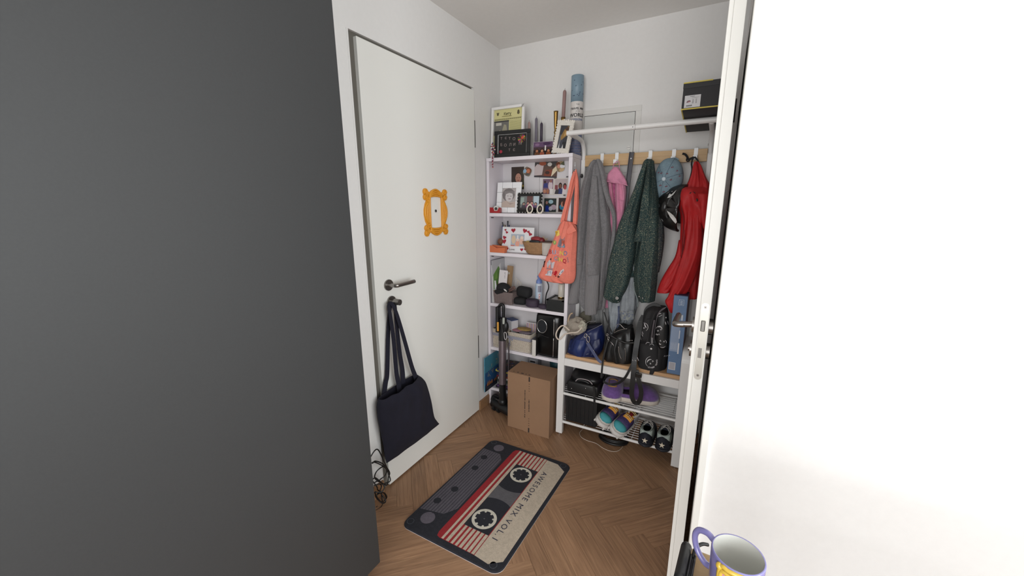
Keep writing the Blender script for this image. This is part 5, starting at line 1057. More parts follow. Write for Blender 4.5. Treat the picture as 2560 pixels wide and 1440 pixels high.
p = at(1543, 745, y=-.236); b = B(); b.cyl(p, p+Vector((0, -.004, 0)), .0085, M((170, 166, 162), .3, .8), n=20).cyl(p+Vector((0, -.004, 0)), p+Vector((0, -.0055, 0)), .0045, M((120, 116, 114), .3, .8), n=16); b.out('button', t)
for u, v in ((1546, 754), (1598, 741), (1607, 745)): p = at(u, v, y=-.232); B().cyl(p, p+Vector((0, -.003, 0)), .003, CHROME, n=10).out('stud', t)
b = B(); b.tube(pts([(1585, 705), (1584, 720), (1590, 738), (1595, 755), (1594, 768)], y=-.225), .0028, M((120, 130, 130), .9), 6); b.out('frayed_trim', t)

# ---- denim cap
t = thing('denim_hat', 'light denim childs cap with small red cherries hanging on the fourth hook', 'cap', (1.12, -.12, 1.58))
DC2 = M((124, 146, 158), .85, kind='denim', sc=26, amt=.14, bump=.4, name='washed_denim')
cc = at(1672, 448, y=-.13); bt = at(1661, 449, y=-.17)
b = B(); rings = []; CAPP = {}
N = 48
for i in range(13):
    f = i/12; rg = []
    for j in range(N):
        a = 2*PI*j/N; rx, rz = .072, .108
        k = math.sin(f*PI/2); x = (bt.x-cc.x)*(1-k)+rx*k*math.copysign(abs(math.cos(a))**.85, math.cos(a)); z = (bt.z-cc.z)*(1-k)*.6+rz*k*math.sin(a)
        if math.sin(a) < -.2: x -= .012*k*(-math.sin(a))
        y = -.066*math.cos(f*PI/2)-.0025*abs(math.cos(3*a+.4))*k+.004*noise.noise(Vector((x*30, z*30, 3)))
        rg.append(Vector((cc.x+x, cc.y+y, cc.z+z)))
    rings.append(rg)
b.loft(rings, DC2, cap=(True, True)); b.out('crown', t)
bt = rings[0][0].copy(); bt = sum(rings[0], Vector())/N
for j in range(6):
    a = 2*PI*(j+.35)/6; jj = int(a/(2*PI)*N) % N; b = B(); b.tube([r_[jj]+Vector((0, -.0009, 0)) for r_ in rings[:12]], .0011, M((96, 116, 132), .8), 5, sub=1); b.out('seam', t)
B().ell(bt+Vector((0, -.003, 0)), (.0105, .005, .0105), M((196, 208, 216), .7), 16, 8).out('top_button', t)
CHR = M((130, 50, 66), .7)
q = random.Random(15)
for i, (u, v) in enumerate(((1656, 435), (1680, 419), (1697, 441), (1681, 449), (1652, 465), (1666, 467), (1684, 471), (1671, 433), (1648, 432), (1690, 427), (1660, 480), (1676, 482))):
    g = at(u, v, y=-.17); best = min((p for r_ in rings for p in r_), key=lambda p: (p.x-g.x)**2+(p.z-g.z)**2)
    b = B(); b.ell(best+Vector((-.0028, -.001, -.001)), (.0028, .0014, .003), CHR, 8, 5).ell(best+Vector((.0034, -.001, .0005)), (.0028, .0014, .003), CHR, 8, 5).tube([best+Vector((-.003, -.002, .003)), best+Vector((.001, -.002, .009)), best+Vector((.0034, -.002, .004))], .0005, M((60, 100, 80), .8), 4, sub=2); b.out('cherry_print', t)
b = B(); b.strap(pts([(1668, 414), (1671, 405), (1678, 398), (1688, 396), (1696, 400)], y=-.125), .010, .003, (0, -1, 0), DC2); b.out('back_strap', t)
b = B(); P = [(1652, 478), (1657, 492), (1668, 499), (1682, 496), (1694, 487), (1698, 474)]; drape(b, [(470, 1650, 1700, .8), (484, 1653, 1694, 1), (499, 1661, 1684, .8)], DC2, dict(y=-.115), .018, folds=5, amp=.3, seed=3, n=50); b.out('brim', t)

# ---- cycling helmet
t = thing('bicycle_helmet', 'black bicycle helmet with white flashes hanging beside the red jacket', 'helmet', (1.14, -.19, 1.42), (.15, 0, -.25))
HB = M((30, 28, 28), .3, name='helmet_black'); hc = at(1700, 520, y=-.15)
_w[t.name] = mat4(hc, (0, .12, -.2)); t.location = hc; t.rotation_euler = (0, .12, -.2)
b = B(); R0, R2_, Ry = .132, .112, .088; rings = []
for i in range(15):
    f = i/14*PI/2; rg = []
    for j in range(30):
        a = -PI/2+PI*j/29; groove = 1-.09*(abs(math.sin(4.2*a)) < .35)*math.sin(min(1, f*1.5)*PI/2)*(f < 1.35)
        rg.append(Vector((-R0*math.cos(a)*math.cos(f)*groove+.02, -Ry*math.sin(f)*groove, R2_*math.sin(a)*(math.cos(f)**.7 if f < 1.5 else .05)*1.0)))
    rings.append(rg)
b.loft(rings, HB, closed=False); o = b.out('shell', t, local=True); md = o.modifiers.new('thickness', 'SOLIDIFY'); md.thickness = .012; md.offset = 1
b = B(); b.ell((.015, .0, 0), (.075, .05, .08), M((16, 15, 16), .7), 24, 14); b.out('foam_liner', t, local=True)
def hp(a, f, s=1.03): return Vector((-R0*math.cos(a)*math.cos(f)*s+.02, -Ry*math.sin(f)*s-.002, R2_*math.sin(a)*math.cos(f)**.7*s))
for s in (-1, 1):
    for fz, rr_ in ((.55, .010), (1.0, .012), (.2, .009)):
        b = B(); b.tube([hp(s*.15, fz+.1), hp(s*.5, fz+.05), hp(s*.85, fz), hp(s*1.15, fz-.1)], rr_, HB, 8, r2=.005); b.out('rib', t, local=True)
b = B(); b.ell(hp(.0, 1.0, 1.07), (.018, .012, .03), HB, 14, 10); b.out('center_ridge', t, local=True)
b = B(); b.tube([Vector((-R0*math.cos(a)*1.06+.02, .006, R2_*math.sin(a)*1.06)) for a in [-PI/2+PI*i/12 for i in range(13)]], .0022, M((196, 190, 186), .4), 6); b.out('white_rim', t, local=True)
B().ell((.038, -.052, -.005), (.014, .008, .02), M((170, 60, 40), .5), 12, 8).out('reflector', t, local=True)

import mathutils
_sh = [o_ for o_ in t.children if o_.name.split('.')[0] == 'shell'][0]; _mw = mat4(hc, (0, .12, -.2))
_ht = mathutils.bvhtree.BVHTree.FromPolygons([_mw @ v.co for v in _sh.data.vertices], [tuple(p.vertices) for p in _sh.data.polygons])
def onh(u, v):
    d = (at(u, v, y=-.2)-Vector((CX, CY, CZ))).normalized(); h_ = _ht.ray_cast(Vector((CX, CY, CZ)), d); return (h_[0]-d*.024) if h_[0] else at(u, v, y=-.24)
for P in ([(1668, 495), (1672, 487), (1680, 478), (1688, 472.5), (1692, 472), (1690, 477), (1683, 487), (1674, 494)], [(1667, 527), (1673, 530), (1683, 538), (1690, 547), (1692, 555), (1689, 559), (1683, 553), (1674, 541)]):
    V = [onh(*p) for p in P]; c_ = sum(V, Vector())/len(V)
    b = B(); b.add([c_]+V+[p+Vector((0, .01, 0)) for p in V], [(0, 1+i, 1+(i+1) % 8) for i in range(8)]+[(1+i, 9+i, 9+(i+1) % 8, 1+(i+1) % 8) for i in range(8)], M((222, 220, 218), .35)); b.out('white_flash', t)
# ---- red jacket
REDJ = M((186, 27, 31), .6, kind='fabric', sc=18, amt=.1, bump=.25, name='red_nylon')
t = thing('red_jacket', 'bright red hooded rain jacket hanging on the rightmost hook by the open door', 'jacket', (1.23, -.15, 1.65))
b = B(); drape(b, [(404, 1736, 1746, .3), (415, 1732, 1754, .5), (440, 1727, 1764, .8), (470, 1714, 1778, 1), (500, 1706, 1776, 1.1), (550, 1706, 1768, 1.1), (610, 1703, 1764, 1.1), (670, 1700, 1758, 1), (710, 1702, 1752, .9), (745, 1712, 1746, .7)], REDJ, dict(y=-.13), .045, folds=3, amp=.5, seed=62, n=90, fine=.12); b.out('body', t)
b = B(); drape(b, [(468, 1704, 1762, .3), (476, 1695, 1770, .8), (492, 1692, 1772, 1.1), (515, 1696, 1772, 1.15), (545, 1702, 1766, 1), (600, 1700, 1740, .9), (640, 1697, 1722, .7)], REDJ, dict(y=-.19), .050, folds=2.5, amp=.5, seed=65, n=80, fine=.05); b.out('hood', t)
b = B(); drape(b, [(484, 1734, 1770, .6), (510, 1740, 1772, 1), (545, 1750, 1770, .9), (572, 1758, 1768, .5)], REDJ, dict(y=-.235), .026, folds=1, amp=.2, seed=66, n=40); b.out('hood_flap', t)
b = B(); drape(b, [(600, 1697, 1724, .7), (640, 1688, 1720, 1.05), (670, 1670, 1710, 1.05), (700, 1653, 1696, 1), (720, 1645, 1682, .95), (730, 1643, 1676, .9)], REDJ, dict(y=-.175), .038, folds=1.4, amp=.35, seed=68, n=60, fine=.12); b.out('sleeve', t)
b = B(); drape(b, [(505, 1716, 1750, .6), (560, 1714, 1756, .9), (620, 1706, 1756, 1), (670, 1694, 1746, 1.05), (715, 1680, 1728, 1.05), (740, 1670, 1712, .95), (752, 1663, 1702, .9), (765, 1668, 1694, .85), (780, 1676, 1688, .5)], REDJ, dict(y=-.215), .040, folds=1.8, amp=.4, seed=69, n=60, fine=.12); b.out('sleeve', t)
for P in ([(1704, 490), (1704, 520), (1709, 545), (1708, 580), (1706, 620), (1703, 645)], [(1713, 545), (1711, 600), (1706, 640), (1698, 665)]):
    B().tube(pts(P, y=-.247), .0014, M((60, 16, 20), .6), 5).out('zip', t)
b = B(); p = at(1731, 484, y=-.262); b.ell(p, (.014, .006, .010), M((40, 22, 24), .6), 10, 6); b.out('toggle', t)
b = B(); p = at(1741, 501, y=-.262); b.ell(p, (.008, .005, .010), M((50, 30, 30), .6), 10, 6).tube([p, at(1735, 491, y=-.262)], .0012, M((70, 20, 24), .6), 5); b.out('toggle', t)
b = B(); BL = M((22, 22, 24), .8); b.strap(pts([(1706, 384), (1713, 386), (1718, 392), (1721, 399), (1728, 396), (1735, 393)], y=-.10), .011, .002, (.2, -1, .3), BL); b.strap(pts([(1735, 392), (1731, 399), (1729, 410), (1730, 424), (1727, 440), (1722, 456)], y=-.125), .008, .002, (0, -1, 0), BL); b.strap(pts([(1736, 392), (1742, 398), (1745, 404), (1742, 412)], y=-.11), .008, .002, (0, -1, 0), BL); b.tube(pts([(1718, 394), (1716, 400), (1720, 404), (1725, 400)], y=-.105), .0028, BL, 6); b.out('black_drawstring', t)

# ================================================================ CORAL TOTE
CO = M((232, 130, 112), .85, kind='fabric', sc=28, amt=.08, bump=.3, name='coral_canvas')
t = thing('coral_tote', 'coral orange cotton tote bag with colourful print hanging on the bookshelf side', 'bag', (.60, -.2, 1.62))
b = B(); drape(b, [(1406, 550, 1432, 556, .7), (1398, 564, 1441, 566, .9), (1390, 585, 1443, 588, 1), (1378, 615, 1442, 618, 1), (1364, 650, 1441, 652, 1), (1353, 676, 1440, 682, .95), (1347, 690, 1438, 696, .8), (1360, 701, 1434, 705, .5), (1385, 707, 1428, 709, .2)], CO, dict(y=-.222), .03, folds=4, amp=.5, seed=71, n=90, flatback=True); rg_ = b.out('bag_body', t)
knob = thing('knob', 'small black and white football shaped knob on the outer side of the bookshelf', 'knob', (.60, -.185, 1.625)) if False else None
pk = at(1440, 430, y=-.19)
for L, yy in (([(1436, 422), (1430, 450), (1421, 490), (1411, 530), (1405, 556)], -.232), ([(1438, 424), (1435, 450), (1429, 480), (1418, 520), (1412, 556)], -.205), ([(1439, 424), (1441, 450), (1440, 490), (1438, 530), (1436, 560)], -.228), ([(1440, 424), (1443, 455), (1443, 500), (1441, 535), (1440, 562)], -.20)):
    P = pts(L, y=yy); P[0] = Vector((pk.x-.004, pk.y-.004, pk.z+.012)); b = B(); b.strap(P, .017, .0025, (-.2, -1, 0), CO, n2=.024); b.out('handle', t)
b = B(); P = [at(*p, y=-.262) for p in ((1430, 560), (1441, 577), (1421, 586), (1413, 578))]; 
b.add(P+[p+Vector((0, .012, 0)) for p in P], [(0, 1, 2, 3), (4, 7, 6, 5), (0, 4, 5, 1), (1, 5, 6, 2), (2, 6, 7, 3), (3, 7, 4, 0)], CO); b.out('folded_corner', t)
def surf(o, p, off=.0012):
    """nearest front-side depth of a bag body at x,z"""
    return p
import mathutils
def bvh(o): return mathutils.bvhtree.BVHTree.FromPolygons([v.co.copy() for v in o.data.vertices], [tuple(p.vertices) for p in o.data.polygons])
def onto(tree, u, v, y, lift=.0012):
    d = at(u, v, y=y)-Vector((CX, CY, CZ)); o_ = Vector((CX, CY, CZ)); h_ = tree.ray_cast(o_, d.normalized())
    return (h_[0]-d.normalized()*lift) if h_[0] else at(u, v, y=y)
bt_ = bvh(rg_)
def decal(name, polys, parent=t, tree=bt_, y=-.25):
    """printed motif laid on the cloth surface: outline points subdivided and projected onto the bag"""
    b = B()
    for k, (P, c) in enumerate(polys):
        n = len(P); cen_ = (sum(p[0] for p in P)/n, sum(p[1] for p in P)/n)
        V = [onto(tree, *cen_, y, .0012+.0003*k)]+[onto(tree, *p, y, .0012+.0003*k) for p in P]+[onto(tree, (p[0]+cen_[0])/2, (p[1]+cen_[1])/2, y, .0012+.0003*k) for p in P]
        b.add(V, [(0, n+1+i, n+1+(i+1) % n) for i in range(n)]+[(n+1+i, 1+i, 1+(i+1) % n, n+1+(i+1) % n) for i in range(n)], PRINT, col=c)
    return b.out(name, parent, recalc=False)
def C8(x, y, r, r2=None, n=12): return circ(x, y, r, r2 or r, n)
decal('sun_print', [(C8(1394, 584, 4, 5), (222, 190, 80)), ([(1390, 592), (1388, 578), (1398, 575), (1399, 588)], (226, 196, 90))])
decal('leaf_print', [(C8(1386, 606, 4.5, 6), (120, 160, 90)), (C8(1386, 605, 2, 3), (200, 190, 90))])
decal('sticker_print', [([(1401, 590), (1412, 592), (1411, 607), (1413, 619), (1402, 620), (1393, 616), (1397, 602)], (120, 110, 120)), ([(1404, 598), (1411, 600), (1411, 611), (1404, 610)], (176, 80, 56)), ([(1394, 613), (1412, 613), (1410, 620), (1400, 619)], (130, 160, 180))])
decal('feather_print', [([(1366, 641), (1371, 631), (1370, 638), (1366, 643)], (150, 60, 60))])
cols = [(224, 120, 96), (130, 166, 200), (232, 150, 140), (222, 190, 80), (130, 116, 150)]
def lettr(name, ch, u, v, hpx, c, rot=0):
    """bubble letter projected on the bag"""
    cu = bpy.data.curves.new(name, 'FONT'); cu.body = ch; cu.size = hpx*1.35; cu.align_x = 'CENTER'; cu.align_y = 'CENTER'; cu.offset = .55*hpx/14; cu.resolution_u = 2
    ob = bpy.data.objects.new(name, cu); COL.objects.link(ob); me = bpy.data.meshes.new_from_object(ob.evaluated_get(bpy.context.evaluated_depsgraph_get())); bpy.data.objects.remove(ob)
    for q_ in me.vertices:
        x_, y_ = q_.co.x*math.cos(rot)-q_.co.y*math.sin(rot), q_.co.x*math.sin(rot)+q_.co.y*math.cos(rot); q_.co = onto(bt_, u+x_*.85, v-y_, -.25, .0022)
    me.materials.clear(); me.materials.append(M(c, .7)); o_ = bpy.data.objects.new(name, me); COL.objects.link(o_); o_.parent = t; o_.matrix_parent_inverse = _w[t.name].inverted()
INK2 = (90, 60, 84)
for i, (ch, u, v, c) in enumerate((('B', 1375.5, 630, (168, 50, 52)), ('U', 1385, 631.5, cols[1]), ('O', 1394.5, 632, cols[2]), ('N', 1404, 633.5, cols[3]), ('O', 1413, 634, cols[4]), ('C', 1389, 646.5, (150, 150, 170)), ('I', 1395.5, 648, (110, 150, 90)), ('N', 1402, 650, (222, 190, 80)), ('Q', 1411, 653, (176, 36, 50)))):
    lettr('letter', ch, u, v, 11.5 if i < 5 else 10.5, c)
for i, ch in enumerate('ues'): lettr('letter', ch, 1419-.3*i+1.2*i, 645+4.5*i, 5, (120, 100, 120), -1.0)
decal('coffee_pot_print', [([(1365.5, 652), (1375, 650), (1387, 655), (1383, 671), (1368, 669)], (196, 190, 196)), ([(1366.5, 674), (1381, 676), (1382.5, 691), (1362.5, 688)], (196, 190, 196)), ([(1369, 654), (1371.5, 654), (1372, 669), (1370.5, 669)], (150, 150, 160)), ([(1377, 654), (1379.5, 655), (1378, 670), (1376, 670)], (150, 150, 160)), ([(1367.5, 669.5), (1382, 672), (1381.5, 675), (1366.5, 673)], (126, 126, 138)), ([(1369, 677), (1371, 677), (1369.5, 688), (1367.5, 688)], (160, 160, 170)), ([(1375, 678), (1377, 678), (1376.5, 690), (1374.5, 690)], (160, 160, 170)), (C8(1377, 648, 1.6, 2.6), (50, 24, 30))])
decal('pot_handle_print', [([(1364, 652), (1360, 653), (1359.5, 656), (1363, 655)], (50, 24, 30)), ([(1360, 654), (1362, 655), (1360.5, 668), (1358, 668)], (50, 24, 30))])
decal('heart_print', [([(p[0], p[1]) for p in [(1387-(x-0)*1, 683-z) for x, z in heart(0, 0, 7.5, -.3)]], (190, 24, 44))])
decal('spoon_print', [([(1396, 687), (1402, 676), (1409, 672), (1410, 677), (1404, 684), (1399, 690)], (214, 206, 210)), (C8(1399, 686, 1.3), (60, 40, 50)), (C8(1396, 692, 3, 2.4), (90, 40, 36)), (C8(1389.5, 690.5, 1.3), (90, 40, 36)), ([(1403, 681), (1408, 675), (1408, 678), (1404, 683)], (120, 120, 140))])
kb = thing('wall_hook', 'small black and white round hook on the outer side of the bookshelf', 'knob', (.592, pk.y, pk.z))
b = B(); b.cyl((0, 0, 0), (.010, 0, 0), .006, CHROME, n=14).ell((.016, 0, 0), (.009, .012, .014), M((206, 200, 196), .3), 18, 12); b.out('knob_body', kb, local=True)
for dy, dz in ((-.009, .004), (-.006, -.008), (-.004, .011), (-.011, -.003)): B().ell((.014, dy, dz), (.006, .0035, .0035), BLKG, 8, 6).out('black_spot', kb, local=True)
kb = thing('wall_hook', 'second dark round hook further back on the bookshelf side near the cardigan', 'knob', (.592, -.06, 1.605))
b = B(); b.cyl((0, 0, 0), (.010, 0, 0), .006, CHROME, n=14).ell((.014, 0, 0), (.008, .011, .013), M((60, 58, 58), .3), 18, 12); b.out('knob_body', kb, local=True)

# ================================================================ BAGS AND BOX ON THE BENCH
BZ = .5415
LIN = M((160, 150, 138), .95, kind='fabric', sc=40, amt=.12, bump=.4, name='linen')
t = thing('linen_bag', 'crumpled beige linen bag with a hanging cord lying on the left bench arm', 'bag', (.66, -.24, .70))
cl = at(1438, 812, y=-.24)
def lump(b, c, r, m_, sd, n=26, k=16, amp=.35, fr=26):
    rg = []
    for i in range(k+1):
        th_ = PI*i/k; row = []
        for j in range(n):
            a = 2*PI*j/n; d = Vector((math.sin(th_)*math.cos(a), math.sin(th_)*math.sin(a), -math.cos(th_))); q_ = 1+amp*(.6-2.2*abs(noise.noise(d*1.9+Vector((sd, sd, sd))))+.35*noise.noise(d*5+Vector((sd, 0, 0))))
            row.append(Vector(c)+Vector((d.x*r[0]*q_, d.y*r[1]*q_, d.z*r[2]*q_)))
        rg.append(row)
    b.loft(rg, m_)
b = B(); lump(b, cl+Vector((.01, 0, -.008)), (.058, .045, .052), LIN, 3.1); lump(b, cl+Vector((-.03, .0, -.035)), (.036, .04, .03), LIN, 8.4); b.out('bag_body', t)
b = B(); lump(b, cl+Vector((.045, -.01, .0)), (.028, .03, .032), M((186, 182, 166), .9), 5.5); b.out('pale_hem', t)
CORD = M((206, 192, 178), .9)
b = B(); b.tube(pts([(1424, 826), (1408, 814), (1396, 822), (1390, 836), (1393, 846), (1400, 848), (1412, 836), (1428, 832), (1444, 830), (1456, 818)], y=-.34), .0042, CORD, 8, sub=5); b.out('cord_loop', t)
b = B(); b.tube(pts([(1420, 806), (1422, 794), (1427, 785), (1432, 783)], y=-.26), .0045, M((176, 154, 128), .9), 8); b.out('cord_loop', t)
B().ell(at(1463, 795, y=-.12), (.04, .03, .045), M((110, 106, 92), .9, kind='fabric', sc=30, amt=.2), 18, 12).out('inner_cloth', t)

BLU = M((20, 33, 80), .42, kind='noise', sc=55, amt=.14, bump=.25, name='blue_leather')
t = thing('blue_handbag', 'royal blue leather handbag standing open at the left of the bench', 'handbag', (.73, -.2, BZ))
b = B(); drape(b, [(1466, 822, 1506, 812, .5), (1452, 830, 1509, 822, .85), (1436, 842, 1511, 838, 1), (1426, 858, 1511, 856, 1.08), (1421, 872, 1508, 870, 1.1), (1424, 884, 1502, 882, 1), (1436, 892, 1496, 889, .9), (1446, 896, 1490, 892, .6)], BLU, dict(y=-.215), .072, folds=3, amp=.18, seed=81, n=70); o_blue = b.out('bag_body', t)
tb = bvh(o_blue)
b = B(); drape(b, [(1441, 846, 1466, 848, .5), (1436, 860, 1467, 862, .95), (1432, 875, 1464, 878, 1), (1437, 889, 1460, 892, .7)], M((28, 45, 98), .4, kind='noise', sc=55, amt=.12, bump=.2), dict(y=-.272), .040, folds=2, amp=.1, seed=83, n=50); b.out('front_pocket', t)
b = B(); drape(b, [(1426, 848, 1438, 846, .5), (1423, 866, 1434, 864, 1), (1426, 880, 1436, 882, .8)], BLU, dict(y=-.24), .034, folds=1, seed=84, n=30); b.out('side_gusset', t)
b = B(); drape(b, [(1468, 850, 1500, 846, .4), (1466, 868, 1502, 866, .8), (1463, 887, 1490, 886, .8)], M((22, 31, 72), .45, kind='noise', sc=55, amt=.12, bump=.3), dict(y=-.270), .030, folds=3, amp=.3, seed=85, n=50); b.out('front_pocket', t)
b = B(); drape(b, [(1467, 812, 1503, 808, .8), (1466, 818, 1504, 812, 1)], M((10, 12, 34), .7), dict(y=-.20), .052, folds=1, amp=0, seed=1, n=40); b.out('opening', t)  # closed cap, the bag's shaded inside painted as dark navy
for P in ([(1461, 832), (1461, 820), (1467, 808), (1476, 804), (1490, 803)], [(1462, 834), (1475, 826), (1490, 819), (1505, 811)]): B().tube(pts(P, y=-.268), .0014, M((170, 170, 176), .3, .8), 6).out('zip', t)
SV = M((190, 184, 180), .25, .9, name='silver_hardware')
B().tube(pts([(1461, 838), (1464, 834), (1468, 838), (1465, 844), (1461, 842)], y=-.30), .0022, SV, 6, closed=True).out('ring', t)
B().tube(pts([(1466, 842), (1472, 841), (1474, 850), (1471, 856), (1467, 850)], y=-.305), .0024, SV, 6, closed=True).out('ring', t)
for u, v in ((1467, 856), (1473, 856)): p = at(u, v, y=-.305); B().cyl(p, p+Vector((0, 0, -.008)), .003, SV, n=8).out('rivet', t)
b = B(); b.strap(pts([(1469, 857), (1478, 872), (1488, 888), (1496, 900), (1504, 907)], y=-.308), .017, .003, (0, -1, .3), M((28, 42, 90), .4)); b.out('shoulder_strap', t)
for u, v in ((1484, 876), (1486, 880)): B().ell(at(u, v, y=-.313), (.0025, .0015, .0025), SV, 8, 6).out('stud', t)

BKL = M((20, 20, 21), .38, kind='noise', sc=60, amt=.25, bump=.3, name='black_leather')
t = thing('black_handbag', 'black leather handbag with silver zips standing in the middle of the bench', 'handbag', (.93, -.2, BZ))
b = B(); drape(b, [(1534, 832, 1582, 816, .5), (1522, 842, 1585, 828, .9), (1516, 858, 1588, 846, 1.05), (1513, 876, 1588, 868, 1.1), (1510, 892, 1586, 890, 1.05), (1512, 902, 1584, 908, .9)], BKL, dict(y=-.215), .075, folds=3, amp=.16, seed=91, n=80); ob_ = b.out('bag_body', t)
b = B(); drape(b, [(1535, 825, 1581, 811, .8), (1533, 832, 1583, 816, 1)], M((8, 8, 9), .8), dict(y=-.2), .06, folds=1, amp=0, seed=1, n=40); b.out('opening', t)  # near-black cap, its colour stands for shade inside the bag
b = B(); drape(b, [(1545, 812, 1560, 808, .5), (1540, 822, 1575, 814, 1), (1537, 830, 1580, 818, .9)], BKL, dict(y=-.13), .02, folds=2, seed=4, n=40); b.out('rear_wall', t)
for P, r_ in (([(1534, 832), (1540, 818), (1544, 811), (1550, 811), (1556, 817), (1562, 822)], .0011), ([(1534, 833), (1545, 827), (1558, 823), (1568, 822)], .0013), ([(1526, 854), (1533, 862), (1536, 872), (1537, 884)], .0012), ([(1546, 866), (1547, 878), (1550, 890), (1554, 898)], .0018), ([(1562, 870), (1564, 885), (1563, 903)], .0011), ([(1571, 852), (1577, 851), (1582, 851)], .0011)): B().tube(pts(P, y=-.298), r_, SV, 6).out('zip', t)
b = B(); p_ = spline(pts([(1528, 840), (1540, 847), (1555, 854), (1568, 858), (1583, 857)], y=-.292), 9)
for i, p in enumerate(p_): b.ell(p, (.0062, .004, .0062), M((14, 14, 15), .45), 8, 6)
b.out('braided_handle', t)
for u, v in ((1518, 837), (1521, 845), (1520, 852)): B().tube([at(u, v, y=-.288)+Vector((.0055*math.cos(a), 0, .007*math.sin(a))) for a in [2*PI*i/10 for i in range(10)]], .0018, SV, 6, closed=True, sub=1).out('chain_ring', t)
B().box(at(1536, 869, y=-.3).x-.002, at(1536, 869, y=-.3).x+.002, -.303, -.298, at(1537, 885, y=-.3).z, at(1536, 869, y=-.3).z, SV, .001).out('zip_pull', t)
b = B(); b.strap(pts([(1510, 780), (1517, 800), (1524, 818), (1530, 832)], y=-.20), .008, .002, (0, -1, 0), BLACK); b.out('shoulder_strap', t)
b = B(); b.strap(pts([(1519, 852), (1514, 872), (1509, 892), (1506, 912), (1504, 935), (1503, 945)], y=-.332), .010, .002, (0, -1, 0), BLACK); b.out('shoulder_strap', t)
b = B(); b.strap([at(*p[:2], y=p[2]) for p in ((1583, 905, -.335), (1572, 928, -.338), (1562, 945, -.335), (1548, 957, -.325), (1532, 961, -.315), (1518, 959, -.31), (1508, 953, -.30))], .013, .0022, (0, -1, .25), BLACK); b.out('shoulder_strap', t)

BPK = M((30, 29, 31), .75, kind='fabric', sc=30, amt=.12, bump=.3, name='backpack_black')
t = thing('backpack', 'black backpack with white smiley prints standing at the right of the bench', 'backpack', (1.12, -.2, BZ))
b = B(); drape(b, [(1628, 763, 1664, 765, .4), (1616, 772, 1669, 772, .8), (1608, 790, 1672, 790, 1), (1602, 820, 1673, 820, 1.05), (1599, 850, 1672, 850, 1.1), (1597, 885, 1670, 885, 1.15), (1596, 915, 1667, 918, 1.15), (1599, 928, 1662, 933, 1)], BPK, dict(y=-.2), .078, folds=3, amp=.22, seed=101, n=90); o_b = b.out('bag_body', t)
b = B(); drape(b, [(856, 1601, 1640, .6), (866, 1599, 1646, 1), (890, 1598, 1648, 1.05), (915, 1597, 1648, 1.05), (930, 1602, 1644, .8)], BPK, dict(y=-.27), .034, folds=2, amp=.1, seed=103, n=60); o_p = b.out('front_pocket', t)
b = B(); drape(b, [(795, 1612, 1634, .5), (815, 1606, 1632, .9), (850, 1602, 1630, .9)], BPK, dict(y=-.262), .03, folds=2, amp=.1, seed=104, n=40); b.out('upper_pocket', t)
b = B(); drape(b, [(778, 1646, 1668, .5), (800, 1640, 1671, .9), (840, 1636, 1672, 1), (870, 1646, 1670, .9)], M((18, 18, 19), .4), dict(y=-.262), .026, folds=2, amp=.1, seed=105, n=40); b.out('side_pocket', t)
b = B(); b.strap(pts([(1612, 792), (1614, 776), (1622, 766), (1634, 761), (1646, 764), (1652, 772)], y=-.22), .016, .006, (0, -1, 0), BLACK); b.out('grab_handle', t)
b = B(); b.tube(pts([(1663, 770), (1652, 778), (1644, 790), (1640, 805), (1637, 825), (1634, 850)], y=-.292), .0016, M((120, 116, 120), .4, .5), 6); b.out('zip', t)
b = B(); b.tube(pts([(1666, 768), (1656, 772), (1648, 780), (1642, 792)], y=-.293), .0016, M((116, 108, 112), .5), 6); b.out('zip', t)
b = B(); b.strap(pts([(1636, 800), (1632, 822), (1629, 845)], y=-.303), .008, .0018, (0, -1, 0), M((70, 62, 66), .6)); b.out('zip_pull', t)
b = B(); b.strap(pts([(1630, 844), (1630, 851), (1630, 858)], y=-.306), .010, .002, (0, -1, 0), M((120, 118, 120), .4)); b.out('zip_pull', t)
B().ell(at(1628, 872, y=-.312), (.0055, .002, .0055), M((216, 212, 210), .4), 14, 8).out('white_stud', t)
def btree(objs):
    V = []; P = []
    for o in objs:
        n = len(V); V += [v.co.copy() for v in o.data.vertices]; P += [tuple(i+n for i in p.vertices) for p in o.data.polygons]
    return mathutils.bvhtree.BVHTree.FromPolygons(V, P)
tr_ = btree([o for o in t.children if o.name.split('.')[0] in ('bag_body', 'front_pocket', 'upper_pocket', 'side_pocket')])
WHT = M((206, 202, 204), .7, name='white_ink')
def ink(name, polys):
    b = B()
    for P, w in polys:
        S_ = spline([(p[0], p[1], 0) for p in P], 4); n = len(S_); V = []
        for i, p in enumerate(S_):
            d = (S_[min(n-1, i+1)]-S_[max(0, i-1)]).normalized(); q_ = (d.y, -d.x); k = w*(.35+.65*math.sin(PI*min(1, max(0, i/(n-1))))) if w > .9 else w
            for s in (-1, 1): V.append(onto(tr_, p.x+q_[0]*s*k/2, p.y+q_[1]*s*k/2, -.3, .0014))
        b.add(V, [(2*i, 2*i+1, 2*i+3, 2*i+2) for i in range(n-1)], WHT)
    b.out(name, t, recalc=False)
def plus(u, v, r, a=0): return [([(u-r*math.cos(a), v-r*math.sin(a)), (u+r*math.cos(a), v+r*math.sin(a))], .89), ([(u+r*math.sin(a), v-r*math.cos(a)), (u-r*math.sin(a), v+r*math.cos(a))], .89)]
def arcp(u, v, r, a0, a1, w): return ([(u+r*math.cos(a0+(a1-a0)*i/5), v+r*math.sin(a0+(a1-a0)*i/5)) for i in range(6)], w)
ink('smiley_print', [arcp(1628, 905, 14, 2.2, 4.6, 1.2), arcp(1627, 908, 9.5, 3.3, 4.9, 2.4)]+plus(1626, 909, 2.4, .6)+plus(1632, 903, 2.6, .1))
ink('smiley_print', [arcp(1609, 818, 11, -1.6, 1.0, 1.1), ([(1611, 808), (1613, 815), (1616, 820)], 2.4)]+plus(1610, 820, 2, .3))
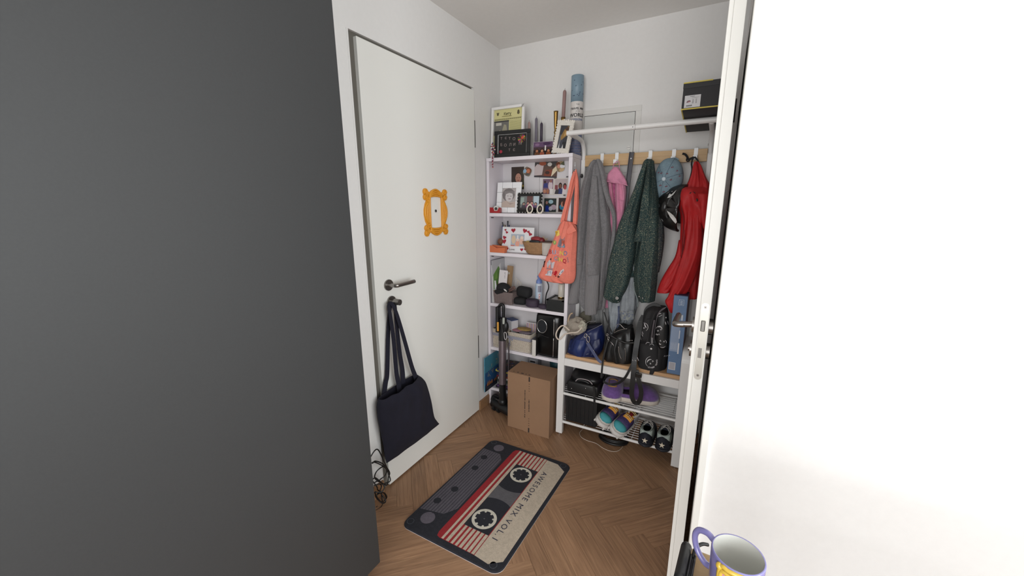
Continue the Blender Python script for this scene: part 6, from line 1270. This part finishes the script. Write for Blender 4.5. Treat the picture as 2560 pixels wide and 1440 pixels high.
ink('smiley_print', [arcp(1650, 826, 11, 3.6, 5.0, 1.2), arcp(1649, 823, 6, 4.0, 6.4, 2.2)]+plus(1645, 827, 2.6, .2)+plus(1652, 824, 2, .8))
ink('smiley_print', [arcp(1656, 860, 9, .6, 2.2, 1.1), ([(1648, 857), (1650, 861), (1653, 860)], 2.0)]+plus(1651, 852, 2.4, .3)+plus(1660, 854, 2.3, .9)+[arcp(1660, 856, 6, -1.2, .4, 1.1)])
ink('smiley_print', [([(1645, 786), (1650, 784), (1653, 784)], 1.8), ([(1646, 792), (1651, 790), (1656, 787)], 1.1)]+plus(1665, 794, 2, .6)+[([(1663, 804), (1665, 812)], 1.6), ([(1669, 802), (1671, 812)], 1.4)])
ink('smiley_print', [arcp(1620, 862, 6, 3.4, 5.6, 1.3), arcp(1629, 866, 6, 3.6, 6.0, 1.0)])
ink('smiley_print', [([(1602, 826), (1604, 834), (1607, 841)], 1.5), ([(1600, 832), (1601, 842), (1603, 850)], 1.6), ([(1605, 828), (1608, 836)], 1.2)])
def arctext(s_, u, v, r, a0, da, size):
    for i, ch in enumerate(s_):
        if ch == ' ': continue
        a = a0+da*i
        cu = bpy.data.curves.new('letter', 'FONT'); cu.body = ch; cu.size = size; cu.align_x = 'CENTER'; cu.align_y = 'CENTER'; cu.offset = .12; cu.resolution_u = 1
        ob = bpy.data.objects.new('letter', cu); COL.objects.link(ob); me = bpy.data.meshes.new_from_object(ob.evaluated_get(bpy.context.evaluated_depsgraph_get())); bpy.data.objects.remove(ob)
        rot = -(a)+PI/2 if da < 0 else -a-PI/2
        for q_ in me.vertices:
            x_, y_ = q_.co.x*math.cos(rot)-q_.co.y*math.sin(rot), q_.co.x*math.sin(rot)+q_.co.y*math.cos(rot); q_.co = onto(tr_, u+r*math.cos(a)+x_, v+r*math.sin(a)-y_, -.3, .0016)
        me.materials.clear(); me.materials.append(WHT); o_ = bpy.data.objects.new('letter', me); COL.objects.link(o_); o_.parent = t; o_.matrix_parent_inverse = _w[t.name].inverted()
arctext('TRAVEL ADDICT', 1628, 905, 14, -.35, .20, 5)
arctext('LAX', 1645, 827, 9.5, 1.3, .34, 5); arctext('TRAV', 1664, 870, 20, 1.1, .2, 4.5)
b = B(); b.strap([at(*p[:2], y=p[2]) for p in ((1610, 790, -.24), (1601, 808, -.26), (1595, 840, -.29), (1590, 870, -.31), (1586, 900, -.335), (1584, 930, -.345), (1581, 960, -.345), (1579, 985, -.34), (1584, 1003, -.335), (1592, 1008, -.33), (1600, 1000, -.335), (1603, 980, -.34), (1599, 960, -.345), (1594, 940, -.345), (1592, 925, -.34))], .030, .003, (0, -1, 0), BLACK, n2=.022); b.out('shoulder_strap', t)
b = B(); p = at(1597, 938, y=-.35); b.box(p.x-.018, p.x+.016, -.356, -.346, p.z-.012, p.z+.012, BLKG, .003); b.out('strap_buckle', t)
for a_, q_ in (((1581, 899), (1583, 902)), ((1587, 900), (1590, 903)), ((1593, 893), (1597, 902))): B().tube([at(*a_, y=-.34), at(*q_, y=-.343)], .0014, WHT, 5).out('strap_print', t)
b = B(); b.strap(pts([(1607, 788), (1602, 796), (1600, 810), (1601, 822)], y=-.255), .007, .002, (0, -1, 0), BLACK); b.out('webbing_loop', t)

t = thing('blue_box', 'tall narrow blue cardboard box standing at the right end of the bench', 'box', (1.238, -.17, BZ))
BBX = M((88, 116, 152), .45, kind='noise', sc=9, amt=.12, bump=.03, name='blue_card')
x0, x1 = 1.205, 1.272
B().box(x0, x1, -.292, -.075, BZ, .975, BBX, .0015).out('box_body', t)
B().box(x0+.001, x1-.001, -.28, -.08, .975, .9765, M((34, 38, 72), .5)).out('box_top', t)
B().box(x1-.0005, x1+.0008, -.29, -.08, BZ+.01, .97, M((92, 70, 76), .6)).out('brown_side', t)
b = B(); y_ = -.2925
def rct(xa, xb_, za, zb, c, k=0): b.add([(xa, y_-.0002*k, za), (xb_, y_-.0002*k, za), (xb_, y_-.0002*k, zb), (xa, y_-.0002*k, zb)], [(0, 1, 2, 3)], PRINT, col=c)
rct(1.211, 1.245, .565, .608, (200, 198, 202)); 
for i in range(5): rct(1.214, 1.242, .570+i*.0075, .5735+i*.0075, (120, 118, 128), 1)
rct(1.208, 1.250, .67, .83, (134, 150, 176)); rct(1.247, 1.254, .66, .72, (206, 206, 210), 1); rct(1.247, 1.252, .745, .79, (196, 200, 208), 1); rct(1.250, 1.258, .845, .875, (190, 196, 206), 1)
for i in range(9): rct(1.212+.0035*i, 1.2135+.0035*i, .68, .715 if i % 2 else .722, (170, 178, 194), 2)
for i in range(8): rct(1.218+.004*i, 1.2195+.004*i, .845, .872, (140, 160, 190), 2)
for zz in (.925, .955): rct(1.232, 1.256, zz, zz+.0012, (206, 212, 220), 1)
for xx in (1.232, 1.2548): rct(xx, xx+.0012, .925, .956, (206, 212, 220), 1)
for i in range(3): rct(1.238, 1.250, .930+i*.008, .933+i*.008, (196, 204, 214), 1)
b.out('printed_front', t)
text('lettering', t, 'GAMES', .0125, M((206, 212, 220), .6), T3(1.245, y_-.0006, .908) @ FRONT @ Matrix.Rotation(-PI/2, 4, 'Z'), .0002) if False else None

# ================================================================ THINGS ON THE SHOE SHELVES
SH2, SH3 = .2940, .0990
t = thing('carry_case', 'black case with a pale rimmed handle on the upper shoe shelf at left', 'case', (.74, -.17, SH2))
b = B(); b.box(.642, .838, -.30, -.06, SH2+.002, SH2+.075, BLACK, .012); b.out('case_body', t)
b = B(); ring = lambda z, k, dy: [Vector((.74+.098*k*math.copysign(abs(math.cos(a))**.5, math.cos(a)), -.17+dy+.10*k*math.copysign(abs(math.sin(a))**.5, math.sin(a)), z)) for a in [2*PI*i/36 for i in range(36)]]
b.loft([ring(SH2+.076, 1, -.01), ring(SH2+.10, .96, .0), ring(SH2+.125, .80, .02), ring(SH2+.135, .6, .03)], M((26, 25, 27), .35)); b.out('lid', t)
b = B(); b.tube(pts([(1439, 953), (1444, 948), (1452, 947), (1464, 949), (1474, 953), (1481, 961)], y=-.285), .0034, M((150, 142, 144), .4), 8); b.out('handle_rim', t)
b = B(); b.tube(pts([(1441, 956), (1448, 951), (1462, 953), (1474, 959)], y=-.278), .008, BLACK, 8); b.out('handle', t)
for u, v in ((1429, 971), (1464, 971)): B().ell(at(u, v, y=-.304), (.003, .002, .003), CHROME, 8, 6).out('stud', t)
for i in range(5): p = at(1476+2.2*i, 945+1.2*i, y=-.22); B().box(p.x-.0012, p.x+.0012, -.235, -.205, p.z-.004, p.z+.006, M((48, 44, 50), .5)).out('vent_slat', t)
b = B(); b.strap(pts([(1484, 965), (1486, 985), (1486, 1006)], y=-.325), .012, .0025, (0, -1, 0), BLACK); b.out('hanging_strap', t)
for x, w, c, hh, lab in ((.662, .022, (84, 50, 44), .17, 'dark red brown carton behind the black case under the bench'), (.69, .018, (86, 100, 96), .17, 'grey green carton behind the black case under the bench'), (.712, .016, (120, 42, 36), .17, 'narrow red carton behind the black case under the bench'), (.745, .03, (150, 136, 130), .16, 'pale carton at the back behind the black case under the bench')):
    t = thing('carton', lab, 'box', (x, -.052, SH2)); B().box(-w/2, w/2, -.006, .02, 0, hh, M(c, .6), .001).out('box_body', t, local=True); B().box(-w/2, w/2, -.0065, .0205, hh-.012, hh+.001, M(tuple(int(v*.8) for v in c), .6)).out('lid', t, local=True)
t = thing('plastic_crate', 'black ribbed plastic crate on the lower shoe shelf at left', 'crate', (.735, -.17, SH3))
b = B(); b.box(.640, .835, -.292, -.288, SH3, .272, BLACK).box(.640, .835, -.062, -.058, SH3, .272, BLACK).box(.640, .644, -.29, -.06, SH3, .272, BLACK).box(.831, .835, -.29, -.06, SH3, .272, BLACK).box(.640, .835, -.29, -.06, SH3, SH3+.004, BLACK).out('crate_wall', t)
for i in range(7): B().box(.650+i*.026, .657+i*.026, -.297, -.291, SH3+.004, .255, M((27, 27, 29), .4), .001).out('rib', t)
B().box(.636, .839, -.298, -.286, .258, .274, M((27, 27, 29), .4), .003).out('rim', t)
B().box(.648, .826, -.28, -.07, .21, .262, M((16, 15, 18), .8), .01).out('dark_contents', t)

def foot(f, L, W_, t0=.82):
    """half width of a shoe outline, f from heel 0 to toe 1"""
    return W_/2*((math.sin(min(1, f/.16)*PI/2))**.6 if f < .16 else 1)*(.82+.18*math.sin(min(1, max(0, f-.2)/.5)*PI/2) if f < .7 else 1)*(1 if f < .78 else math.sqrt(max(0, 1-((f-.78)/.22)**2))*.98+.02)
def outline(L, W_, k=1, n=22):
    R_ = [(foot(i/n, L, W_)*k, L/2-L*i/n*(1) ) for i in range(n+1)]
    R_ = [(x, y*(k if k > 1 else 1)) for x, y in R_]
    return R_+[(-x, y) for x, y in R_[::-1]][1:-1]
def sole(b, L, W_, z0, z1, m_, flare=1.04):
    b.loft([[Vector((x, y, z)) for x, y in outline(L*kk, W_*kk)] for z, kk in ((z0, .95), (z0+(z1-z0)*.25, flare), (z0+(z1-z0)*.8, flare), (z1, 1.0))], m_)
def section(f, L, W_, h, z0, n=14, pw=.75, sq=1):
    w = foot(f, L, W_)*.97; y = L/2-L*f
    return [Vector((w*math.cos(PI*i/n)*sq, y, z0+h*abs(math.sin(PI*i/n))**pw)) for i in range(n+1)]
PUR = M((108, 76, 140), .95, kind='fabric', sc=60, amt=.22, bump=.6, name='purple_plush', sheen=.5)
SOLW = M((206, 196, 186), .85, kind='noise', sc=160, amt=.06, bump=.5, name='slipper_sole')
def slipper(lab, loc, rz, emblem=True, tilt=(0, 0)):
    t = thing('slipper', lab, 'slipper', loc, (tilt[0], tilt[1], rz)); L, W_ = .25, .115
    b = B(); sole(b, L, W_, .0, .034, SOLW, 1.06); b.out('sole', t, local=True)
    b = B(); b.loft([[Vector((x*.9, y*.95, z)) for x, y in outline(L, W_)] for z in (.033, .037)], M((84, 64, 84), .95, kind='fabric', sc=80, amt=.25, bump=.5)); b.out('insole', t, local=True)
    b = B(); fs = [.36, .40, .5, .6, .7, .8, .88, .94, .98, 1.0]; hs = [.060, .074, .076, .073, .068, .058, .046, .033, .02, .004]
    b.loft([section(f, L, W_*1.05, h, .030, pw=.7) for f, h in zip(fs, hs)], PUR, closed=False); o = b.out('plush_upper', t, local=True)
    md = o.modifiers.new('thickness', 'SOLIDIFY'); md.thickness = .007; md.offset = 0
    b = B(); s0 = section(.37, L, W_*1.05, .068, .030, pw=.7); b.tube(s0, .006, PUR, 8, sub=1); b.out('cuff', t, local=True)
    b = B(); hs2 = [.02, .028, .03, .026, .014]
    b.loft([[Vector((x*.98, y, z)) for x, y in outline(L, W_) if y > -.01] for z in (.03, .052)], PUR, closed=False); o = b.out('heel_rim', t, local=True); md = o.modifiers.new('thickness', 'SOLIDIFY'); md.thickness = .007; md.offset = 0
    if emblem:
        GD = M((168, 128, 74), .5, .2, name='gold_thread'); b = B()
        def sp(x, f):
            k_ = max(i_ for i_ in range(len(fs)-1) if fs[i_] <= f); g_ = (f-fs[k_])/(fs[k_+1]-fs[k_]); hh = hs[k_]+(hs[k_+1]-hs[k_])*g_; w = foot(f, L, W_*1.05)*.97; c = max(-.95, min(.95, x/w)); return Vector((x, L/2-L*f, .030+hh*math.sin(math.acos(c))**.7+.0065))
        for P in ([(-.022, .62), (-.023, .72), (-.021, .82)], [(.022, .62), (.0235, .72), (.021, .82)], [(-.022, .62), (0, .605), (.022, .62)], [(-.021, .82), (0, .84), (.021, .82)]):
            for k in (0, .004): b.tube([sp(x+(k if abs(x) > .01 and P[0][0] == P[-1][0] else 0)*math.copysign(1, x), f+(k*4 if P[0][0] != P[-1][0] else 0)) for x, f in P], .0024, GD, 5)
        for x, f in ((-.024, .62), (.024, .62), (-.023, .82), (.023, .82)): b.ell(sp(x, f), (.005, .005, .002), GD, 8, 5)
        b.out('gold_emblem', t, local=True)
    return t
a = at(1521, 990, z=SH2)
slipper('purple plush slipper with gold frame embroidery, toe towards the camera', (.905, -.19, SH2+.003), .12)
slipper('purple plush slipper with a black strap hanging before it, opening at its left', (1.045, -.205, SH2+.003), 1.80, emblem=False)

def sneaker(name, lab, loc, rot, kind):
    t = thing(name, lab, 'sneaker', loc, rot); L, W_ = (.225, .092) if kind == 'chunky' else (.235, .09)
    wm = M((206, 202, 198), .6, name='sole_rubber') if kind == 'chunky' else M((24, 26, 36), .6)
    hsole = .050 if kind == 'chunky' else .026
    b = B(); sole(b, L, W_, 0, hsole*.62, wm, 1.08); b.out('outsole', t, local=True)
    b = B(); sole(b, L*.985, W_*.98, hsole*.6, hsole, M((190, 186, 180), .6) if kind == 'chunky' else M((26, 28, 38), .7), 1.05); b.out('midsole', t, local=True)
    if kind == 'chunky':
        for i in range(14):
            f = i/14; x, y = outline(L*1.07, W_*1.07)[int(f*42)]; B().box(x-.005, x+.005, y-.005, y+.005, -.003, .013, wm, .002).out('tread_lug', t, local=True)
    fs = [0, .03, .1, .2, .3, .42, .5, .58, .66, .74, .82, .9, .96, 1]
    hs = [.03, .052, .066, .062, .056, .060, .060, .055, .048, .041, .034, .028, .02, .004]
    up = M((184, 180, 186), .7) if kind == 'chunky' else M((26, 28, 40), .8, kind='fabric', sc=60, amt=.2)
    cols = [M((150, 152, 150), .8), up, M((66, 50, 104), .7, kind='noise', sc=120, amt=.6, bump=.2, c2=(30, 24, 50)), M((64, 150, 158), .7, kind='noise', sc=200, amt=.05, bump=.1)]
    rings = [section(f, L, W_*.98, h, hsole-.003, pw=.62) for f, h in zip(fs, hs)]
    def band(i0, i1, m_, nm, k=0):
        b = B(); b.loft([[p+Vector((0, 0, 0)) for p in r_] for r_ in rings[i0:i1+1]], m_, closed=False)
        if k:
            for v in b.bm.verts: v.co.x *= 1+k; v.co.z += k*.02
        o = b.out(nm, t, local=True); md = o.modifiers.new('thickness', 'SOLIDIFY'); md.thickness = .004; md.offset = 1 if not k else 1
    if kind == 'chunky':
        # quarters without the collar opening, vamp, toe cap
        b = B()
        for s in (-1, 1):
            q_ = [[p for j, p in enumerate(r_) if (j <= 4 if s > 0 else j >= 10)] for r_ in rings[1:7]]
            b.loft(q_, M((196, 192, 192), .7), closed=False)
        b.loft([[Vector((x*.97, y, z)) for x, y in outline(L, W_*.98) if y > L*.40] for z in (hsole-.003, hsole+.03, hsole+.058)], M((206, 204, 204), .7), closed=False)
        o = b.out('quarter', t, local=True); md = o.modifiers.new('thickness', 'SOLIDIFY'); md.thickness = .006
        b = B(); b.loft([[p*1 for p in r_] for r_ in rings[5:11]], cols[2], closed=False); o = b.out('leopard_vamp', t, local=True); md = o.modifiers.new('thickness', 'SOLIDIFY'); md.thickness = .004
        b = B(); b.loft([[p*1 for p in r_] for r_ in rings[10:]], cols[3], closed=False); o = b.out('teal_toe_cap', t, local=True); md = o.modifiers.new('thickness', 'SOLIDIFY'); md.thickness = .005
        OG = M((206, 142, 48), .7); b = B()
        b.loft([[p+Vector((0, 0, .0025)) for j, p in enumerate(r_) if 4 <= j <= 10] for r_ in rings[5:9]], OG, closed=False); o = b.out('orange_eyestay', t, local=True); md = o.modifiers.new('thickness', 'SOLIDIFY'); md.thickness = .004
        b = B(); r_ = rings[6]; b.loft([[p+Vector((0, dy, .0065)) for j, p in enumerate(r_) if 6 <= j <= 8] for dy in (.025, .0, -.028)], M((130, 24, 36), .6), closed=False); o = b.out('red_tongue_tab', t, local=True); md = o.modifiers.new('thickness', 'SOLIDIFY'); md.thickness = .004
        for i in range(4):
            r_ = rings[5+i//2]; yy = -.012*i+.015; b = B(); b.tube([Vector((x, r_[7].y+yy-.01*(i // 2), r_[7].z+.008-abs(x)*.35)) for x in (-.024, -.010, 0, .010, .024)], .0022, M((216, 190, 130), .8), 6); b.out('lace', t, local=True)
    else:
        G2 = M((170, 182, 176), .7, kind='fabric', sc=50, amt=.1)
        b = B()
        for s in (-1, 1): b.loft([[p for j, p in enumerate(r_) if (j <= 4 if s > 0 else j >= 10)] for r_ in rings[2:7]], G2, closed=False)
        o = b.out('quarter', t, local=True); md = o.modifiers.new('thickness', 'SOLIDIFY'); md.thickness = .006
        b = B(); b.loft([r_ for r_ in rings[5:]], M((44, 48, 60), .8), closed=False); o = b.out('vamp', t, local=True); md = o.modifiers.new('thickness', 'SOLIDIFY'); md.thickness = .004
        hl = [(x, y) for x, y in outline(L, W_*1.0) if y > L*.30]
        hl = sorted(hl, key=lambda p: math.atan2(p[1]-L*.3, p[0]))
        b = B(); b.loft([[Vector((x*(1.03-.10*zi), L*.3+(y-L*.3)*(1.08-.12*zi), hsole-.022+.086*zi*(1-.62*(abs(x)/(W_/2))**2)+(.0 if zi else -.0))) for x, y in hl] for zi in (0, .5, 1)], M((20, 22, 34), .75), closed=False); o = b.out('dark_heel_counter', t, local=True); md = o.modifiers.new('thickness', 'SOLIDIFY'); md.thickness = .006
        b = B(); b.loft([[Vector((x*(.93-.02*zi), L*.3+(y-L*.3)*(.96-.08*zi), hsole+.020+.046*zi)) for x, y in hl] for zi in (0, .5, 1)], G2, closed=False); o = b.out('heel_collar', t, local=True); md = o.modifiers.new('thickness', 'SOLIDIFY'); md.thickness = .006
        b = B(); P = []
        for i in range(10): a = PI/2+2*PI*i/10; r_ = .0165 if i % 2 == 0 else .0066; P.append((r_*math.cos(a), .046+r_*math.sin(a)))
        yy = L/2*1.0+.0150; b.add([(x, yy-.004+.0008-.16*(z-.03), z) for x, z in P]+[(0, yy-.004+.0008-.16*.016, .046)], [((i+1) % 10, i, 10) for i in range(10)], M((216, 204, 184), .7)); o = b.out('white_star', t, local=True); md = o.modifiers.new('thickness', 'SOLIDIFY'); md.thickness = .003; md.offset = 0
        for i in range(4):
            r_ = rings[5+i//2]; b = B(); s = 1 if i % 2 else -1; b.tube([Vector((-.026*s, r_[7].y+.01, r_[7].z+.0)), Vector((0, r_[7].y-.002*i, r_[7].z+.014)), Vector((.026*s, r_[7].y-.02, r_[7].z-.004))], .0018, M((196, 190, 184), .8), 6); b.out('lace', t, local=True)
        b = B(); r_ = rings[4]; b.tube([Vector((-.022, r_[7].y, .07)), Vector((-.03, r_[7].y+.0, .105)), Vector((-.012, r_[7].y-.02, .118)), Vector((.008, r_[7].y-.005, .108)), Vector((.02, r_[7].y-.02, .08))], .0017, M((186, 180, 176), .8), 6, sub=5); b.out('lace', t, local=True)
    # collar opening with dark lining
    P = [Vector((.027*math.cos(a), L*.22+.055*math.sin(a)*1.0, hsole+.057+.006*math.sin(a))) for a in [2*PI*i/20 for i in range(20)]]
    b = B(); b.tube(P, .0055, M((196, 190, 188), .8) if kind == 'chunky' else M((150, 160, 156), .8), 8, closed=True, sub=1); b.out('collar', t, local=True)
    B().prism([(0, 0)]*0 or circ(0, 0, .026, .05, 20), 0, .002, M((44, 48, 46), .9)).out('x', None) if False else None
    b = B(); b.add([(p.x, p.y, hsole+.012) for p in P], [list(range(20))], M((54, 60, 56), .9)); b.out('insole', t, local=True)
    return t
sneaker('sneaker', 'chunky white sneaker with teal toe and purple leopard print, left of the pair', (.884, -.215, SH3+.042), (0.05, .50, -.18), 'chunky')
sneaker('sneaker', 'chunky white sneaker with teal toe and purple leopard print, front right of the pair', (.985, -.245, SH3+.034), (0.10, .50, -.25), 'chunky')
sneaker('sneaker', 'dark sneaker with a pale star on its heel, left of the two', (1.128, -.235, SH3+.001), (0, 0, PI+.03), 'star')
sneaker('sneaker', 'dark sneaker with a pale star on its heel, nearest the right bench leg', (1.224, -.235, SH3+.001), (0, 0, PI-.02), 'star')

t = thing('white_cord', 'thin white cord looping over the floor below the bench', 'cord', (.85, -.3, 0))
B().tube([p+Vector((0, 0, .0022)) for p in pts([(1470, 1060), (1458, 1072), (1449, 1083), (1454, 1094), (1468, 1102), (1490, 1109), (1506, 1120), (1524, 1128), (1542, 1129), (1554, 1121), (1556, 1112), (1548, 1102), (1544, 1092)], z=0)], .0018, M((196, 182, 168), .6), 6).out('cord_body', t)
t = thing('cable_coil', 'coil of black and grey cable lying on the floor beneath the sneakers', 'cable', (.93, -.22, 0))
for i, (r_, z, c, rr_) in enumerate(((.085, .010, BLACK, .008), (.078, .022, BLACK, .007), (.070, .012, M((120, 118, 118), .4), .006), (.082, .033, BLACK, .006))):
    B().tube([Vector((.93+r_*math.cos(a)*(1+.05*i % .1), -.215+r_*.75*math.sin(a), z)) for a in [2*PI*k/20 for k in range(20)]], rr_, c, 8, closed=True, sub=1).out('cable_loop', t)

# ================================================================ TABLE, MUG, HEADPHONES
TZ = .72
t = thing('side_table', 'light wooden table corner at the lower right below the lavender mug', 'table', (1.9, -1.85, 0))
TW_ = M((176, 148, 108), .5, kind='wood', c2=(160, 130, 92), amt=.02, bump=.05, name='table_wood')
B().box(1.379, 2.6, -2.05, -1.615, TZ-.025, TZ, TW_, .002).out('table_top', t)
for x, y in ((1.42, -2.0), (1.42, -1.66), (2.55, -2.0), (2.55, -1.66)): B().box(x-.02, x+.02, y-.02, y+.02, 0, TZ-.025, TW_, .002).out('leg', t)
B().box(1.43, 2.54, -1.64, -1.625, TZ-.09, TZ-.025, TW_).out('apron', t)
t = thing('mug', 'lavender ceramic mug with a moulded yellow frame motif at the lower right', 'mug', (1.4645, -1.695, TZ))
LAV = M((132, 128, 184), .18, name='lavender_glaze', coat=.6); CRE = M((206, 206, 200), .15, name='cream_glaze', coat=.6)
b = B(); b.lathe([(.034, 0), (.0375, .003), (.0405, .02), (.0425, .06), (.0435, .096), (.0425, .099), (.0405, .0985)], LAV, n=56); b.out('cup_wall', t, local=True)
b = B(); b.lathe([(.0405, .0985), (.0398, .09), (.038, .04), (.034, .008), (.001, .006)], CRE, n=56); b.out('inside_glaze', t, local=True)
b = B(); HA = 2.55; hx, hy = math.cos(HA), math.sin(HA)
b.tube([(.0455*hx, .0455*hy, .085), (.060*hx, .060*hy, .089), (.078*hx, .078*hy, .080), (.084*hx, .084*hy, .060), (.076*hx, .076*hy, .036), (.058*hx, .058*hy, .022), (.0445*hx, .0445*hy, .024)], .0058, LAV, 14, sub=6); b.out('handle', t, local=True)
YG = M((216, 182, 72), .25, name='yellow_glaze', coat=.5); b = B()
def mugp(a, z, r=.0435): r0_ = .0405+.003*min(1, z/.09)+.001; return Vector((math.sin(a)*r0_, -math.cos(a)*r0_, z))
A1 = -.05
for k in (0, .008): 
    a_, z_ = .62-k*7, .038-k
    b.tube([mugp(A1-a_, .052-z_), mugp(A1-a_*1.05, .052), mugp(A1-a_, .052+z_), mugp(A1-a_*.5, .052+z_*1.08), mugp(A1, .052+z_*1.1), mugp(A1+a_*.5, .052+z_*1.08), mugp(A1+a_, .052+z_), mugp(A1+a_*1.05, .052), mugp(A1+a_, .052-z_), mugp(A1, .052-z_*1.1)], .0038, YG, 8, closed=True, sub=4)
for s in (-1, 1):
    for s2 in (-1, 1): b.ell(mugp(A1+s*.66, .052+s2*.038), (.0062, .0062, .0062), YG, 10, 8)
b.out('yellow_frame_relief', t, local=True)
b = B(); n_ = 8; q = random.Random(9)
b.add([mugp(A1-.52+1.04*i/n_, z)*1.0 for i in range(n_+1) for z in (.024, .082)], [(2*i, 2*i+2, 2*i+3, 2*i+1) for i in range(n_)], PRINT, col=(206, 150, 160))
for i in range(22):
    a_, z_ = A1+q.uniform(-.45, .45), q.uniform(.03, .076); s_ = q.uniform(.03, .12)
    b.add([mugp(a_, z_)*1.006, mugp(a_+s_, z_+.003)*1.006, mugp(a_+s_*.6, z_+.010)*1.006, mugp(a_-.03, z_+.006)*1.006], [(0, 1, 2, 3)], PRINT, col=q.choice([(150, 60, 100), (90, 80, 120), (216, 190, 180), (190, 70, 80), (110, 160, 170)]))
b.out('picture_print', t, local=True)
t = thing('headphones', 'black padded headphones lying at the table edge behind the mug handle', 'headphones', (1.40, -1.66, TZ))
b = B(); a, c = at(1716, 1368, z=TZ+.012), at(1698, 1450, z=TZ+.012); b.tube([a, a.lerp(c, .5), c], .0105, M((24, 24, 25), .4), 14, sub=4); b.ell(a, (.0105, .0105, .0105), M((24, 24, 25), .4), 14, 8); b.out('ear_cushion', t)
b = B(); a, c = at(1733, 1392, z=TZ+.012), at(1722, 1450, z=TZ+.012)
for s in (-.0035, 0, .0035): b.tube([a+Vector((s, 0, abs(s))), c+Vector((s, 0, abs(s)))], .0022, M((36, 36, 38), .35), 8, sub=4)
b.out('ear_cup', t)
b = B(); b.tube([at(1733, 1396, z=TZ+.01), at(1736, 1378, z=TZ+.018), at(1744, 1366, z=TZ+.022), at(1757, 1360, z=TZ+.022), at(1770, 1362, z=TZ+.018)], .0035, BLACK, 10, sub=5); b.out('headband', t)

# ================================================================ GROUPS OF ALIKE THINGS
GRP = {'framed_picture': 'framed pictures on the bookshelf', 'framed_miniature': 'tiny oval frames in the top compartment', 'photo_print': 'loose photos on the bookshelf', 'photo_magnet': 'rounded photo magnets on the back panel',
       'tape_strip': 'dark clips on the taped photos', 'taper_candle': 'candles on the bookshelf top', 'candle_holder': 'candle holders on the bookshelf top', 'pen': 'pens in the pen cup', 'magazine': 'pile of books and magazines on the lowest shelf',
       'paper': 'papers in the grey basket', 'glasses_case': 'glasses cases on the third shelf', 'zip_case': 'round zip cases on the third shelf', 'rope_basket': 'white plaited baskets on the fourth shelf', 'cloth_bag': 'folded cloths in the right basket',
       'wall_hook': 'round hooks on the bookshelf side', 'carton': 'cartons behind the black case', 'slipper': 'purple slippers', 'sneaker': 'sneakers on the lower shoe shelf'}
for o in bpy.data.objects:
    k = o.name.split('.')[0]
    if o.parent is None and o.get('category') and k in GRP: o['group'] = GRP[k]
